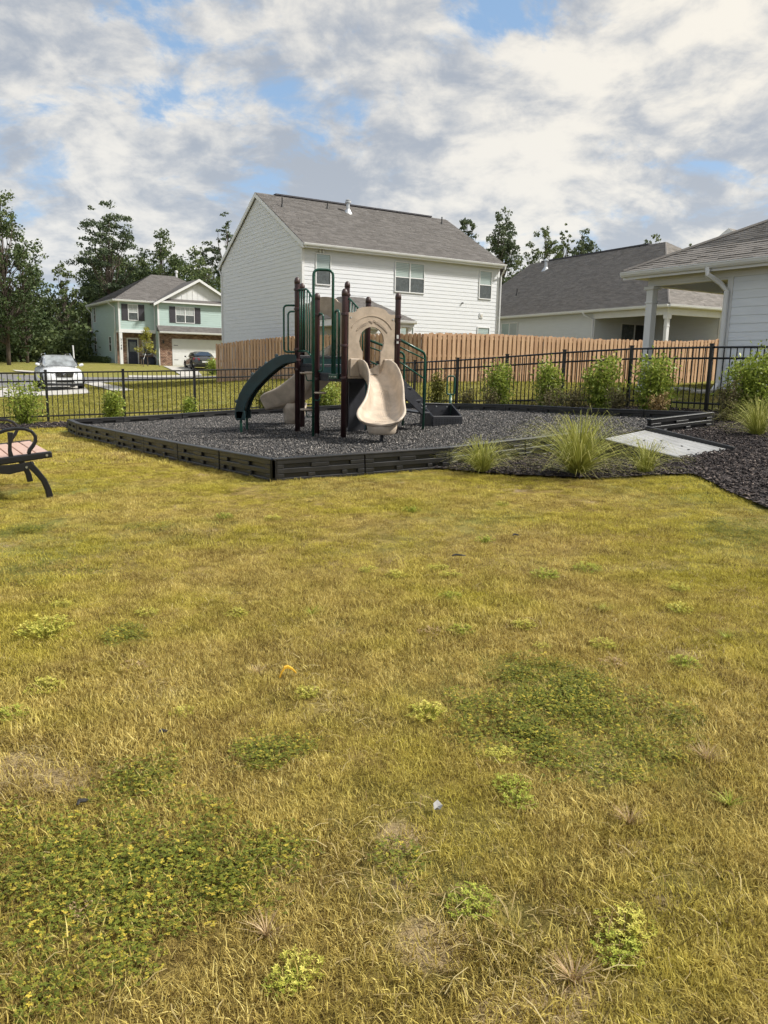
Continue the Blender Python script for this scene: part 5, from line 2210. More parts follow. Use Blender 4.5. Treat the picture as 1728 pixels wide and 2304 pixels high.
# ------------------------------------------------------------------ gable of a further house
FHo = at_y(1638, 600, 58.0)
FZ = 2.2
ff = Fr((FHo.x, FHo.y, FZ), R(-53))
fh = thing('gabled_house', (FHo.x, FHo.y, FZ), 'far house showing only its white edged grey gable above the near roof', 'house')
ap = at_y(1635, 515, 58.0).z - FZ
gw = 5.2
mb = MB(ff)
mb.prism([(-gw, 0, ap - 3.7), (gw, 0, ap - 3.7), (0, 0, ap - .12)], (0, 9, 0))
mb.box(-gw, gw, .01, 9, -1, ap - 3.7)
mb.build('wall', mat('blue_grey_siding', (.36, .40, .43), .7, .05, 2), fh)
for s in (-1, 1):
    mb = MB(ff)
    mb.hexa([(0, -.4, ap - .10), (s * (gw + .5), -.4, ap - 4.05), (s * (gw + .5), 9, ap - 4.05), (0, 9, ap - .10), (0, -.4, ap + .02), (s * (gw + .5), -.4, ap - 3.93), (s * (gw + .5), 9, ap - 3.93), (0, 9, ap + .02)])
    mb.build('roof', M_SHINR, fh)
    mb = MB(ff)
    mb.hexa([(0, -.46, ap - .32), (s * (gw + .5), -.46, ap - 4.26), (s * (gw + .5), -.41, ap - 4.26), (0, -.41, ap - .32), (0, -.46, ap + .0), (s * (gw + .5), -.46, ap - 3.94), (s * (gw + .5), -.41, ap - 3.94), (0, -.41, ap + .0)])
    mb.build('rake_board', M_TRIM, fh)

# ------------------------------------------------------------------ teal house
TA = Vector((-22.0, 64.5, 0))
TZ = CAM_Z - .32
TF = Fr((TA.x, TA.y, TZ), R(33))
th_ = thing('teal_house', (TA.x, TA.y, TZ), 'two storey pale teal house with brick base and white garage door', 'house')
tE = 5.13
TL_, TD = 10.0, 9.4
GX0, GP = 3.0, .7               # garage bay starts at a=GX0 and stands GP in front
SF = 2.72                         # underside of the upper storey
PRC = 1.0                         # porch recess
mb = MB(TF)
mb.box(.012, TL_, .012, TD, SF, tE)
mb.box(.012, TL_, PRC + .1, TD, -.6, SF)
mb.box(GX0, TL_, -GP + .012, .2, -.6, tE)
mb.box(.012, 4.2, TD, TD + 3.2, -.6, 2.75)
mb.build('wall', M_BACK, th_)
fr_tf = Fr(TF.o, e1=TF.e1, e2=TF.e2)
fr_tg = Fr(TF(GX0, -GP, 0), e1=TF.e1, e2=TF.e2)
fr_ts = Fr(TF(0, TD, 0), e1=-TF.e2, e2=TF.e1)
fr_tr = Fr(TF(GX0, 0, 0), e1=-TF.e2, e2=TF.e1)
siding(th_, fr_tf, GX0 - .05, SF + .12, tE, .178, M_TEAL, joined=True)
siding(th_, fr_tg, TL_ - GX0, SF + .3, tE, .178, M_TEAL, joined=True)
siding(th_, fr_ts, TD - .05, SF, tE, .178, M_TEAL, joined=True)
siding(th_, fr_ts, TD - PRC - .1, -.2, SF, .178, M_TEAL, joined=True)
siding(th_, fr_tr, GP - .03, -.2, tE, .178, M_TEAL, joined=True)
fr_ta = Fr(TF(0, TD + 3.2, 0), e1=-TF.e2, e2=TF.e1)
siding(th_, fr_ta, 3.2, -.2, 2.75, .178, M_TEAL, joined=True)


def trim(fr, a0, a1, b0, b1, c0, c1, nm='trim_board', m=M_TRIM):
    mb = MB(fr)
    mb.box(a0, a1, b0, b1, c0, c1)
    return mb.build(nm, m, th_)


trim(fr_tf, -.03, .10, -.03, .03, SF + .121, tE, 'corner_board')
trim(fr_ts, TD - .10, TD - .031, -.03, -.0045, SF + .121, tE, 'corner_board')
trim(fr_tf, GX0 - .12, GX0 - .02, -.03, -.004, SF, tE, 'corner_board')
trim(fr_tg, -.03, .11, -.03, .03, SF + .3, tE, 'corner_board')
trim(fr_tg, TL_ - GX0 - .12, TL_ - GX0 + .02, -.03, .03, SF + .3, tE, 'corner_board')
trim(fr_tg, -.02, .06, -.028, .02, -.2, SF + .29, 'corner_board')
trim(fr_ts, -.02, .12, -.03, .02, 2.751, tE, 'corner_board')
trim(fr_ta, -.02, .10, -.03, .02, -.2, 2.75, 'corner_board')
trim(fr_ts, TD - PRC - .12, TD - PRC - .02, -.03, .02, -.2, SF, 'corner_board')
trim(TF, -.04, GX0 - .03, -.05, .14, SF - .15, SF + .12, 'porch_beam')
trim(TF, -.04, .14, .141, PRC + .1, SF - .15, SF - .001, 'porch_beam')
trim(TF, .02, GX0 - .05, .15, PRC, SF - .03, SF - .002, 'porch_ceiling', M_PORCH)
trim(TF, -.10, GX0, -.15, PRC, -.5, -.02, 'porch_slab', M_CONC)


def bricks(parent, fr, a0, a1, c0, c1, holes=(), bw=.203, bh=.068):
    mbm = MB(fr)
    mbm.box(a0, a1, .0, .02, c0, c1) if not holes else None
    V, Fq, T = [], [], []
    k = 0
    c = c0
    while c < c1 - .02:
        a = a0 - (bw / 2 if k % 2 else 0)
        while a < a1:
            x0, x1 = max(a, a0), min(a + bw - .010, a1)
            a += bw
            if x1 - x0 < .02:
                continue
            z0, z1 = c, min(c + bh - .010, c1)
            if any(x0 < h[1] and x1 > h[0] and z0 < h[3] and z1 > h[2] for h in holes):
                continue
            pr_ = -.012 - rnd.uniform(0, .006)
            i0 = len(V)
            V += [tuple(fr(*p)) for p in ((x0, pr_, z0), (x1, pr_, z0), (x1, pr_, z1), (x0, pr_, z1), (x0, .0, z0), (x1, .0, z0), (x1, .0, z1), (x0, .0, z1))]
            Fq += [tuple(i0 + j for j in f) for f in ((0, 1, 2, 3), (0, 4, 5, 1), (2, 6, 7, 3), (1, 5, 6, 2), (3, 7, 4, 0))]
            T += [rnd.random()] * 5
            T[-5:] = [T[-1]] * 5
        c += bh
        k += 1
    me = np_mesh('brickwork', np.array(V) - np.array(ORG[parent.name]), Fq, M_BRICK, T)
    o = link_mesh('brickwork', me, parent)
    o['kind'] = 'stuff'


def plain(fr, a0, a1, b0, b1, c0, c1, nm, m, parent=th_):
    mb = MB(fr)
    mb.box(a0, a1, b0, b1, c0, c1)
    return mb.build(nm, m, parent)


# brick: garage wall and porch back wall
GW = TL_ - GX0
D0, D1, DH = 1.2, GW - .42, 2.1
plain(fr_tg, .06, D0, .001, .011, -.2, SF, 'mortar_bed', M_MORT)
plain(fr_tg, D1, GW, .001, .011, -.2, SF, 'mortar_bed', M_MORT)
plain(fr_tg, D0 + .001, D1 - .001, .001, .011, DH, SF, 'mortar_bed', M_MORT)
bricks(th_, fr_tg, .061, GW, -.2, SF - .02, [(D0, D1, -1, DH)])
fr_tp = Fr(TF(0, PRC, 0), e1=TF.e1, e2=TF.e2)
plain(fr_tp, .0, GX0 - .02, .0, .095, -.2, SF - .16, 'mortar_bed', M_MORT)
bricks(th_, fr_tp, .0, GX0 - .02, -.02, SF - .16, [(.82, 1.76, -1, 2.12), (2.1, 2.84, .75, 2.2)])
# garage door with panels and strap hinges
gd = plain(fr_tg, D0 + .001, D1 - .001, -.005, .008, -.05, DH - .001, 'garage_door', M_TRIM)
nr, nc = 4, 8
for i in range(nr):
    for j in range(nc):
        x0 = D0 + (D1 - D0) * (j + .1) / nc
        x1 = D0 + (D1 - D0) * (j + .9) / nc
        z0 = DH * (i + .12) / nr
        z1 = DH * (i + .88) / nr
        plain(fr_tg, x0, x1, -.013, -.0052, z0, z1, 'door_panel', M_TRIM, gd)
for x0, x1, z in ((D0 + .06, D0 + .42, DH - .48), (D0 + .06, D0 + .42, .42), (D1 - .42, D1 - .06, DH - .48), (D1 - .42, D1 - .06, .42)):
    plain(fr_tg, x0, x1, -.022, -.0132, z, z + .045, 'strap_hinge', M_DARKG, gd)
for x in ((D0 + D1) / 2 - .07, (D0 + D1) / 2 + .05):
    plain(fr_tg, x, x + .03, -.04, -.0132, .78, 1.0, 'handle', M_DARKG, gd)
for a0, a1 in ((D0 - .08, D0), (D1, D1 + .08)):
    plain(fr_tg, a0, a1, -.035, -.02, -.1, DH + .08, 'door_trim', M_TRIM, gd)
plain(fr_tg, D0 + .001, D1 - .001, -.035, -.02, DH, DH + .08, 'door_trim', M_TRIM, gd)
# front door
dx0, dx1 = .82, 1.76
fd = plain(fr_tp, dx0 + .07, dx1 - .07, -.03, .0, .0, 2.03, 'front_door', M_DOOR)
plain(fr_tp, dx0, dx0 + .069, -.05, .01, -.02, 2.1, 'door_trim', M_TRIM, fd)
plain(fr_tp, dx1 - .069, dx1, -.05, .01, -.02, 2.1, 'door_trim', M_TRIM, fd)
plain(fr_tp, dx0, dx1, -.05, .01, 2.101, 2.18, 'door_trim', M_TRIM, fd)
plain(fr_tp, dx0 + .20, dx1 - .20, -.042, -.0305, 1.05, 1.85, 'door_glass', mat('door_glass', (.16, .18, .19), .2, .2, 6), fd)
for x0 in (dx0 + .2, (dx0 + dx1) / 2 + .03):
    plain(fr_tp, x0, x0 + .25, -.038, -.0305, .2, .85, 'door_panel', M_DOOR, fd)
plain(fr_tp, dx1 - .15, dx1 - .10, -.075, -.0305, .93, 1.1, 'handle', M_BOLT, fd)
window(th_, fr_tp, 2.12, 2.82, .8, 2.15, 1, M_BLIND2, M_GLASSD)
# porch post with the house number
pp = plain(TF, -.03, .21, -.04, .20, -.1, SF - .151, 'porch_post', M_TRIM)
M_NUM = mat('number_black', (.02, .02, .02), .5, .1, 5)
for i, ch in enumerate('2148'):
    cu = bpy.data.curves.new('digit', 'FONT')
    cu.body = ch
    cu.size = .23
    cu.align_x = 'CENTER'
    cu.extrude = .008
    ob = bpy.data.objects.new('house_number', cu)
    COL.objects.link(ob)
    ob.matrix_world = Matrix.Translation(TF(.10, -.052, 1.92 - i * .24)) @ Matrix(((TF.e1.x, 0, -TF.e2.x), (TF.e1.y, 0, -TF.e2.y), (0, 1, 0))).to_4x4()
    dg = bpy.context.evaluated_depsgraph_get()
    me = bpy.data.meshes.new_from_object(ob.evaluated_get(dg))
    mw = ob.matrix_world.copy()
    bpy.data.objects.remove(ob)
    me.transform(Matrix.Translation(-ORG[th_.name]) @ mw)
    me.materials.clear()
    me.materials.append(M_NUM)
    link_mesh('house_number', me, pp)
# windows of the upper storey and of the side
window(th_, fr_tf, *wrect(fr_tf, [(287.5, 684), (310.5, 685.5), (288, 721), (310.5, 721.5)]), 1, M_BLIND2, M_GLASSD, shutters=.5, grid=True)
window(th_, fr_tg, *wrect(fr_tg, [(394.5, 689.5), (437.5, 692.5), (395, 726.5), (437.5, 728)]), 2, M_BLIND2, M_GLASSD, shutters=.5, grid=True)
for px in ([(211, 692), (216, 691), (211.5, 726), (216.5, 726)], [(245.5, 757), (251.5, 757), (246.5, 791), (252, 791)], [(212.5, 759), (218, 759), (213.5, 792), (218.5, 792)]):
    a0, a1, c0, c1 = wrect(fr_ts, px)
    am = (a0 + a1) / 2
    window(th_, fr_ts, am - .42, am + .42, c0, c1, 1, M_GLASSD, M_GLASSD)
window(th_, fr_ta, 1.6, 2.4, .75, 2.25, 1, M_GLASSD, M_GLASSD)
# lamp by the garage, hose box
lm = MB(fr_tg)
lm.box(.30, .42, -.16, -.02, 1.75, 2.02)
lm.build('wall_lantern', M_DARKG, th_, bev=.02)
# roofs: main hip, front gable, garage skirt, rear annex
to = .38
ez_ = tE + .06
apx = 2.62
hr = [TF(-to, -.30, ez_), TF(TL_ + to, -.30, ez_), TF(TL_ + to, TD + to, ez_), TF(-to, TD + to, ez_), TF(4.1, 4.5, ez_ + apx), TF(TL_ - 3.8, 4.5, ez_ + apx)]
mb = MB()
mb.add([tuple(p) for p in hr], [(0, 1, 5, 4), (1, 2, 5), (2, 3, 4, 5), (3, 0, 4), (0, 3, 2, 1)])
tro = mb.build('roof', M_SHIN, th_)
shingles(tro, [hr[0] + up, hr[1] + up, hr[5] + up, hr[4] + up], .16, .40, M_SHIN, 0, .02)
shingles(tro, [hr[3] + up, hr[0] + up, hr[4] + up, hr[4] + up], .16, .40, M_SHIN, 0, .02)
gbw = GW / 2
gap = 1.95
fg = Fr(TF(GX0 + gbw, -GP, 0), e1=TF.e1, e2=TF.e2)
mb = MB(fg)
mb.prism([(-gbw, .0, ez_ - .08), (gbw, .0, ez_ - .08), (0, .0, ez_ + gap - .08)], (0, 6.5, 0))
mb.build('gable_wall', M_TRIM, th_)
for i in range(15):
    x = -gbw + .2 + (2 * gbw - .4) * i / 14
    hgt = gap * (1 - abs(x) / gbw) - .14
    if hgt > .35:
        plain(fg, x - .02, x + .02, -.02, -.001, ez_ + .25, ez_ - .08 + hgt, 'batten', M_TRIM)
plain(fg, -gbw - .1, gbw + .1, -.35, -.021, ez_ - .12, ez_ + .0, 'gable_band', M_TRIM)
mb = MB(fg)
mb.hexa([(-gbw, -.34, ez_ + .001), (gbw, -.34, ez_ + .001), (gbw - .2, -.022, ez_ + .001), (-gbw + .2, -.022, ez_ + .001), (-gbw, -.34, ez_ + .03), (gbw, -.34, ez_ + .03), (gbw - .35, -.022, ez_ + .24), (-gbw + .35, -.022, ez_ + .24)])
mb.build('gable_skirt_roof', M_SHIN, th_)
for s in (-1, 1):
    mb = MB(fg)
    oo = gbw + .42
    dz = gap * .42 / gbw
    q = [(0, -.36, ez_ + gap + .04), (s * oo, -.36, ez_ - dz + .04), (s * oo, 6.4, ez_ - dz + .04), (0, 6.4, ez_ + gap + .04)]
    mb.hexa([(p[0], p[1], p[2] - .09) for p in q] + q)
    mb.build('gable_roof', M_SHIN, th_)
    mb = MB(fg)
    mb.hexa([(0, -.41, ez_ + gap - .19), (s * oo, -.41, ez_ - dz - .19), (s * oo, -.365, ez_ - dz - .19), (0, -.365, ez_ + gap - .19), (0, -.41, ez_ + gap + .03), (s * oo, -.41, ez_ - dz + .03), (s * oo, -.365, ez_ - dz + .03), (0, -.365, ez_ + gap + .03)])
    mb.build('rake_board', M_TRIM, th_)
sk = [TF(GX0 - .15, -GP - .75, SF + .02), TF(TL_ + .3, -GP - .75, SF + .02), TF(TL_ + .3, -GP - .018, SF + .52), TF(GX0 - .15, -GP - .018, SF + .52)]
mb = MB()
mb.add([tuple(p) for p in sk] + [tuple(sk[3] - Vector((0, 0, .5))), tuple(sk[2] - Vector((0, 0, .5)))], [(0, 1, 2, 3), (0, 4, 5, 1), (0, 3, 4), (1, 5, 2), (3, 2, 5, 4)])
sko = mb.build('skirt_roof', M_SHIN, th_)
shingles(sko, [p + up for p in sk], .15, .38, M_SHIN, 0, .016)
gutter(th_, sk[0], sk[1], .16, .12)
gutter(th_, hr[0] + Vector((0, 0, -.01)), TF(GX0 - .1, -.30, ez_ - .01), .16, .12)
gutter(th_, hr[3] + Vector((0, 0, -.01)), hr[0] + Vector((0, 0, -.01)), .16, .12)
plain(TF, -to + .01, TL_, -.29, .0, ez_ - .17, ez_ - .13, 'soffit', M_SOFF)
plain(TF, -to + .01, -.0, .001, TD + to, ez_ - .17, ez_ - .13, 'soffit', M_SOFF)
downspout(th_, [TF(-to - .05, 1.5, ez_ - .1), TF(-to - .05, 1.5, ez_ - .25), TF(-.08, 1.0, ez_ - .6), TF(-.08, .95, SF + .2), TF(-.08, PRC + .3, SF - .3), TF(-.08, PRC + .3, -.1)])
downspout(th_, [TF(-to - .05, TD + .1, ez_ - .1), TF(-to - .05, TD + .1, ez_ - .3), TF(-.08, TD - .1, ez_ - .7), TF(-.08, TD - .1, 2.9)])
ar = [TF(-.4, TD + 3.5, 2.72), TF(-.4, TD + .02, 2.72), TF(2.6, TD + .02, 3.75), TF(2.6, TD + 1.4, 3.75), TF(4.5, TD + 3.5, 2.72)]
mb = MB()
mb.add([tuple(p) for p in ar] + [tuple(TF(4.5, TD + .02, 2.72))], [(0, 1, 2, 3), (0, 3, 4), (0, 4, 5, 1), (3, 2, 5, 4), (1, 5, 2)])
mb.build('annex_roof', M_SHIN, th_)
gutter(th_, ar[0], ar[1], .15, .1)
vp = MB()
c = TF(6.6, 5.2, ez_ + apx - .4)
vp.lathe(tuple(c), [(.09, 0), (.09, .75), (.15, .8), (.15, .95), (.08, 1.0)], 10)
vp.build('chimney_vent', M_TRIM, tro)
# navy storage bench on the porch
sb_o = thing('storage_box', TF(2.4, .6, -.02), 'navy storage box on the porch of the teal house', 'box')
mb = MB(TF)
mb.box(1.85, 2.93, .35, .85, -.018, .55)
bx = mb.build('box_body', M_DOOR, sb_o, bev=.03)
mb = MB(TF)
mb.box(1.83, 2.95, .32, .88, .551, .62)
mb.build('lid', M_DOOR, sb_o, bev=.02)

# ------------------------------------------------------------------ wooden privacy fence
M_WOOD = mat('new_pine', (.40, .235, .135), .75, .12, 1.0, .002, 30, stretch=(9, 9, .8), col2=(.60, .395, .245))
WC = Vector((1.4, 29.4, 0))
WLft = at_y(489, 800, 37.0)
WRgt = Vector((18.0, 36.4, 0))


def picket_mesh(i, h):
    """dog-eared board 14 cm wide"""
    w_ = .138
    mb = MB()
    e = .028 + .006 * (i % 3)
    mb.prism([(-w_ / 2, 0, 0), (w_ / 2, 0, 0), (w_ / 2, 0, h - e), (w_ / 2 - e, 0, h), (-w_ / 2 + e, 0, h), (-w_ / 2, 0, h - e)], (0, .019, 0))
    o = mb.build('picket', M_WOOD)
    me = o.data
    bpy.data.objects.remove(o)
    return me


PK = [picket_mesh(i, 1.80 + .012 * i) for i in range(4)]


def wood_fence(p, q, label, pitch=.205, drop=0.0):
    p, q = Vector((p.x, p.y, 0)), Vector((q.x, q.y, 0))
    d = (q - p)
    L = d.length
    d.normalize()
    n = Vector((-d.y, d.x, 0))
    f = thing('wooden_fence', (p.x, p.y, gz(p.x, p.y)), label, 'fence', 'wooden fences behind the playground')
    org = ORG[f.name]
    ang = math.atan2(d.y, d.x)
    k = int(L / pitch)
    for i in range(k):
        for side in (0, 1):
            c = p + d * (i * pitch + side * pitch * .5)
            off = n * (-.030 if side == 0 else .028)
            z = gz(c.x, c.y) - drop + rnd.uniform(-.012, .012)
            link_mesh('picket', rnd.choice(PK), f, Vector((c.x, c.y, z)) + off - org, (rnd.uniform(-.006, .006), rnd.uniform(-.006, .006), ang + rnd.uniform(-.02, .02)))
    m_ = max(1, round(L / 2.4))
    for i in range(m_):
        a, b = p + d * (L * i / m_), p + d * (L * (i + 1) / m_)
        for h in (.3, .95, 1.6):
            mb = MB()
            za, zb = gz(a.x, a.y) + h - drop, gz(b.x, b.y) + h - drop
            s = n * .008
            mb.hexa([tuple(Vector((a.x, a.y, za)) - s), tuple(Vector((b.x, b.y, zb)) - s), tuple(Vector((b.x, b.y, zb)) + s * 3), tuple(Vector((a.x, a.y, za)) + s * 3),
                     tuple(Vector((a.x, a.y, za + .085)) - s), tuple(Vector((b.x, b.y, zb + .085)) - s), tuple(Vector((b.x, b.y, zb + .085)) + s * 3), tuple(Vector((a.x, a.y, za + .085)) + s * 3)])
            mb.build('rail', M_WOOD, f)
        mb = MB()
        mb.box(a.x - .045 + n.x * .09, a.x + .045 + n.x * .09, a.y - .045 + n.y * .09, a.y + .045 + n.y * .09, gz(a.x, a.y) - .1 - drop, gz(a.x, a.y) + 1.75 - drop)
        mb.build('post', M_WOOD, f)


wood_fence(WLft, WC, 'new wooden privacy fence running back to the left below the white gable')
wood_fence(WC, WRgt, 'new wooden privacy fence of dog eared pickets behind the shrubs on the right')
wood_fence(at_y(1466, 800, 38.6), at_y(1640, 800, 41.5), 'second wooden fence glimpsed through the porch of the near house', .28, .75)

# ================================================================== vegetation
M_BARKT = mat('tree_bark', (.085, .065, .050), .95, .25, 6, .01, 25)
M_STEM = mat('shrub_stem', (.13, .095, .06), .9, .2, 10)
M_PINE = leaf_mat('pine_needles', (.028, .042, .023), (.085, .115, .060), (.18, .21, .11), .28, .6, .35, .5)  # leaf colours of the far trees are lightened in place of haze
M_BROAD = leaf_mat('broad_leaves', (.028, .044, .017), (.085, .122, .046), (.20, .23, .085), .32, .6, .35, .45)
M_PALE = leaf_mat('pale_leaves', (.036, .054, .020), (.10, .135, .048), (.22, .245, .095), .28, .6, .35, .5)
M_SHRUB = leaf_mat('shrub_leaves', (.075, .105, .016), (.27, .34, .055), (.58, .60, .12), .38, .42, .25, 2.0)
M_SHRUBY = leaf_mat('yellow_shrub_leaves', (.05, .06, .012), (.17, .175, .035), (.42, .36, .07), .25, .5, .25, 2.0)
M_DULL = leaf_mat('dull_shrub_leaves', (.055, .055, .022), (.145, .130, .055), (.30, .25, .12), .2, .6, .25, 2.0)
M_REDD = leaf_mat('reddish_leaves', (.07, .05, .02), (.24, .16, .06), (.46, .33, .15), .2, .6, .25, 2.0)
M_MUHLY = leaf_mat('plume_grass', (.11, .125, .025), (.36, .37, .080), (.70, .62, .26), .25, .5, .15, 2.0)
M_WEED = leaf_mat('weed_leaves', (.16, .18, .025), (.46, .45, .070), (.85, .76, .20), .3, .5, .15, 5.0)
M_WEEDG = leaf_mat('green_weed_leaves', (.11, .15, .02), (.32, .37, .05), (.60, .60, .12), .3, .5, .15, 5.0)
M_WEEDR = leaf_mat('dry_weed_leaves', (.16, .09, .04), (.42, .29, .15), (.66, .52, .32), .2, .6, .15, 5.0)
M_YOUNG = leaf_mat('young_tree_leaves', (.13, .14, .03), (.34, .33, .06), (.55, .50, .13), .3, .5, .2, 1.0)


def leaf_quads(C, size, aspect, r, flat=0.0):
    """quads with random directions at centres C"""
    n = len(C)
    d = r.normal(size=(n, 3))
    d[:, 2] *= (1 - flat)
    d /= np.linalg.norm(d, axis=1)[:, None] + 1e-9
    e = r.normal(size=(n, 3))
    e -= (e * d).sum(1)[:, None] * d
    e /= np.linalg.norm(e, axis=1)[:, None] + 1e-9
    s = size * r.uniform(.6, 1.4, n)[:, None]
    a, b = d * s, e * s * aspect
    V = np.stack([C - a * .5, C + b * .5 - a * .05, C + a * .6, C - b * .5 - a * .05], 1).reshape(-1, 3)
    Fq = np.arange(n * 4).reshape(-1, 4)
    return V, Fq


def clump(r, c, rad, n, squash=.7):
    p = r.normal(size=(n, 3))
    p /= np.linalg.norm(p, axis=1)[:, None] + 1e-9
    p *= (r.uniform(.15, 1, n) ** .5)[:, None] * rad
    p[:, 2] *= squash
    return p + np.array(c)


def wiggle(r, p0, p1, n, amp):
    pts = []
    p0, p1 = np.array(p0), np.array(p1)
    L = np.linalg.norm(p1 - p0)
    for i in range(n + 1):
        t = i / n
        pts.append(tuple(p0 + (p1 - p0) * t + (r.normal(size=3) * amp * L * (t * (1 - t) * 2 + (.15 if 0 < i else 0)))))
    return pts


def tree(px, topy, Y, kind, halfpx, label, seed, bottom=.25, dens=1.0, m=None, cr=1.0, sq=.75, group='trees behind the houses', name=None):
    r = np.random.default_rng(seed)
    b = at_y(px, 790, Y)
    x, y = b.x, b.y
    z = gz(x, y)
    top = at_y(px, topy, Y).z
    H = top - z
    wpx = halfpx * Y / F_PX
    t = thing(name or ('pine_tree' if kind == 'pine' else 'broadleaf_tree'), (x, y, z), label, 'tree', group)
    tr = MB()
    C, T = [], []
    lean = r.normal(0, .02, 2) * H
    tp = (x + lean[0], y + lean[1], z + H * (.97 if kind == 'pine' else .84))
    tk = max(.12, H * .013)
    trunk = wiggle(r, (x, y, z - .2), tp, 8, .008)
    tr.tube(trunk, [tk * (1 - .85 * i / 8) for i in range(9)], 7)

    def tpos(f):
        i = min(7, int(f * 8))
        u = f * 8 - i
        return np.array(trunk[i]) * (1 - u) + np.array(trunk[i + 1]) * u
    if kind == 'pine':
        nl = int(34 * dens)
        sect = r.uniform(.45, 1.15, 9)
        for i in range(nl):
            f = bottom + (1 - bottom) * (i + r.uniform(0, 1.6)) / nl
            f = min(f, .985)
            p = tpos(f)
            rel = (f - bottom) / (1 - bottom)
            prof = (1 - rel) ** .5 * (.6 + .4 * min(1, rel * 4))
            L = wpx * max(.24, prof) * r.uniform(.35, 1.3) * (.55 + .5 * sect[int(rel * 8)])
            a = r.uniform(0, 6.283)
            e = p + np.array([math.cos(a) * L, math.sin(a) * L, L * r.uniform(-.08, .45)])
            br = wiggle(r, p, e, 5, .07)
            tr.tube(br, [tk * .26 * (1 - .75 * k / 5) * (1.1 - f) + .010 for k in range(6)], 4, cap=False)
            for k in range(2, 6):
                for rep in range(2):
                    cc = np.array(br[k]) + r.normal(0, 1, 3) * [.16 * L, .16 * L, .07 * L] + [0, 0, .1]
                    rad = (.18 + .075 * wpx * r.uniform(.4, 1.3))
                    n = int(50 * r.uniform(.5, 1.3) * (rad / .6) ** 1.4)
                    C.append(clump(r, cc, rad, n, .42))
                    T.append(np.clip(r.uniform(.1, .75) + r.normal(0, .14, n), 0, 1))
        size, asp = .27, .34
    else:
        nc = int(95 * dens)
        rz_ = H * (1 - bottom) / 2
        cz = z + H * bottom + rz_
        for i in range(nc):
            a, u = r.uniform(0, 6.283), r.uniform(-1, 1)
            rr = r.uniform(.35, 1.0) ** .6
            q = math.sqrt(1 - u * u)
            bulge = 1 + .22 * math.sin(a * 3 + seed) + .15 * math.sin(u * 5 + seed)
            wz = 1 if u < 0 else 1 - .35 * u
            c = np.array([x + lean[0] * .6 + math.cos(a) * q * wpx * rr * bulge * wz, y + math.sin(a) * q * wpx * rr * wz, cz + u * rz_ * rr])
            rad = wpx * r.uniform(.13, .27) * cr
            n = int(135 * r.uniform(.6, 1.2) * max(.3, rad / 1.1) ** 1.5)
            C.append(clump(r, c, rad, n, sq))
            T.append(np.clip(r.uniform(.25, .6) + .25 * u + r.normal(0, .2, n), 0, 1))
            if i % 3 == 0:
                f = min(.9, max(.15, (c[2] - z) / H * .72))
                tr.tube(wiggle(r, tpos(f), c, 4, .06), [tk * .35, tk * .28, tk * .2, tk * .12, .02], 4, cap=False)
        size, asp = .25, .62
    C = np.concatenate(C)
    T = np.concatenate(T)
    V, Fq = leaf_quads(C, size * (Y / 85) ** .5, asp, r, .2 if kind == 'pine' else 0)
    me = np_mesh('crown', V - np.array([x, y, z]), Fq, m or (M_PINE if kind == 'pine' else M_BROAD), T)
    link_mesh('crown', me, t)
    tr.build('trunk', M_BARKT, t, smooth=True, fix=False)
    return t


tree(18, 425, 62, 'broad', 80, 'tall dark tree filling the left picture edge, closest of the wood', 1, .04, 2.6, None, .85)
tree(-75, 395, 64, 'broad', 95, 'tall dark tree just outside the left picture edge', 2, .04, 2.0, None, .85)
tree(60, 520, 66, 'broad', 50, 'dark narrow tree leaning out of the left wood edge', 25, .04, 1.4, None, .75)
tree(250, 442, 86, 'broad', 74, 'tallest layered pine rising behind the teal house', 3, .28, 1.3, M_PINE, .95, .4, name='pine_tree')
tree(262, 540, 92, 'broad', 80, 'dark rounded tree behind the tallest pine', 4, .1, 1.5)
tree(378, 515, 88, 'broad', 58, 'rounded dark tree above the teal gable', 5, .15, 1.5)
tree(445, 560, 84, 'broad', 60, 'broad tree between the teal house and the white house', 6, .08, 1.5)
tree(338, 580, 96, 'broad', 66, 'low dark tree directly behind the teal roof ridge', 7, .05, 1.2)
tree(155, 592, 78, 'broad', 44, 'bushy tree left of the teal house, lighter than its neighbours', 8, .08, 1.4, M_PALE, .8)
tree(85, 590, 80, 'broad', 46, 'dark tree inside the wood right of the left edge tree', 9, .05, 1.2)
tree(195, 640, 88, 'broad', 48, 'low tree touching the left corner of the teal house', 10, .03, 1.1)
tree(118, 655, 92, 'broad', 50, 'hazy pale tree deep in the gap of the wood', 11, .03, 1.1, M_PALE)
tree(45, 640, 70, 'broad', 60, 'low leafy tree under the left edge tree', 12, .03, 1.3)
tree(508, 465, 96, 'broad', 32, 'thin pine beside the left slope of the white gable', 13, .35, .8, M_PINE, .95, .45, name='pine_tree')
tree(470, 540, 98, 'broad', 40, 'short pine left of the white gable', 14, .3, .9, M_PINE, .95, .5, name='pine_tree')
tree(1046, 480, 98, 'broad', 30, 'small round crown above the right end of the white roof', 15, .55, 1.2, M_PINE, .85)
tree(1122, 467, 92, 'broad', 46, 'tall open tree between the white house and the grey roof', 16, .22, 2.2, M_PINE, .95)
tree(1156, 565, 84, 'broad', 34, 'dense low tree at the right corner of the white house', 17, .1, 1.0)
tree(1215, 505, 104, 'broad', 46, 'open thin tree behind the left end of the grey roof', 18, .3, 1.8, M_PALE, .75)
tree(1258, 497, 108, 'broad', 24, 'slim pale tree behind the grey roof', 19, .3, 1.2, M_PALE, .8)
tree(1300, 512, 104, 'broad', 46, 'dark open tree behind the middle of the grey roof', 20, .3, 1.8, M_PINE, .8)
tree(1408, 540, 112, 'broad', 30, 'low tree top over the grey ridge, left of two', 21, .3, 1.2, M_PALE, .7)
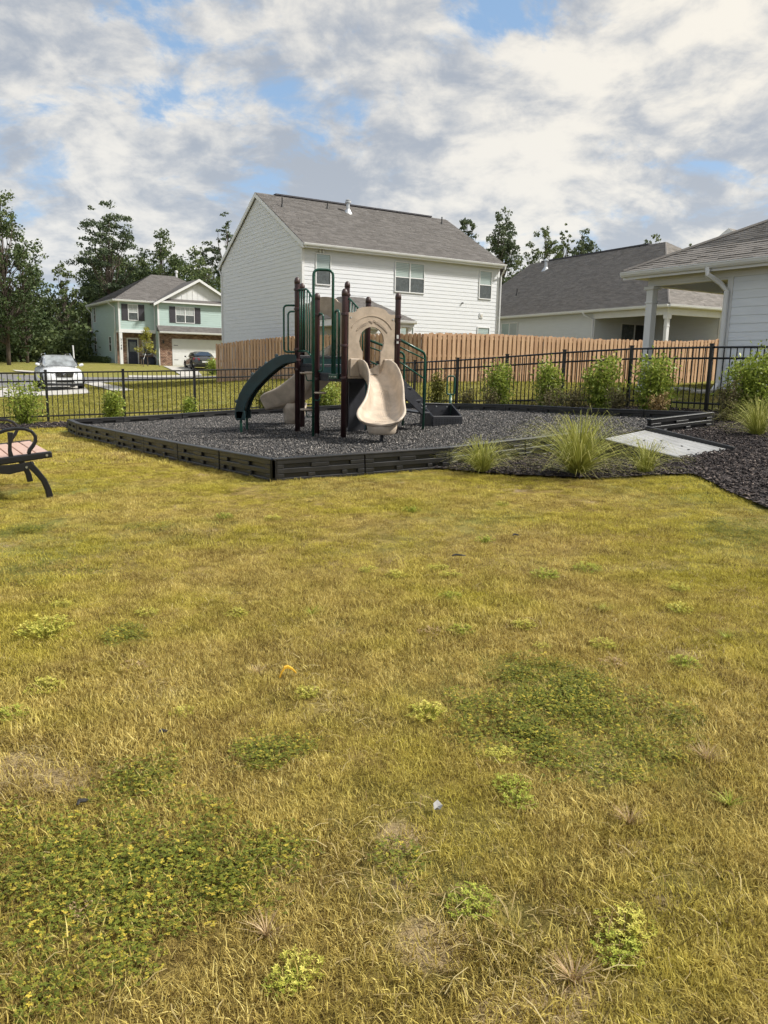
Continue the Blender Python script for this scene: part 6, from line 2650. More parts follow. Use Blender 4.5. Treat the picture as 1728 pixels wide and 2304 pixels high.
tree(1452, 522, 108, 'broad', 46, 'tree top over the right part of the grey ridge', 22, .3, 1.5, M_PALE, .65)
tree(1530, 540, 110, 'broad', 34, 'tree top between the grey ridge and the near roof', 23, .3, 1.2, M_PALE, .7)
tree(1582, 545, 116, 'broad', 28, 'small tree top just over the near roof', 24, .3, .8, None, .6)


def woodland(name, pxa, pxb, Ya, Yb, hmin, hmax, n, seed, label, m):
    r = np.random.default_rng(seed)
    C, T = [], []
    for i in range(n):
        px, Y = r.uniform(pxa, pxb), r.uniform(Ya, Yb)
        b = at_y(px, 800, Y)
        h = r.uniform(hmin, hmax)
        z = gz(b.x, b.y)
        w_ = r.uniform(.8, 1.6)
        k = int(70 * h)
        u = r.uniform(0, 1, k)
        c = np.column_stack([b.x + r.normal(0, w_, k) * (1 - .5 * u), b.y + r.normal(0, w_, k), z + u * h])
        C.append(c)
        T.append(np.clip(r.uniform(.05, .75) + r.normal(0, .15, k), 0, 1))
    C, T = np.concatenate(C), np.concatenate(T)
    V, Fq = leaf_quads(C, .32, .6, r)
    o = link_mesh(name, np_mesh(name, V, Fq, m, T))
    setp(o, label, None, None, 'stuff')


woodland('undergrowth', -160, 200, 70, 82, 1.0, 3.6, 130, 31, 'tangled green undergrowth at the edge of the wood', M_PALE)
woodland('woodland', 215, 520, 98, 122, 5, 13, 130, 32, 'dark mass of far woodland behind the teal house', M_BROAD)
woodland('woodland', -200, 215, 98, 122, 3, 8, 130, 34, 'hazy low woodland left of the teal house', M_PALE)
woodland('woodland', 900, 1728, 120, 135, 3, 6, 120, 33, 'far low woodland behind the roofs on the right', M_BROAD)


def before_fence(px, gap):
    """a spot in the bed, gap metres in front of the black fence, in the direction of a photo column"""
    d = ray(px, 850)
    for e in (FL, FR):
        s = e - FC
        det = d.x * (-s.y) + s.x * d.y
        t = (FC.x * (-s.y) + s.x * FC.y) / det
        u = (d.x * FC.y - d.y * FC.x) / det
        u = (d.x * t - FC.x) / s.x
        if -.001 <= u <= 1.3:
            break
    l = math.hypot(d.x * t, d.y * t)
    k = t * (l - gap) / l
    x, y = d.x * k, d.y * k
    return Vector((x, y, gz(x, y) + .03))


def shrub(px, basey, topy, halfpx, label, seed, m, name='shrub', leaf=.064, nl=900, group='shrubs along the black fence', cat='shrub', stems=10, pos=None, gap=.65):
    r = np.random.default_rng(seed)
    g = before_fence(px, gap) if pos is None else pos
    H = at_y(px, topy, g.y).z - g.z
    wd = halfpx * .78 * g.y / F_PX
    t = thing(name, (g.x, g.y, g.z), label, cat, group)
    st = MB()
    C, T = [], []
    for s in range(stems):
        a = r.uniform(0, 6.283)
        e = np.array([math.cos(a), math.sin(a), 0]) * wd * r.uniform(.2, .95)
        tip = np.array(g) + e + [0, 0, H * r.uniform(.6, 1.0)]
        path = wiggle(r, tuple(np.array(g) + e * .12 - [0, 0, .03]), tuple(tip), 5, .06)
        st.tube(path, [.010, .009, .008, .006, .005, .003], 5, cap=False)
        n = int(nl * 3.4) // stems
        u = r.uniform(.12, 1.04, n)
        i = np.clip((u * 5).astype(int), 0, 4)
        w_ = (u * 5 - i)[:, None]
        P_ = np.array(path)
        c = P_[i] * (1 - w_) + P_[i + 1] * w_
        c = c + r.normal(0, 1, (n, 3)) * wd * (.17 + .27 * np.sin(np.clip(u, 0, 1) * 2.7))[:, None] * [1, 1, .8]
        c[:, 2] = np.maximum(c[:, 2], g.z + .02)
        C.append(c)
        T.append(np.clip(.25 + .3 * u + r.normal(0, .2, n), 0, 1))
    C, T = np.concatenate(C), np.concatenate(T)
    V, Fq = leaf_quads(C, leaf, .5, r)
    link_mesh('foliage', np_mesh('foliage', V - np.array(g), Fq, m, T), t)
    st.build('stem', M_STEM, t, smooth=True, fix=False)


shrub(50, 957, 862, 44, 'loose light green shrub before the left fence, nearest the picture edge', 41, M_SHRUB, nl=620)
shrub(250, 943, 880, 26, 'compact dark green shrub before the left fence', 42, M_SHRUB, nl=620, leaf=.062)
shrub(424, 931, 884, 20, 'small spindly green shrub before the left fence', 43, M_SHRUB, nl=260)
shrub(600, 924, 868, 30, 'yellowing shrub behind the rear slide', 44, M_SHRUBY, nl=420)
shrub(735, 916, 852, 34, 'green shrub seen under the play deck', 45, M_SHRUB, nl=520)
shrub(985, 911, 835, 24, 'yellow green shrub behind the transfer step', 46, M_SHRUBY, nl=420)
shrub(1126, 912, 808, 36, 'dark green shrub, leftmost of the five tall ones on the right', 47, M_SHRUB, nl=800)
shrub(1232, 914, 803, 36, 'upright green shrub, second of the five tall ones on the right', 48, M_SHRUB, nl=800)
shrub(1361, 915, 792, 44, 'bushy green shrub, third of the five tall ones on the right', 49, M_SHRUB, nl=1000)
shrub(1477, 917, 786, 52, 'wide green shrub standing before the porch column', 50, M_SHRUB, nl=1100)
shrub(1695, 930, 780, 54, 'large green shrub in front of the near house wall', 51, M_SHRUB, nl=1400)
for i, (px, by, ty, hw, lab, m) in enumerate([(1052, 910, 874, 24, 'low straw coloured plant right of the grip post', M_DULL), (1108, 915, 868, 30, 'dull olive plant at the foot of the leftmost tall shrub', M_DULL), (1246, 919, 872, 40, 'dull olive plant at the foot of the second tall shrub', M_DULL),
                                            (1300, 920, 868, 32, 'dull olive plant between the second and third tall shrub', M_DULL), (1392, 921, 870, 30, 'dull olive plant left of the wide shrub', M_DULL), (1482, 925, 884, 28, 'reddish dry plant below the wide shrub', M_REDD),
                                            (1640, 935, 850, 30, 'straw plant left of the large right shrub', M_DULL)]):
    shrub(px, by, ty, hw, lab, 60 + i, m, 'dwarf_plant', .042, 300, 'low plants along the black fence', 'plant', 9, None, 1.25)
HEDGE = ['nearest low dark', 'second nearest low dark', 'third low dark', 'middle low dark', 'fifth low dark', 'second farthest low dark', 'farthest low dark']
for i in range(7):
    g = TF(-.6, PRC + 1.0 + i * 1.05, 0)
    g.z = gz(g.x, g.y) - .02
    r = np.random.default_rng(90 + i)
    t = thing('hedge_plant', tuple(g), HEDGE[i] + ' hedge plant in the row beside the teal house', 'plant', 'hedge plants beside the teal house')
    C = clump(r, (0, 0, .28), .42, 260, .75)
    V, Fq = leaf_quads(C, .12, .6, r)
    link_mesh('foliage', np_mesh('foliage', V, Fq, M_BROAD, np.clip(r.uniform(.2, .6) + r.normal(0, .15, 260), 0, 1)), t)


def plume(px, basey, topy, halfpx, n, label, seed, wd=.0036):
    r = np.random.default_rng(seed)
    g = ground(px, basey, .03)
    H = at_y(px, topy, g.y).z - g.z
    W_ = halfpx * g.y / F_PX
    t = thing('ornamental_grass', (g.x, g.y, g.z), label, 'grass clump', 'ornamental grass clumps in the bark bed')
    for part, cnt, m_, tlo, thi in (('green_blades', n, M_MUHLY, .25, .95), ('dry_blades', n // 7, M_MUHLY, .8, 1.0)):
        V, Fq, T = [], [], []
        for i in range(cnt):
            a = r.uniform(0, 6.283)
            dry = part == 'dry_blades'
            out = W_ * (r.uniform(.1, 1.1) if not dry else r.uniform(.5, 1.0))
            h = H * (r.uniform(.55, 1.02) * (1 - .45 * (out / W_) ** 2) if not dry else r.uniform(.03, .3))
            b0 = r.uniform(0, .075)
            dx, dy = math.cos(a), math.sin(a)
            ww = wd * r.uniform(.7, 1.4)
            k = len(V)
            sx, sy = -dy * ww, dx * ww
            if r.uniform() < .5:
                sx, sy = ww, 0
            tt = r.uniform(tlo, thi)
            nseg = 5
            for s in range(nseg + 1):
                u = s / nseg
                rad = b0 + out * u ** 1.45
                zz = h * (1 - (1 - u) ** 1.5) - (r.uniform(.1, .55) * h * u ** 4 if not dry else .5 * h * u ** 3)
                f = 1 - .85 * u
                V += [(dx * rad - sx * f, dy * rad - sy * f, zz), (dx * rad + sx * f, dy * rad + sy * f, zz)]
                if s < nseg:
                    q = k + 2 * s
                    Fq.append((q, q + 1, q + 3, q + 2))
                    T.append(min(1, max(0, tt * (.55 + .45 * u))))
        link_mesh(part, np_mesh(part, V, Fq, m_, T), t)


plume(1300, 1066, 885, 235, 640, 'largest ornamental grass clump in front of the playground', 101)
plume(1085, 1060, 960, 115, 340, 'medium ornamental grass clump at the left end of the bark bed', 102)
plume(1452, 1062, 960, 105, 170, 'sparse small ornamental grass clump before the ramp', 103)
plume(1702, 978, 865, 130, 380, 'straw green ornamental grass clump at the right edge by the fence', 104)


# young staked tree in front of the teal house
def young_tree():
    g = ground(333, 824)
    r = np.random.default_rng(120)
    t = thing('young_tree', (g.x, g.y, g.z), 'young yellow green staked tree in front of the teal house', 'tree')
    top = at_y(327, 737, g.y)
    tr = MB()
    path = wiggle(r, tuple(g - Vector((0, 0, .05))), (top.x, top.y, top.z), 6, .02)
    tr.tube(path, [.045, .04, .035, .03, .022, .015, .008], 6)
    C = []
    for i in range(26):
        u = r.uniform(.35, 1)
        i0 = min(5, int(u * 6))
        p = np.array(path[i0]) * (1 - (u * 6 - i0)) + np.array(path[i0 + 1]) * (u * 6 - i0)
        a = r.uniform(0, 6.283)
        L = (1.15 - u) * 1.35 * r.uniform(.3, 1)
        e = p + np.array([math.cos(a) * L, math.sin(a) * L, L * r.uniform(-.1, .5)])
        tr.tube(wiggle(r, tuple(p), tuple(e), 3, .05), [.012, .01, .008, .005], 4, cap=False)
        C.append(clump(r, e, .24, 26, .8))
        C.append(clump(r, (p + e) / 2, .2, 14, .8))
    C = np.concatenate(C)
    V, Fq = leaf_quads(C, .13, .5, r)
    link_mesh('crown', np_mesh('crown', V - np.array(g), Fq, M_YOUNG, np.clip(r.normal(.5, .25, len(C)), 0, 1)), t)
    tr.build('trunk', M_BARKT, t, fix=False)
    for a in (0.4, 2.5, 4.6):
        mb = MB()
        s = Vector((math.cos(a) * .9, math.sin(a) * .9, 0))
        mb.tube([tuple(g + s - Vector((0, 0, .1))), tuple(g + s * .95 + Vector((0, 0, .55)))], .03, 6)
        mb.build('stake', M_STEM, t)
        mb = MB()
        mb.tube([tuple(g + s * .95 + Vector((0, 0, .5))), tuple(g + Vector((0, 0, 1.35)))], .008, 4)
        mb.build('guy_wire', M_STAKE, t)


young_tree()

# ================================================================== cars
M_CARW = mat('white_car_paint', (.78, .79, .80), .22, .03, 2, spec=.5, coat=.6)
M_CARG = mat('grey_car_paint', (.045, .046, .048), .25, .1, 2, spec=.5, coat=.6)
M_CGLASS = mat('car_glass', (.02, .024, .026), .04, .2, 3, spec=1.0)
M_TYRE = mat('tyre', (.012, .012, .012), .8, .2, 8)
M_RIM = mat('rim_metal', (.45, .45, .46), .3, .1, 8, metal=.8)
M_CHROME = mat('chrome', (.7, .7, .7), .12, .05, 5, metal=1.0)
M_LENS = mat('headlamp_lens', (.42, .45, .46), .12, .3, 9, spec=.9)
M_RED = mat('tail_lamp', (.30, .010, .016), .18, .2, 6, spec=.8)
M_TRIMB = mat('car_black_trim', (.010, .010, .011), .5, .2, 6)
M_PLATE = mat('number_plate', (.6, .6, .6), .4, .1, 12)


def car(name, o, heading, st, cab, wheels, paint, label, rw):
    """o: point on the ground under the front bumper centre; heading: direction the car faces; x runs to the rear"""
    h = Vector(heading).normalized()
    fr = Fr(o, e1=-h, e2=Vector((h.y, -h.x, 0)))
    t = thing(name, tuple(o), label, 'car')

    def loft(secs, nm, m):
        mb = MB(fr)
        n = len(secs[0][1])
        V = [(x, yy, zz) for x, s in secs for yy, zz in s]
        Fc = []
        for i in range(len(secs) - 1):
            for k in range(n):
                Fc.append((i * n + k, i * n + (k + 1) % n, (i + 1) * n + (k + 1) % n, (i + 1) * n + k))
        Fc += [tuple(range(n)), tuple((len(secs) - 1) * n + k for k in range(n))]
        mb.add(V, Fc)
        return mb.build(nm, m, t, smooth=True, sub=1)

    def sec(w_, zb, zt):
        half = [(0, zt + .015), (w_ * .6, zt + .008), (w_ * .88, zt - .03), (w_ * .975, zt - .13), (w_, (zt + zb) / 2), (w_ * .985, zb + .12), (w_ * .92, zb), (0, zb)]
        return half + [(-a, b) for a, b in half[-2:0:-1]]

    def csec(wb, zb, wt, zt):
        half = [(0, zt + .012), (wt * .7, zt), (wt * .95, zt - .035), (wt + (wb - wt) * .25, zt - (zt - zb) * .3), (wb, zb), (0, zb - .03)]
        return half + [(-a, b) for a, b in half[-2:0:-1]]
    body = loft([(x, sec(w_, zb, zt)) for x, w_, zb, zt in st], 'body', paint)
    cabin = loft([(x, csec(wb, zb, wt, zt)) for x, wb, zb, wt, zt in cab], 'cabin', paint)
    for wx, sgn in wheels:
        hw = max(s[1] for s in st) - .02
        wfr = Fr(fr(wx, sgn * (hw - .20), 0), e1=fr.e1, e2=fr.e2 * sgn)
        mb = MB(wfr)
        prof = [(rw * .62, .0), (rw * .96, .0), (rw, .03), (rw, .19), (rw * .96, .215), (rw * .66, .22), (rw * .62, .2)]
        n = 24
        V = [(math.cos(2 * math.pi * k / n) * r_, d, rw + math.sin(2 * math.pi * k / n) * r_) for r_, d in prof for k in range(n)]
        Fc = [(i * n + k, i * n + (k + 1) % n, (i + 1) * n + (k + 1) % n, (i + 1) * n + k) for i in range(len(prof) - 1) for k in range(n)]
        mb.add(V, Fc)
        wh_ = mb.build('wheel', M_TYRE, t, smooth=True)
        mb = MB(wfr)
        for k in range(5):
            a = 2 * math.pi * k / 5
            ca, sa = math.cos(a), math.sin(a)
            mb.hexa([(ca * x - sa * y, d, rw + sa * x + ca * y) for d in (.17, .20) for x, y in ((.03, -.05), (rw * .66, -.035), (rw * .66, .035), (.03, .05))])
        mb.tube([(0, .14, rw), (0, .205, rw)], rw * .2, 12)
        mb.build('rim', M_RIM, wh_)
        mb = MB(wfr)
        mb.tube([(0, .10, rw), (0, .11, rw)], rw * .6, 16)
        mb.build('brake', M_TRIMB, wh_)
        mb = MB(wfr)
        arch = [(math.cos(math.pi * k / 12) * (rw + .055), rw + math.sin(math.pi * k / 12) * (rw + .055)) for k in range(13)]
        arch = [(a, b) for a, b in arch]
        mb2 = MB(Fr(wfr.o, e1=wfr.e2, e2=wfr.e1))
        mb2.ribbon(arch, .075, .205, .222)
        mb2.build('wheel_arch', M_TRIMB, body)
    return t, fr, body, cabin


def quad(fr, pts, m, nm, parent, th=.008):
    P_ = [Vector(p) for p in pts]
    n = (P_[1] - P_[0]).cross(P_[-1] - P_[0]).normalized() * th
    mb = MB(fr)
    mb.prism([tuple(p) for p in P_], tuple(n))
    return mb.build(nm, m, parent)


sg = ground(148, 879)
h_suv = Vector((.50, -.866, 0))
so = Vector((sg.x, sg.y, gz(sg.x, sg.y) + .035))
suv, sf, sbody, scab = car('suv', so, h_suv, [(0.0, .66, .34, .60), (.05, .80, .26, .80), (.20, .90, .22, .95), (.6, .955, .20, 1.03), (1.25, .98, .20, 1.10), (2.2, .985, .20, 1.12), (3.6, .985, .20, 1.15), (4.5, .96, .24, 1.14), (4.85, .90, .32, 1.0), (4.97, .82, .40, .75)],
                            [(1.12, .86, 1.06, .80, 1.09), (1.55, .90, 1.08, .74, 1.40), (2.05, .92, 1.09, .68, 1.655), (2.7, .925, 1.10, .67, 1.71), (3.7, .92, 1.12, .66, 1.70), (4.3, .90, 1.12, .63, 1.60), (4.80, .84, 1.10, .66, 1.18)],
                            [(.92, 1), (.92, -1), (3.85, 1), (3.85, -1)], M_CARW, 'white car facing the camera beyond the left fence', .375)
quad(sf, [(1.16, -.76, 1.15), (1.16, .76, 1.15), (1.93, .62, 1.675), (1.93, -.62, 1.675)], mat('windscreen_glass_sky_tone', (.20, .22, .23), .05, .5, 2.5, spec=1.0), 'windscreen', scab, -.02)  # pale mottled base colour stands in for sky reflected in the windscreen
for s in (1, -1):
    quad(sf, [(1.75, s * .935, 1.17), (2.75, s * .945, 1.19), (2.72, s * .77, 1.60), (2.18, s * .775, 1.58)], M_CGLASS, 'side_window', scab, .02 * s)
    quad(sf, [(2.85, s * .945, 1.19), (3.75, s * .945, 1.21), (3.7, s * .765, 1.59), (2.82, s * .77, 1.60)], M_CGLASS, 'side_window', scab, .02 * s)
    mb = MB(sf)
    mb.tube([(2.15, s * .60, 1.72), (2.3, s * .60, 1.775), (3.8, s * .59, 1.765), (4.0, s * .59, 1.70)], .02, 6)
    mb.build('roof_rail', M_CHROME, scab)
    mb = MB(sf)
    mb.tube([(1.72, s * .93, 1.19), (1.70, s * 1.02, 1.22), (1.69, s * 1.16, 1.24)], [.05, .085, .07], 10)
    mb.build('mirror', M_CARW, suv, smooth=True, bev=0, sub=1)
    mb = MB(sf)
    mb.hexa([(.10, s * .50, .72), (.02, s * .50, .78), (.20, s * .86, .80), (.30, s * .86, .76), (.16, s * .52, .87), (.07, s * .52, .87), (.32, s * .88, .92), (.40, s * .88, .90)])
    mb.build('headlight', M_LENS, suv, bev=.02)
    mb = MB(sf)
    mb.hexa([(.03, s * .52, .40), (.10, s * .80, .40), (.2, s * .80, .40), (.12, s * .52, .40), (-.005, s * .56, .47), (.09, s * .80, .49), (.2, s * .80, .49), (.12, s * .56, .47)])
    mb.build('fog_light', M_TRIMB, suv)
mb = MB(sf)
mb.hexa([(-.03, -.36, .62), (-.03, .36, .62), (.1, .36, .62), (.1, -.36, .62), (.0, -.43, .84), (.0, .43, .84), (.12, .43, .84), (.12, -.43, .84)])
gr = mb.build('grille', M_TRIMB, suv, bev=.02)
for i in range(4):
    z = .66 + i * .045
    mb = MB(sf)
    x = -.036 + (z - .62) * .14
    mb.tube([(x, -.38, z), (x - .008, 0, z - .008), (x, .38, z)], .008, 5)
    mb.build('grille_bar', M_CHROME, gr)
mb = MB(sf)
pts = [(-.045 + .0, math.cos(2 * math.pi * k / 20) * .095, .735 + math.sin(2 * math.pi * k / 20) * .06) for k in range(21)]
mb.tube(pts, .013, 6, cap=False)
mb.tube([(-.05, -.085, .72), (-.05, -.015, .775), (-.05, -.005, .70)], .011, 5)
mb.tube([(-.05, .085, .72), (-.05, .015, .775), (-.05, .005, .70)], .011, 5)
mb.build('emblem', M_CHROME, gr)
mb = MB(sf)
mb.hexa([(-.02, -.46, .36), (-.02, .46, .36), (.08, .46, .36), (.08, -.46, .36), (-.03, -.36, .45), (-.03, .36, .45), (.08, .36, .45), (.08, -.36, .45)])
mb.build('air_intake', M_TRIMB, suv)
mb = MB(sf)
mb.hexa([(.0, -.74, .20), (.0, .74, .20), (.5, .93, .20), (.5, -.93, .20), (.01, -.76, .31), (.01, .76, .31), (.5, .97, .31), (.5, -.97, .31)])
mb.build('bumper_lip', M_TRIMB, suv)

dg_ = ground(462, 834)
h_sed = Vector((-.40, .916, 0))
sed_o = Vector((dg_.x, dg_.y, 0)) + h_sed * 4.75
sed_o.z = gz(dg_.x, dg_.y) + .05
sed, sdf, db, dcab = car('sedan', sed_o, h_sed, [(0.0, .62, .30, .55), (.06, .76, .24, .66), (.3, .86, .20, .74), (.9, .91, .19, .84), (1.5, .925, .19, .90), (2.6, .93, .19, .93), (3.7, .925, .20, .98), (4.4, .88, .24, 1.0), (4.72, .80, .30, .96), (4.82, .72, .36, .70)],
                         [(1.35, .80, .86, .74, .89), (1.9, .84, .88, .64, 1.24), (2.4, .86, .90, .58, 1.41), (3.0, .86, .91, .57, 1.42), (3.6, .84, .93, .55, 1.34), (4.3, .78, .95, .60, 1.03)],
                         [(.88, 1), (.88, -1), (3.75, 1), (3.75, -1)], M_CARG, 'dark grey sedan parked nose in on the driveway by the garage', .33)
quad(sdf, [(3.50, -.50, 1.375), (3.50, .50, 1.375), (4.22, .58, 1.085), (4.22, -.58, 1.085)], M_CGLASS, 'rear_window', dcab, .02)
for s in (1, -1):
    quad(sdf, [(1.95, s * .86, .98), (2.75, s * .885, 1.0), (2.7, s * .69, 1.32), (2.25, s * .69, 1.30)], M_CGLASS, 'side_window', dcab, .02 * s)
    quad(sdf, [(2.82, s * .885, 1.0), (3.75, s * .86, 1.02), (3.5, s * .69, 1.27), (2.78, s * .69, 1.32)], M_CGLASS, 'side_window', dcab, .02 * s)
    mb = MB(sdf)
    mb.hexa([(4.45, s * .62, .74), (4.78, s * .40, .72), (4.84, s * .44, .72), (4.55, s * .88, .74), (4.40, s * .62, .90), (4.74, s * .40, .88), (4.82, s * .42, .88), (4.52, s * .90, .92)])
    mb.build('tail_light', M_RED, sed, bev=.015)
    mb = MB(sdf)
    mb.tube([(1.75, s * .88, .98), (1.73, s * .95, 1.0), (1.72, s * 1.06, 1.02)], [.04, .065, .05], 8)
    mb.build('mirror', M_CARG, sed, smooth=True)
mb = MB(sdf)
mb.box(4.79, 4.835, -.24, .24, .55, .68)
mb.build('number_plate', M_PLATE, sed)
mb = MB(sdf)
mb.box(4.76, 4.83, -.42, .42, .74, .775)
mb.build('trunk_trim', M_CHROME, sed)
mb = MB(sdf)
mb.hexa([(4.4, -.84, .24), (4.83, -.66, .26), (4.83, .66, .26), (4.4, .84, .24), (4.4, -.86, .34), (4.84, -.70, .36), (4.84, .70, .36), (4.4, .86, .34)])
mb.build('bumper_lip', M_TRIMB, sed)

# slim white marker post behind the white car, small shrub by the drive
mp = at_y(167, 800, 54)
mp.z = gz(mp.x, mp.y)
tp = at_y(164, 779, 54)
mk = thing('marker_post', tuple(mp), 'slim white post standing behind the white car', 'post')
mb = MB()
mb.tube([(mp.x, mp.y, mp.z - .1), (tp.x, tp.y, tp.z)], .05, 8)
mb.build('pole', M_TRIM, mk)
mb = MB()
mb.lathe((tp.x, tp.y, tp.z - .01), [(.055, 0), (.06, .03), (.03, .06)], 8)
mb.build('pole_cap', M_TRIM, mk)
shrub(478, 843, 806, 16, 'round green shrub beside the grey sedan', 130, M_SHRUB, 'shrub', .10, 420, None, 'shrub', 6, ground(478, 843))
ub = ground(366, 822)
ubt = thing('meter_box', (ub.x, ub.y, ub.z), 'small dark utility box on the lawn left of the garage door', 'utility box')
mb = MB()
mb.box(ub.x - .22, ub.x + .22, ub.y - .15, ub.y + .15, ub.z - .05, ub.z + .5)
mb.build('cabinet', M_DARKG, ubt, bev=.03)
mb = MB()
mb.box(ub.x - .25, ub.x + .25, ub.y - .18, ub.y + .18, ub.z + .5, ub.z + .56)
mb.build('lid', M_DARKG, ubt, bev=.02)

# house deep in the wood
wp = at_y(112, 770, 135)
wz = gz(wp.x, wp.y)
hh = thing('wood_house', (wp.x, wp.y, wz), 'grey house half hidden among the trees at the left', 'house')
wfr = Fr((wp.x, wp.y, wz), R(20))
hE = at_y(112, 752, 135).z - wz
mb = MB(wfr)
mb.box(-3.5, 3.5, 0, 8, -.5, hE)
mb.prism([(-3.5, 0, hE), (3.5, 0, hE), (0, 0, hE + 2.6)], (0, 8, 0))
mb.build('wall', mat('slate_siding', (.20, .22, .25), .8, .1, 1), hh)
for s in (-1, 1):
    mb = MB(wfr)
    q = [(0, -.4, hE + 2.7), (s * 4.0, -.4, hE - .25), (s * 4.0, 8.4, hE - .25), (0, 8.4, hE + 2.7)]
    mb.hexa([(p[0], p[1], p[2] - .12) for p in q] + q)
    mb.build('roof', M_SHIN, hh)
window(hh, wfr, -.6, .6, hE - 2.2, hE - .8, 2, M_GLASSD, M_GLASSD)

# ================================================================== small things in the lawn
def weed_mesh(name, m, n, rad, h, lf, seed, asp=.42):
    r = np.random.default_rng(seed)
    V, Fq, T = [], [], []
    for i in range(n):
        a, d = r.uniform(0, 6.283), rad * math.sqrt(r.uniform(0, 1))
        x, y = d * math.cos(a), d * math.sin(a)
        z = h * r.uniform(.35, 1) * (1 - .5 * (d / rad) ** 2)
        tt = .25 + .6 * (z / h) + r.normal(0, .12)
        k0 = int(r.integers(4, 7))
        a0 = r.uniform(0, 6.283)
        for j in range(k0):
            aa = a0 + 6.283 * j / k0 + r.normal(0, .2)
            L = lf * r.uniform(.7, 1.4)
            wv = L * asp * .5
            dx, dy = math.cos(aa), math.sin(aa)
            up_ = r.uniform(-.1, .8)
            k = len(V)
            V += [(x, y, z), (x + dx * L * .5 - dy * wv, y + dy * L * .5 + dx * wv, z + up_ * L * .5), (x + dx * L, y + dy * L, z + up_ * L * .6), (x + dx * L * .5 + dy * wv, y + dy * L * .5 - dx * wv, z + up_ * L * .5)]
            Fq.append((k, k + 1, k + 2, k + 3))
            T.append(min(1, max(0, tt + r.normal(0, .06))))
        k = len(V)
        V += [(x * .3 - .0015, y * .3, 0), (x * .3 + .0015, y * .3, 0), (x + .001, y, z), (x - .001, y, z)]
        Fq.append((k, k + 1, k + 2, k + 3))
        T.append(.2)
    return np_mesh(name, V, Fq, m, T)


def spike_mesh(name, m, n, rad, h, seed, wd=.003):
    r = np.random.default_rng(seed)
    V, Fq, T = [], [], []
    for i in range(n):
        a = r.uniform(0, 6.283)
        out, hh_ = rad * r.uniform(.3, 1), h * r.uniform(.5, 1)
        dx, dy = math.cos(a), math.sin(a)
        k = len(V)
        for s in range(4):
            u = s / 3
            f = wd * (1 - .9 * u)
            V += [(dx * out * u ** 1.3 - dy * f, dy * out * u ** 1.3 + dx * f, hh_ * u * (1.2 - .4 * u)), (dx * out * u ** 1.3 + dy * f, dy * out * u ** 1.3 - dx * f, hh_ * u * (1.2 - .4 * u))]
            if s < 3:
                q = k + 2 * s
                Fq.append((q, q + 1, q + 3, q + 2))
                T.append(min(1, max(0, r.normal(.55, .2))))
    return np_mesh(name, V, Fq, m, T)


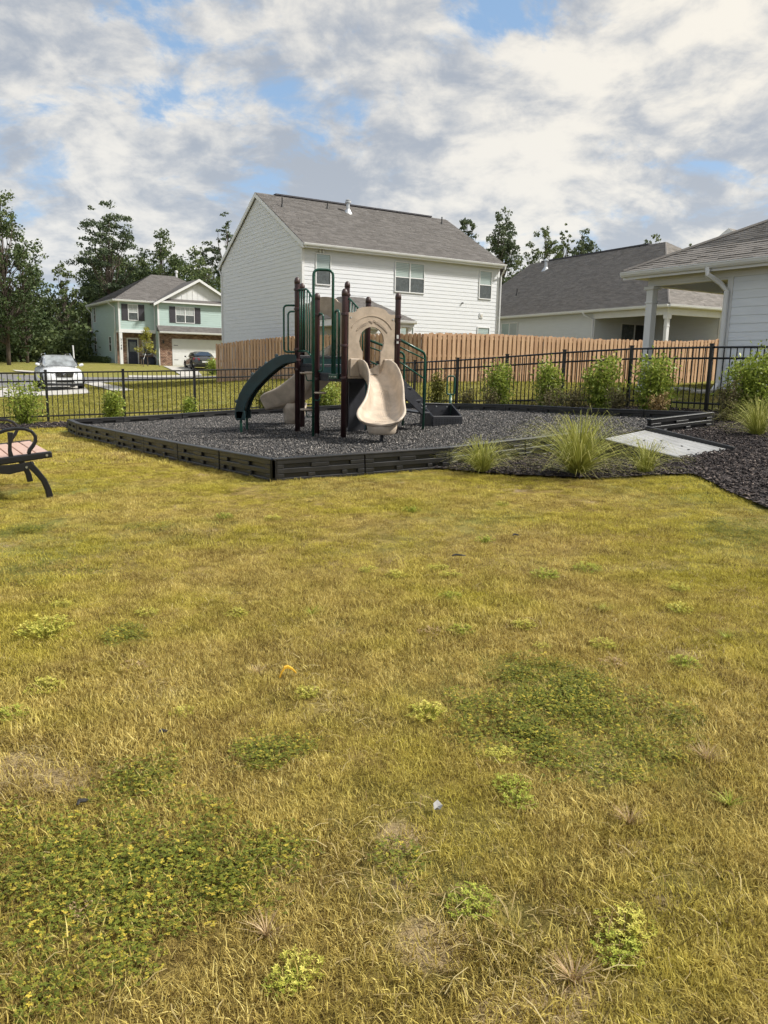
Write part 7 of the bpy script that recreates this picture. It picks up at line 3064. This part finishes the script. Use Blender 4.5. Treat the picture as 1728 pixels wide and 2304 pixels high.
WY = [weed_mesh('weed_a%d' % i, M_WEED, 80, .085, .048, .010, 140 + i) for i in range(3)]
WG = [weed_mesh('weed_b%d' % i, M_WEEDG, 80, .09, .045, .011, 150 + i) for i in range(2)]
WR = [weed_mesh('weed_c%d' % i, M_WEEDR, 50, .08, .03, .009, 160 + i) for i in range(2)]
SPK = [spike_mesh('spike_%d' % i, M_WEEDR, 60, .085, .075, 170 + i, .0016) for i in range(2)]
SPG = [spike_mesh('spike_g%d' % i, M_WEEDG, 46, .085, .06, 175 + i, .0017) for i in range(2)]
weeds = [(105, 1432, WY, 1.9, 'wide yellow flowering weed clump at the left edge'), (100, 1558, WY, 1.1, 'yellow weed tuft below the wide clump at the left edge'), (28, 1616, WG, .9, 'fresh green weed at the far left, below the yellow tuft'), (140, 1366, WY, .8, 'small pale weed above the wide clump at the left'),
         (332, 1386, WY, .9, 'yellow weed in the left half, level with the pale left weed'), (532, 1388, WY, .9, 'dark centred yellow weed left of the lawn middle'), (960, 1614, WY, 1.05, 'bright yellow green weed left of the dark green patch'), (665, 2200, WY, .85, 'bright yellow weed nearest the camera, lower middle'),
         (640, 2222, WG, .6, 'green weed touching the bright yellow one nearest the camera'), (1058, 2045, WG, .85, 'light green weed at the lower right of the middle'), (1405, 2095, WY, .95, 'sprawling yellow weed at the lower right'), (1390, 2150, WG, .8, 'green base of the sprawling weed at the lower right'),
         (1130, 1708, WY, .8, 'yellow weed at the lower left corner of the dark green patch'), (1150, 1775, WG, .8, 'pale green weed just below the dark green patch'), (1168, 1812, WG, .7, 'second pale green weed below the dark green patch'), (830, 1288, WY, .9, 'yellow weed left of the small dark stick'),
         (893, 1302, WY, 1.0, 'yellow weed near the picture middle, right of its neighbour'), (985, 1285, WY, 1.0, 'yellow weed, upper one of the close pair in the middle'), (1015, 1302, WY, 1.0, 'yellow weed, lower one of the close pair in the middle'), (1015, 1348, WG, .9, 'green weed under the close yellow pair'),
         (1228, 1302, WG, 1.3, 'green yellow weed clump right of the middle'), (1320, 1286, WG, 1.2, 'flat green weed behind the right clump'), (1530, 1330, WY, .9, 'pale yellow weed far right of the middle'), (1528, 1378, WY, 1.0, 'round yellow weed far right of the middle, lower'), (1180, 1414, WY, .9, 'speckled pale weed above the dark green patch'),
         (1220, 1460, WY, .6, 'tiny yellow weed at the top left of the dark green patch'), (1358, 1459, WY, .9, 'yellow weed on the upper rim of the dark green patch'), (1378, 1497, WR, .9, 'tan weed inside the upper right of the dark green patch'), (1540, 1500, WG, .9, 'green weed right of the dark green patch'),
         (970, 1427, WR, 1.0, 'pinkish dry weed in the middle of the lawn'), (1038, 1425, WG, .9, 'green weed right of the pinkish dry one'), (302, 1505, WR, 1.0, 'pinkish dry weed in the left half'), (410, 1612, WY, .7, 'thin yellow weed left of the orange leaf'), (690, 1568, WY, .8, 'yellow weed just below the orange leaf'),
         (1090, 1220, WG, 1.0, 'yellow green weed high up, right of the middle'), (925, 1152, WG, 1.1, 'green weed near the playground, middle of the lawn'), (615, 1172, WY, 1.1, 'yellow weed near the playground, left of the middle'), (505, 1168, WG, 1.1, 'green weed near the playground, left half'),
         (190, 2050, WR, .7, 'dry flecked weed inside the large lower left patch'), (1130, 1140, WY, 1.0, 'faint yellow weed just below the bark bed')]
for px, py, kind, s, lab in weeds:
    g = ground(px, py)
    setp(link_mesh('weed', rnd.choice(kind), None, (g.x, g.y, g.z), (0, 0, rnd.uniform(0, 6.28)), (s * .85, s * .85, s * 1.15)), lab, 'weed', 'weeds scattered in the lawn')
for px, py, kind, s, lab in [(1415, 1858, SPK, .9, 'spiky straw grass tuft right of the middle, lower half'), (1290, 2215, SPK, 1.0, 'straw coloured spiky tuft at the bottom right'), (1590, 1716, SPK, 1.0, 'yellow spiky tuft at the right end of the dark green patch'), (702, 1385, SPG, 1.0, 'green spiky tuft near the middle of the lawn'),
                             (1360, 1378, SPG, 1.0, 'green spiky tuft behind the dark green patch'), (1635, 1440, SPG, 1.0, 'green spiky tuft at the right edge'), (580, 1520, SPK, .8, 'yellow grass sprig left of the orange leaf'), (1640, 1815, SPG, .9, 'green spiky tuft at the lower right edge'), (600, 2110, SPK, .9, 'thin straw sprig right of the large lower left patch')]:
    g = ground(px, py)
    setp(link_mesh('grass_tuft', rnd.choice(kind), None, (g.x, g.y, g.z), (0, 0, rnd.uniform(0, 6.28)), (s, s, s)), lab, 'grass tuft', 'coarse grass tufts in the lawn')
# orange leaf, pale scrap, sticks
M_ORL = mat('orange_leaf', (.75, .42, .03), .5, .15, 30)
g = ground(645, 1530)
of = Fr((g.x, g.y, g.z + .045), R(-75))
mb = MB(of)
mb.ribbon([(-.030, -.030), (-.021, -.006), (-.009, .012), (.004, .015), (.022, .004), (.040, -.016)], [.002, .005, .008, .009, .006, .002], -.006, .010)
ol = mb.build('fallen_leaf', M_ORL, origin=(g.x, g.y, g.z), fix=True)
setp(ol, 'curled bright orange leaf lying on the dry grass', 'leaf')
g = ground(985, 1832)
M_SCR = mat('pale_dry_leaf', (.25, .245, .235), .7, .2, 40)
mb = MB(Fr((g.x, g.y, g.z + .020), R(40)))
mb.add([(-.016, 0, 0), (-.010, .010, .014), (0, .002, .004), (.009, .012, .018), (.018, .002, .003), (.009, -.011, .012), (-.003, -.012, .002), (-.012, -.009, .011)], [(0, 1, 2), (2, 3, 4), (2, 4, 5), (2, 5, 6), (0, 2, 6), (0, 6, 7), (1, 3, 2)])
setp(mb.build('dry_leaf', M_SCR, origin=(g.x, g.y, g.z), fix=False), 'small crumpled grey white dry leaf in the lower lawn', 'leaf')
for px, py, L, a, lab in ((1032, 1260, .09, .1, 'small black stick in the middle of the lawn'), (1160, 1213, .05, .3, 'tiny dark twig near the upper weeds'), (187, 1826, .035, 1.0, 'dark pebble like cone near the lower left'), (367, 1665, .03, .6, 'tiny dark seed pod in the left half')):
    g = ground(px, py)
    mb = MB(Fr((g.x, g.y, g.z + .03), a))
    mb.tube([(-L / 2, 0, 0), (-L * .2, .006, .006), (L * .2, -.004, .004), (L / 2, 0, 0)], [.004, .007, .006, .003], 6)
    setp(mb.build('twig', M_DARKG, origin=(g.x, g.y, g.z)), lab, 'twig')
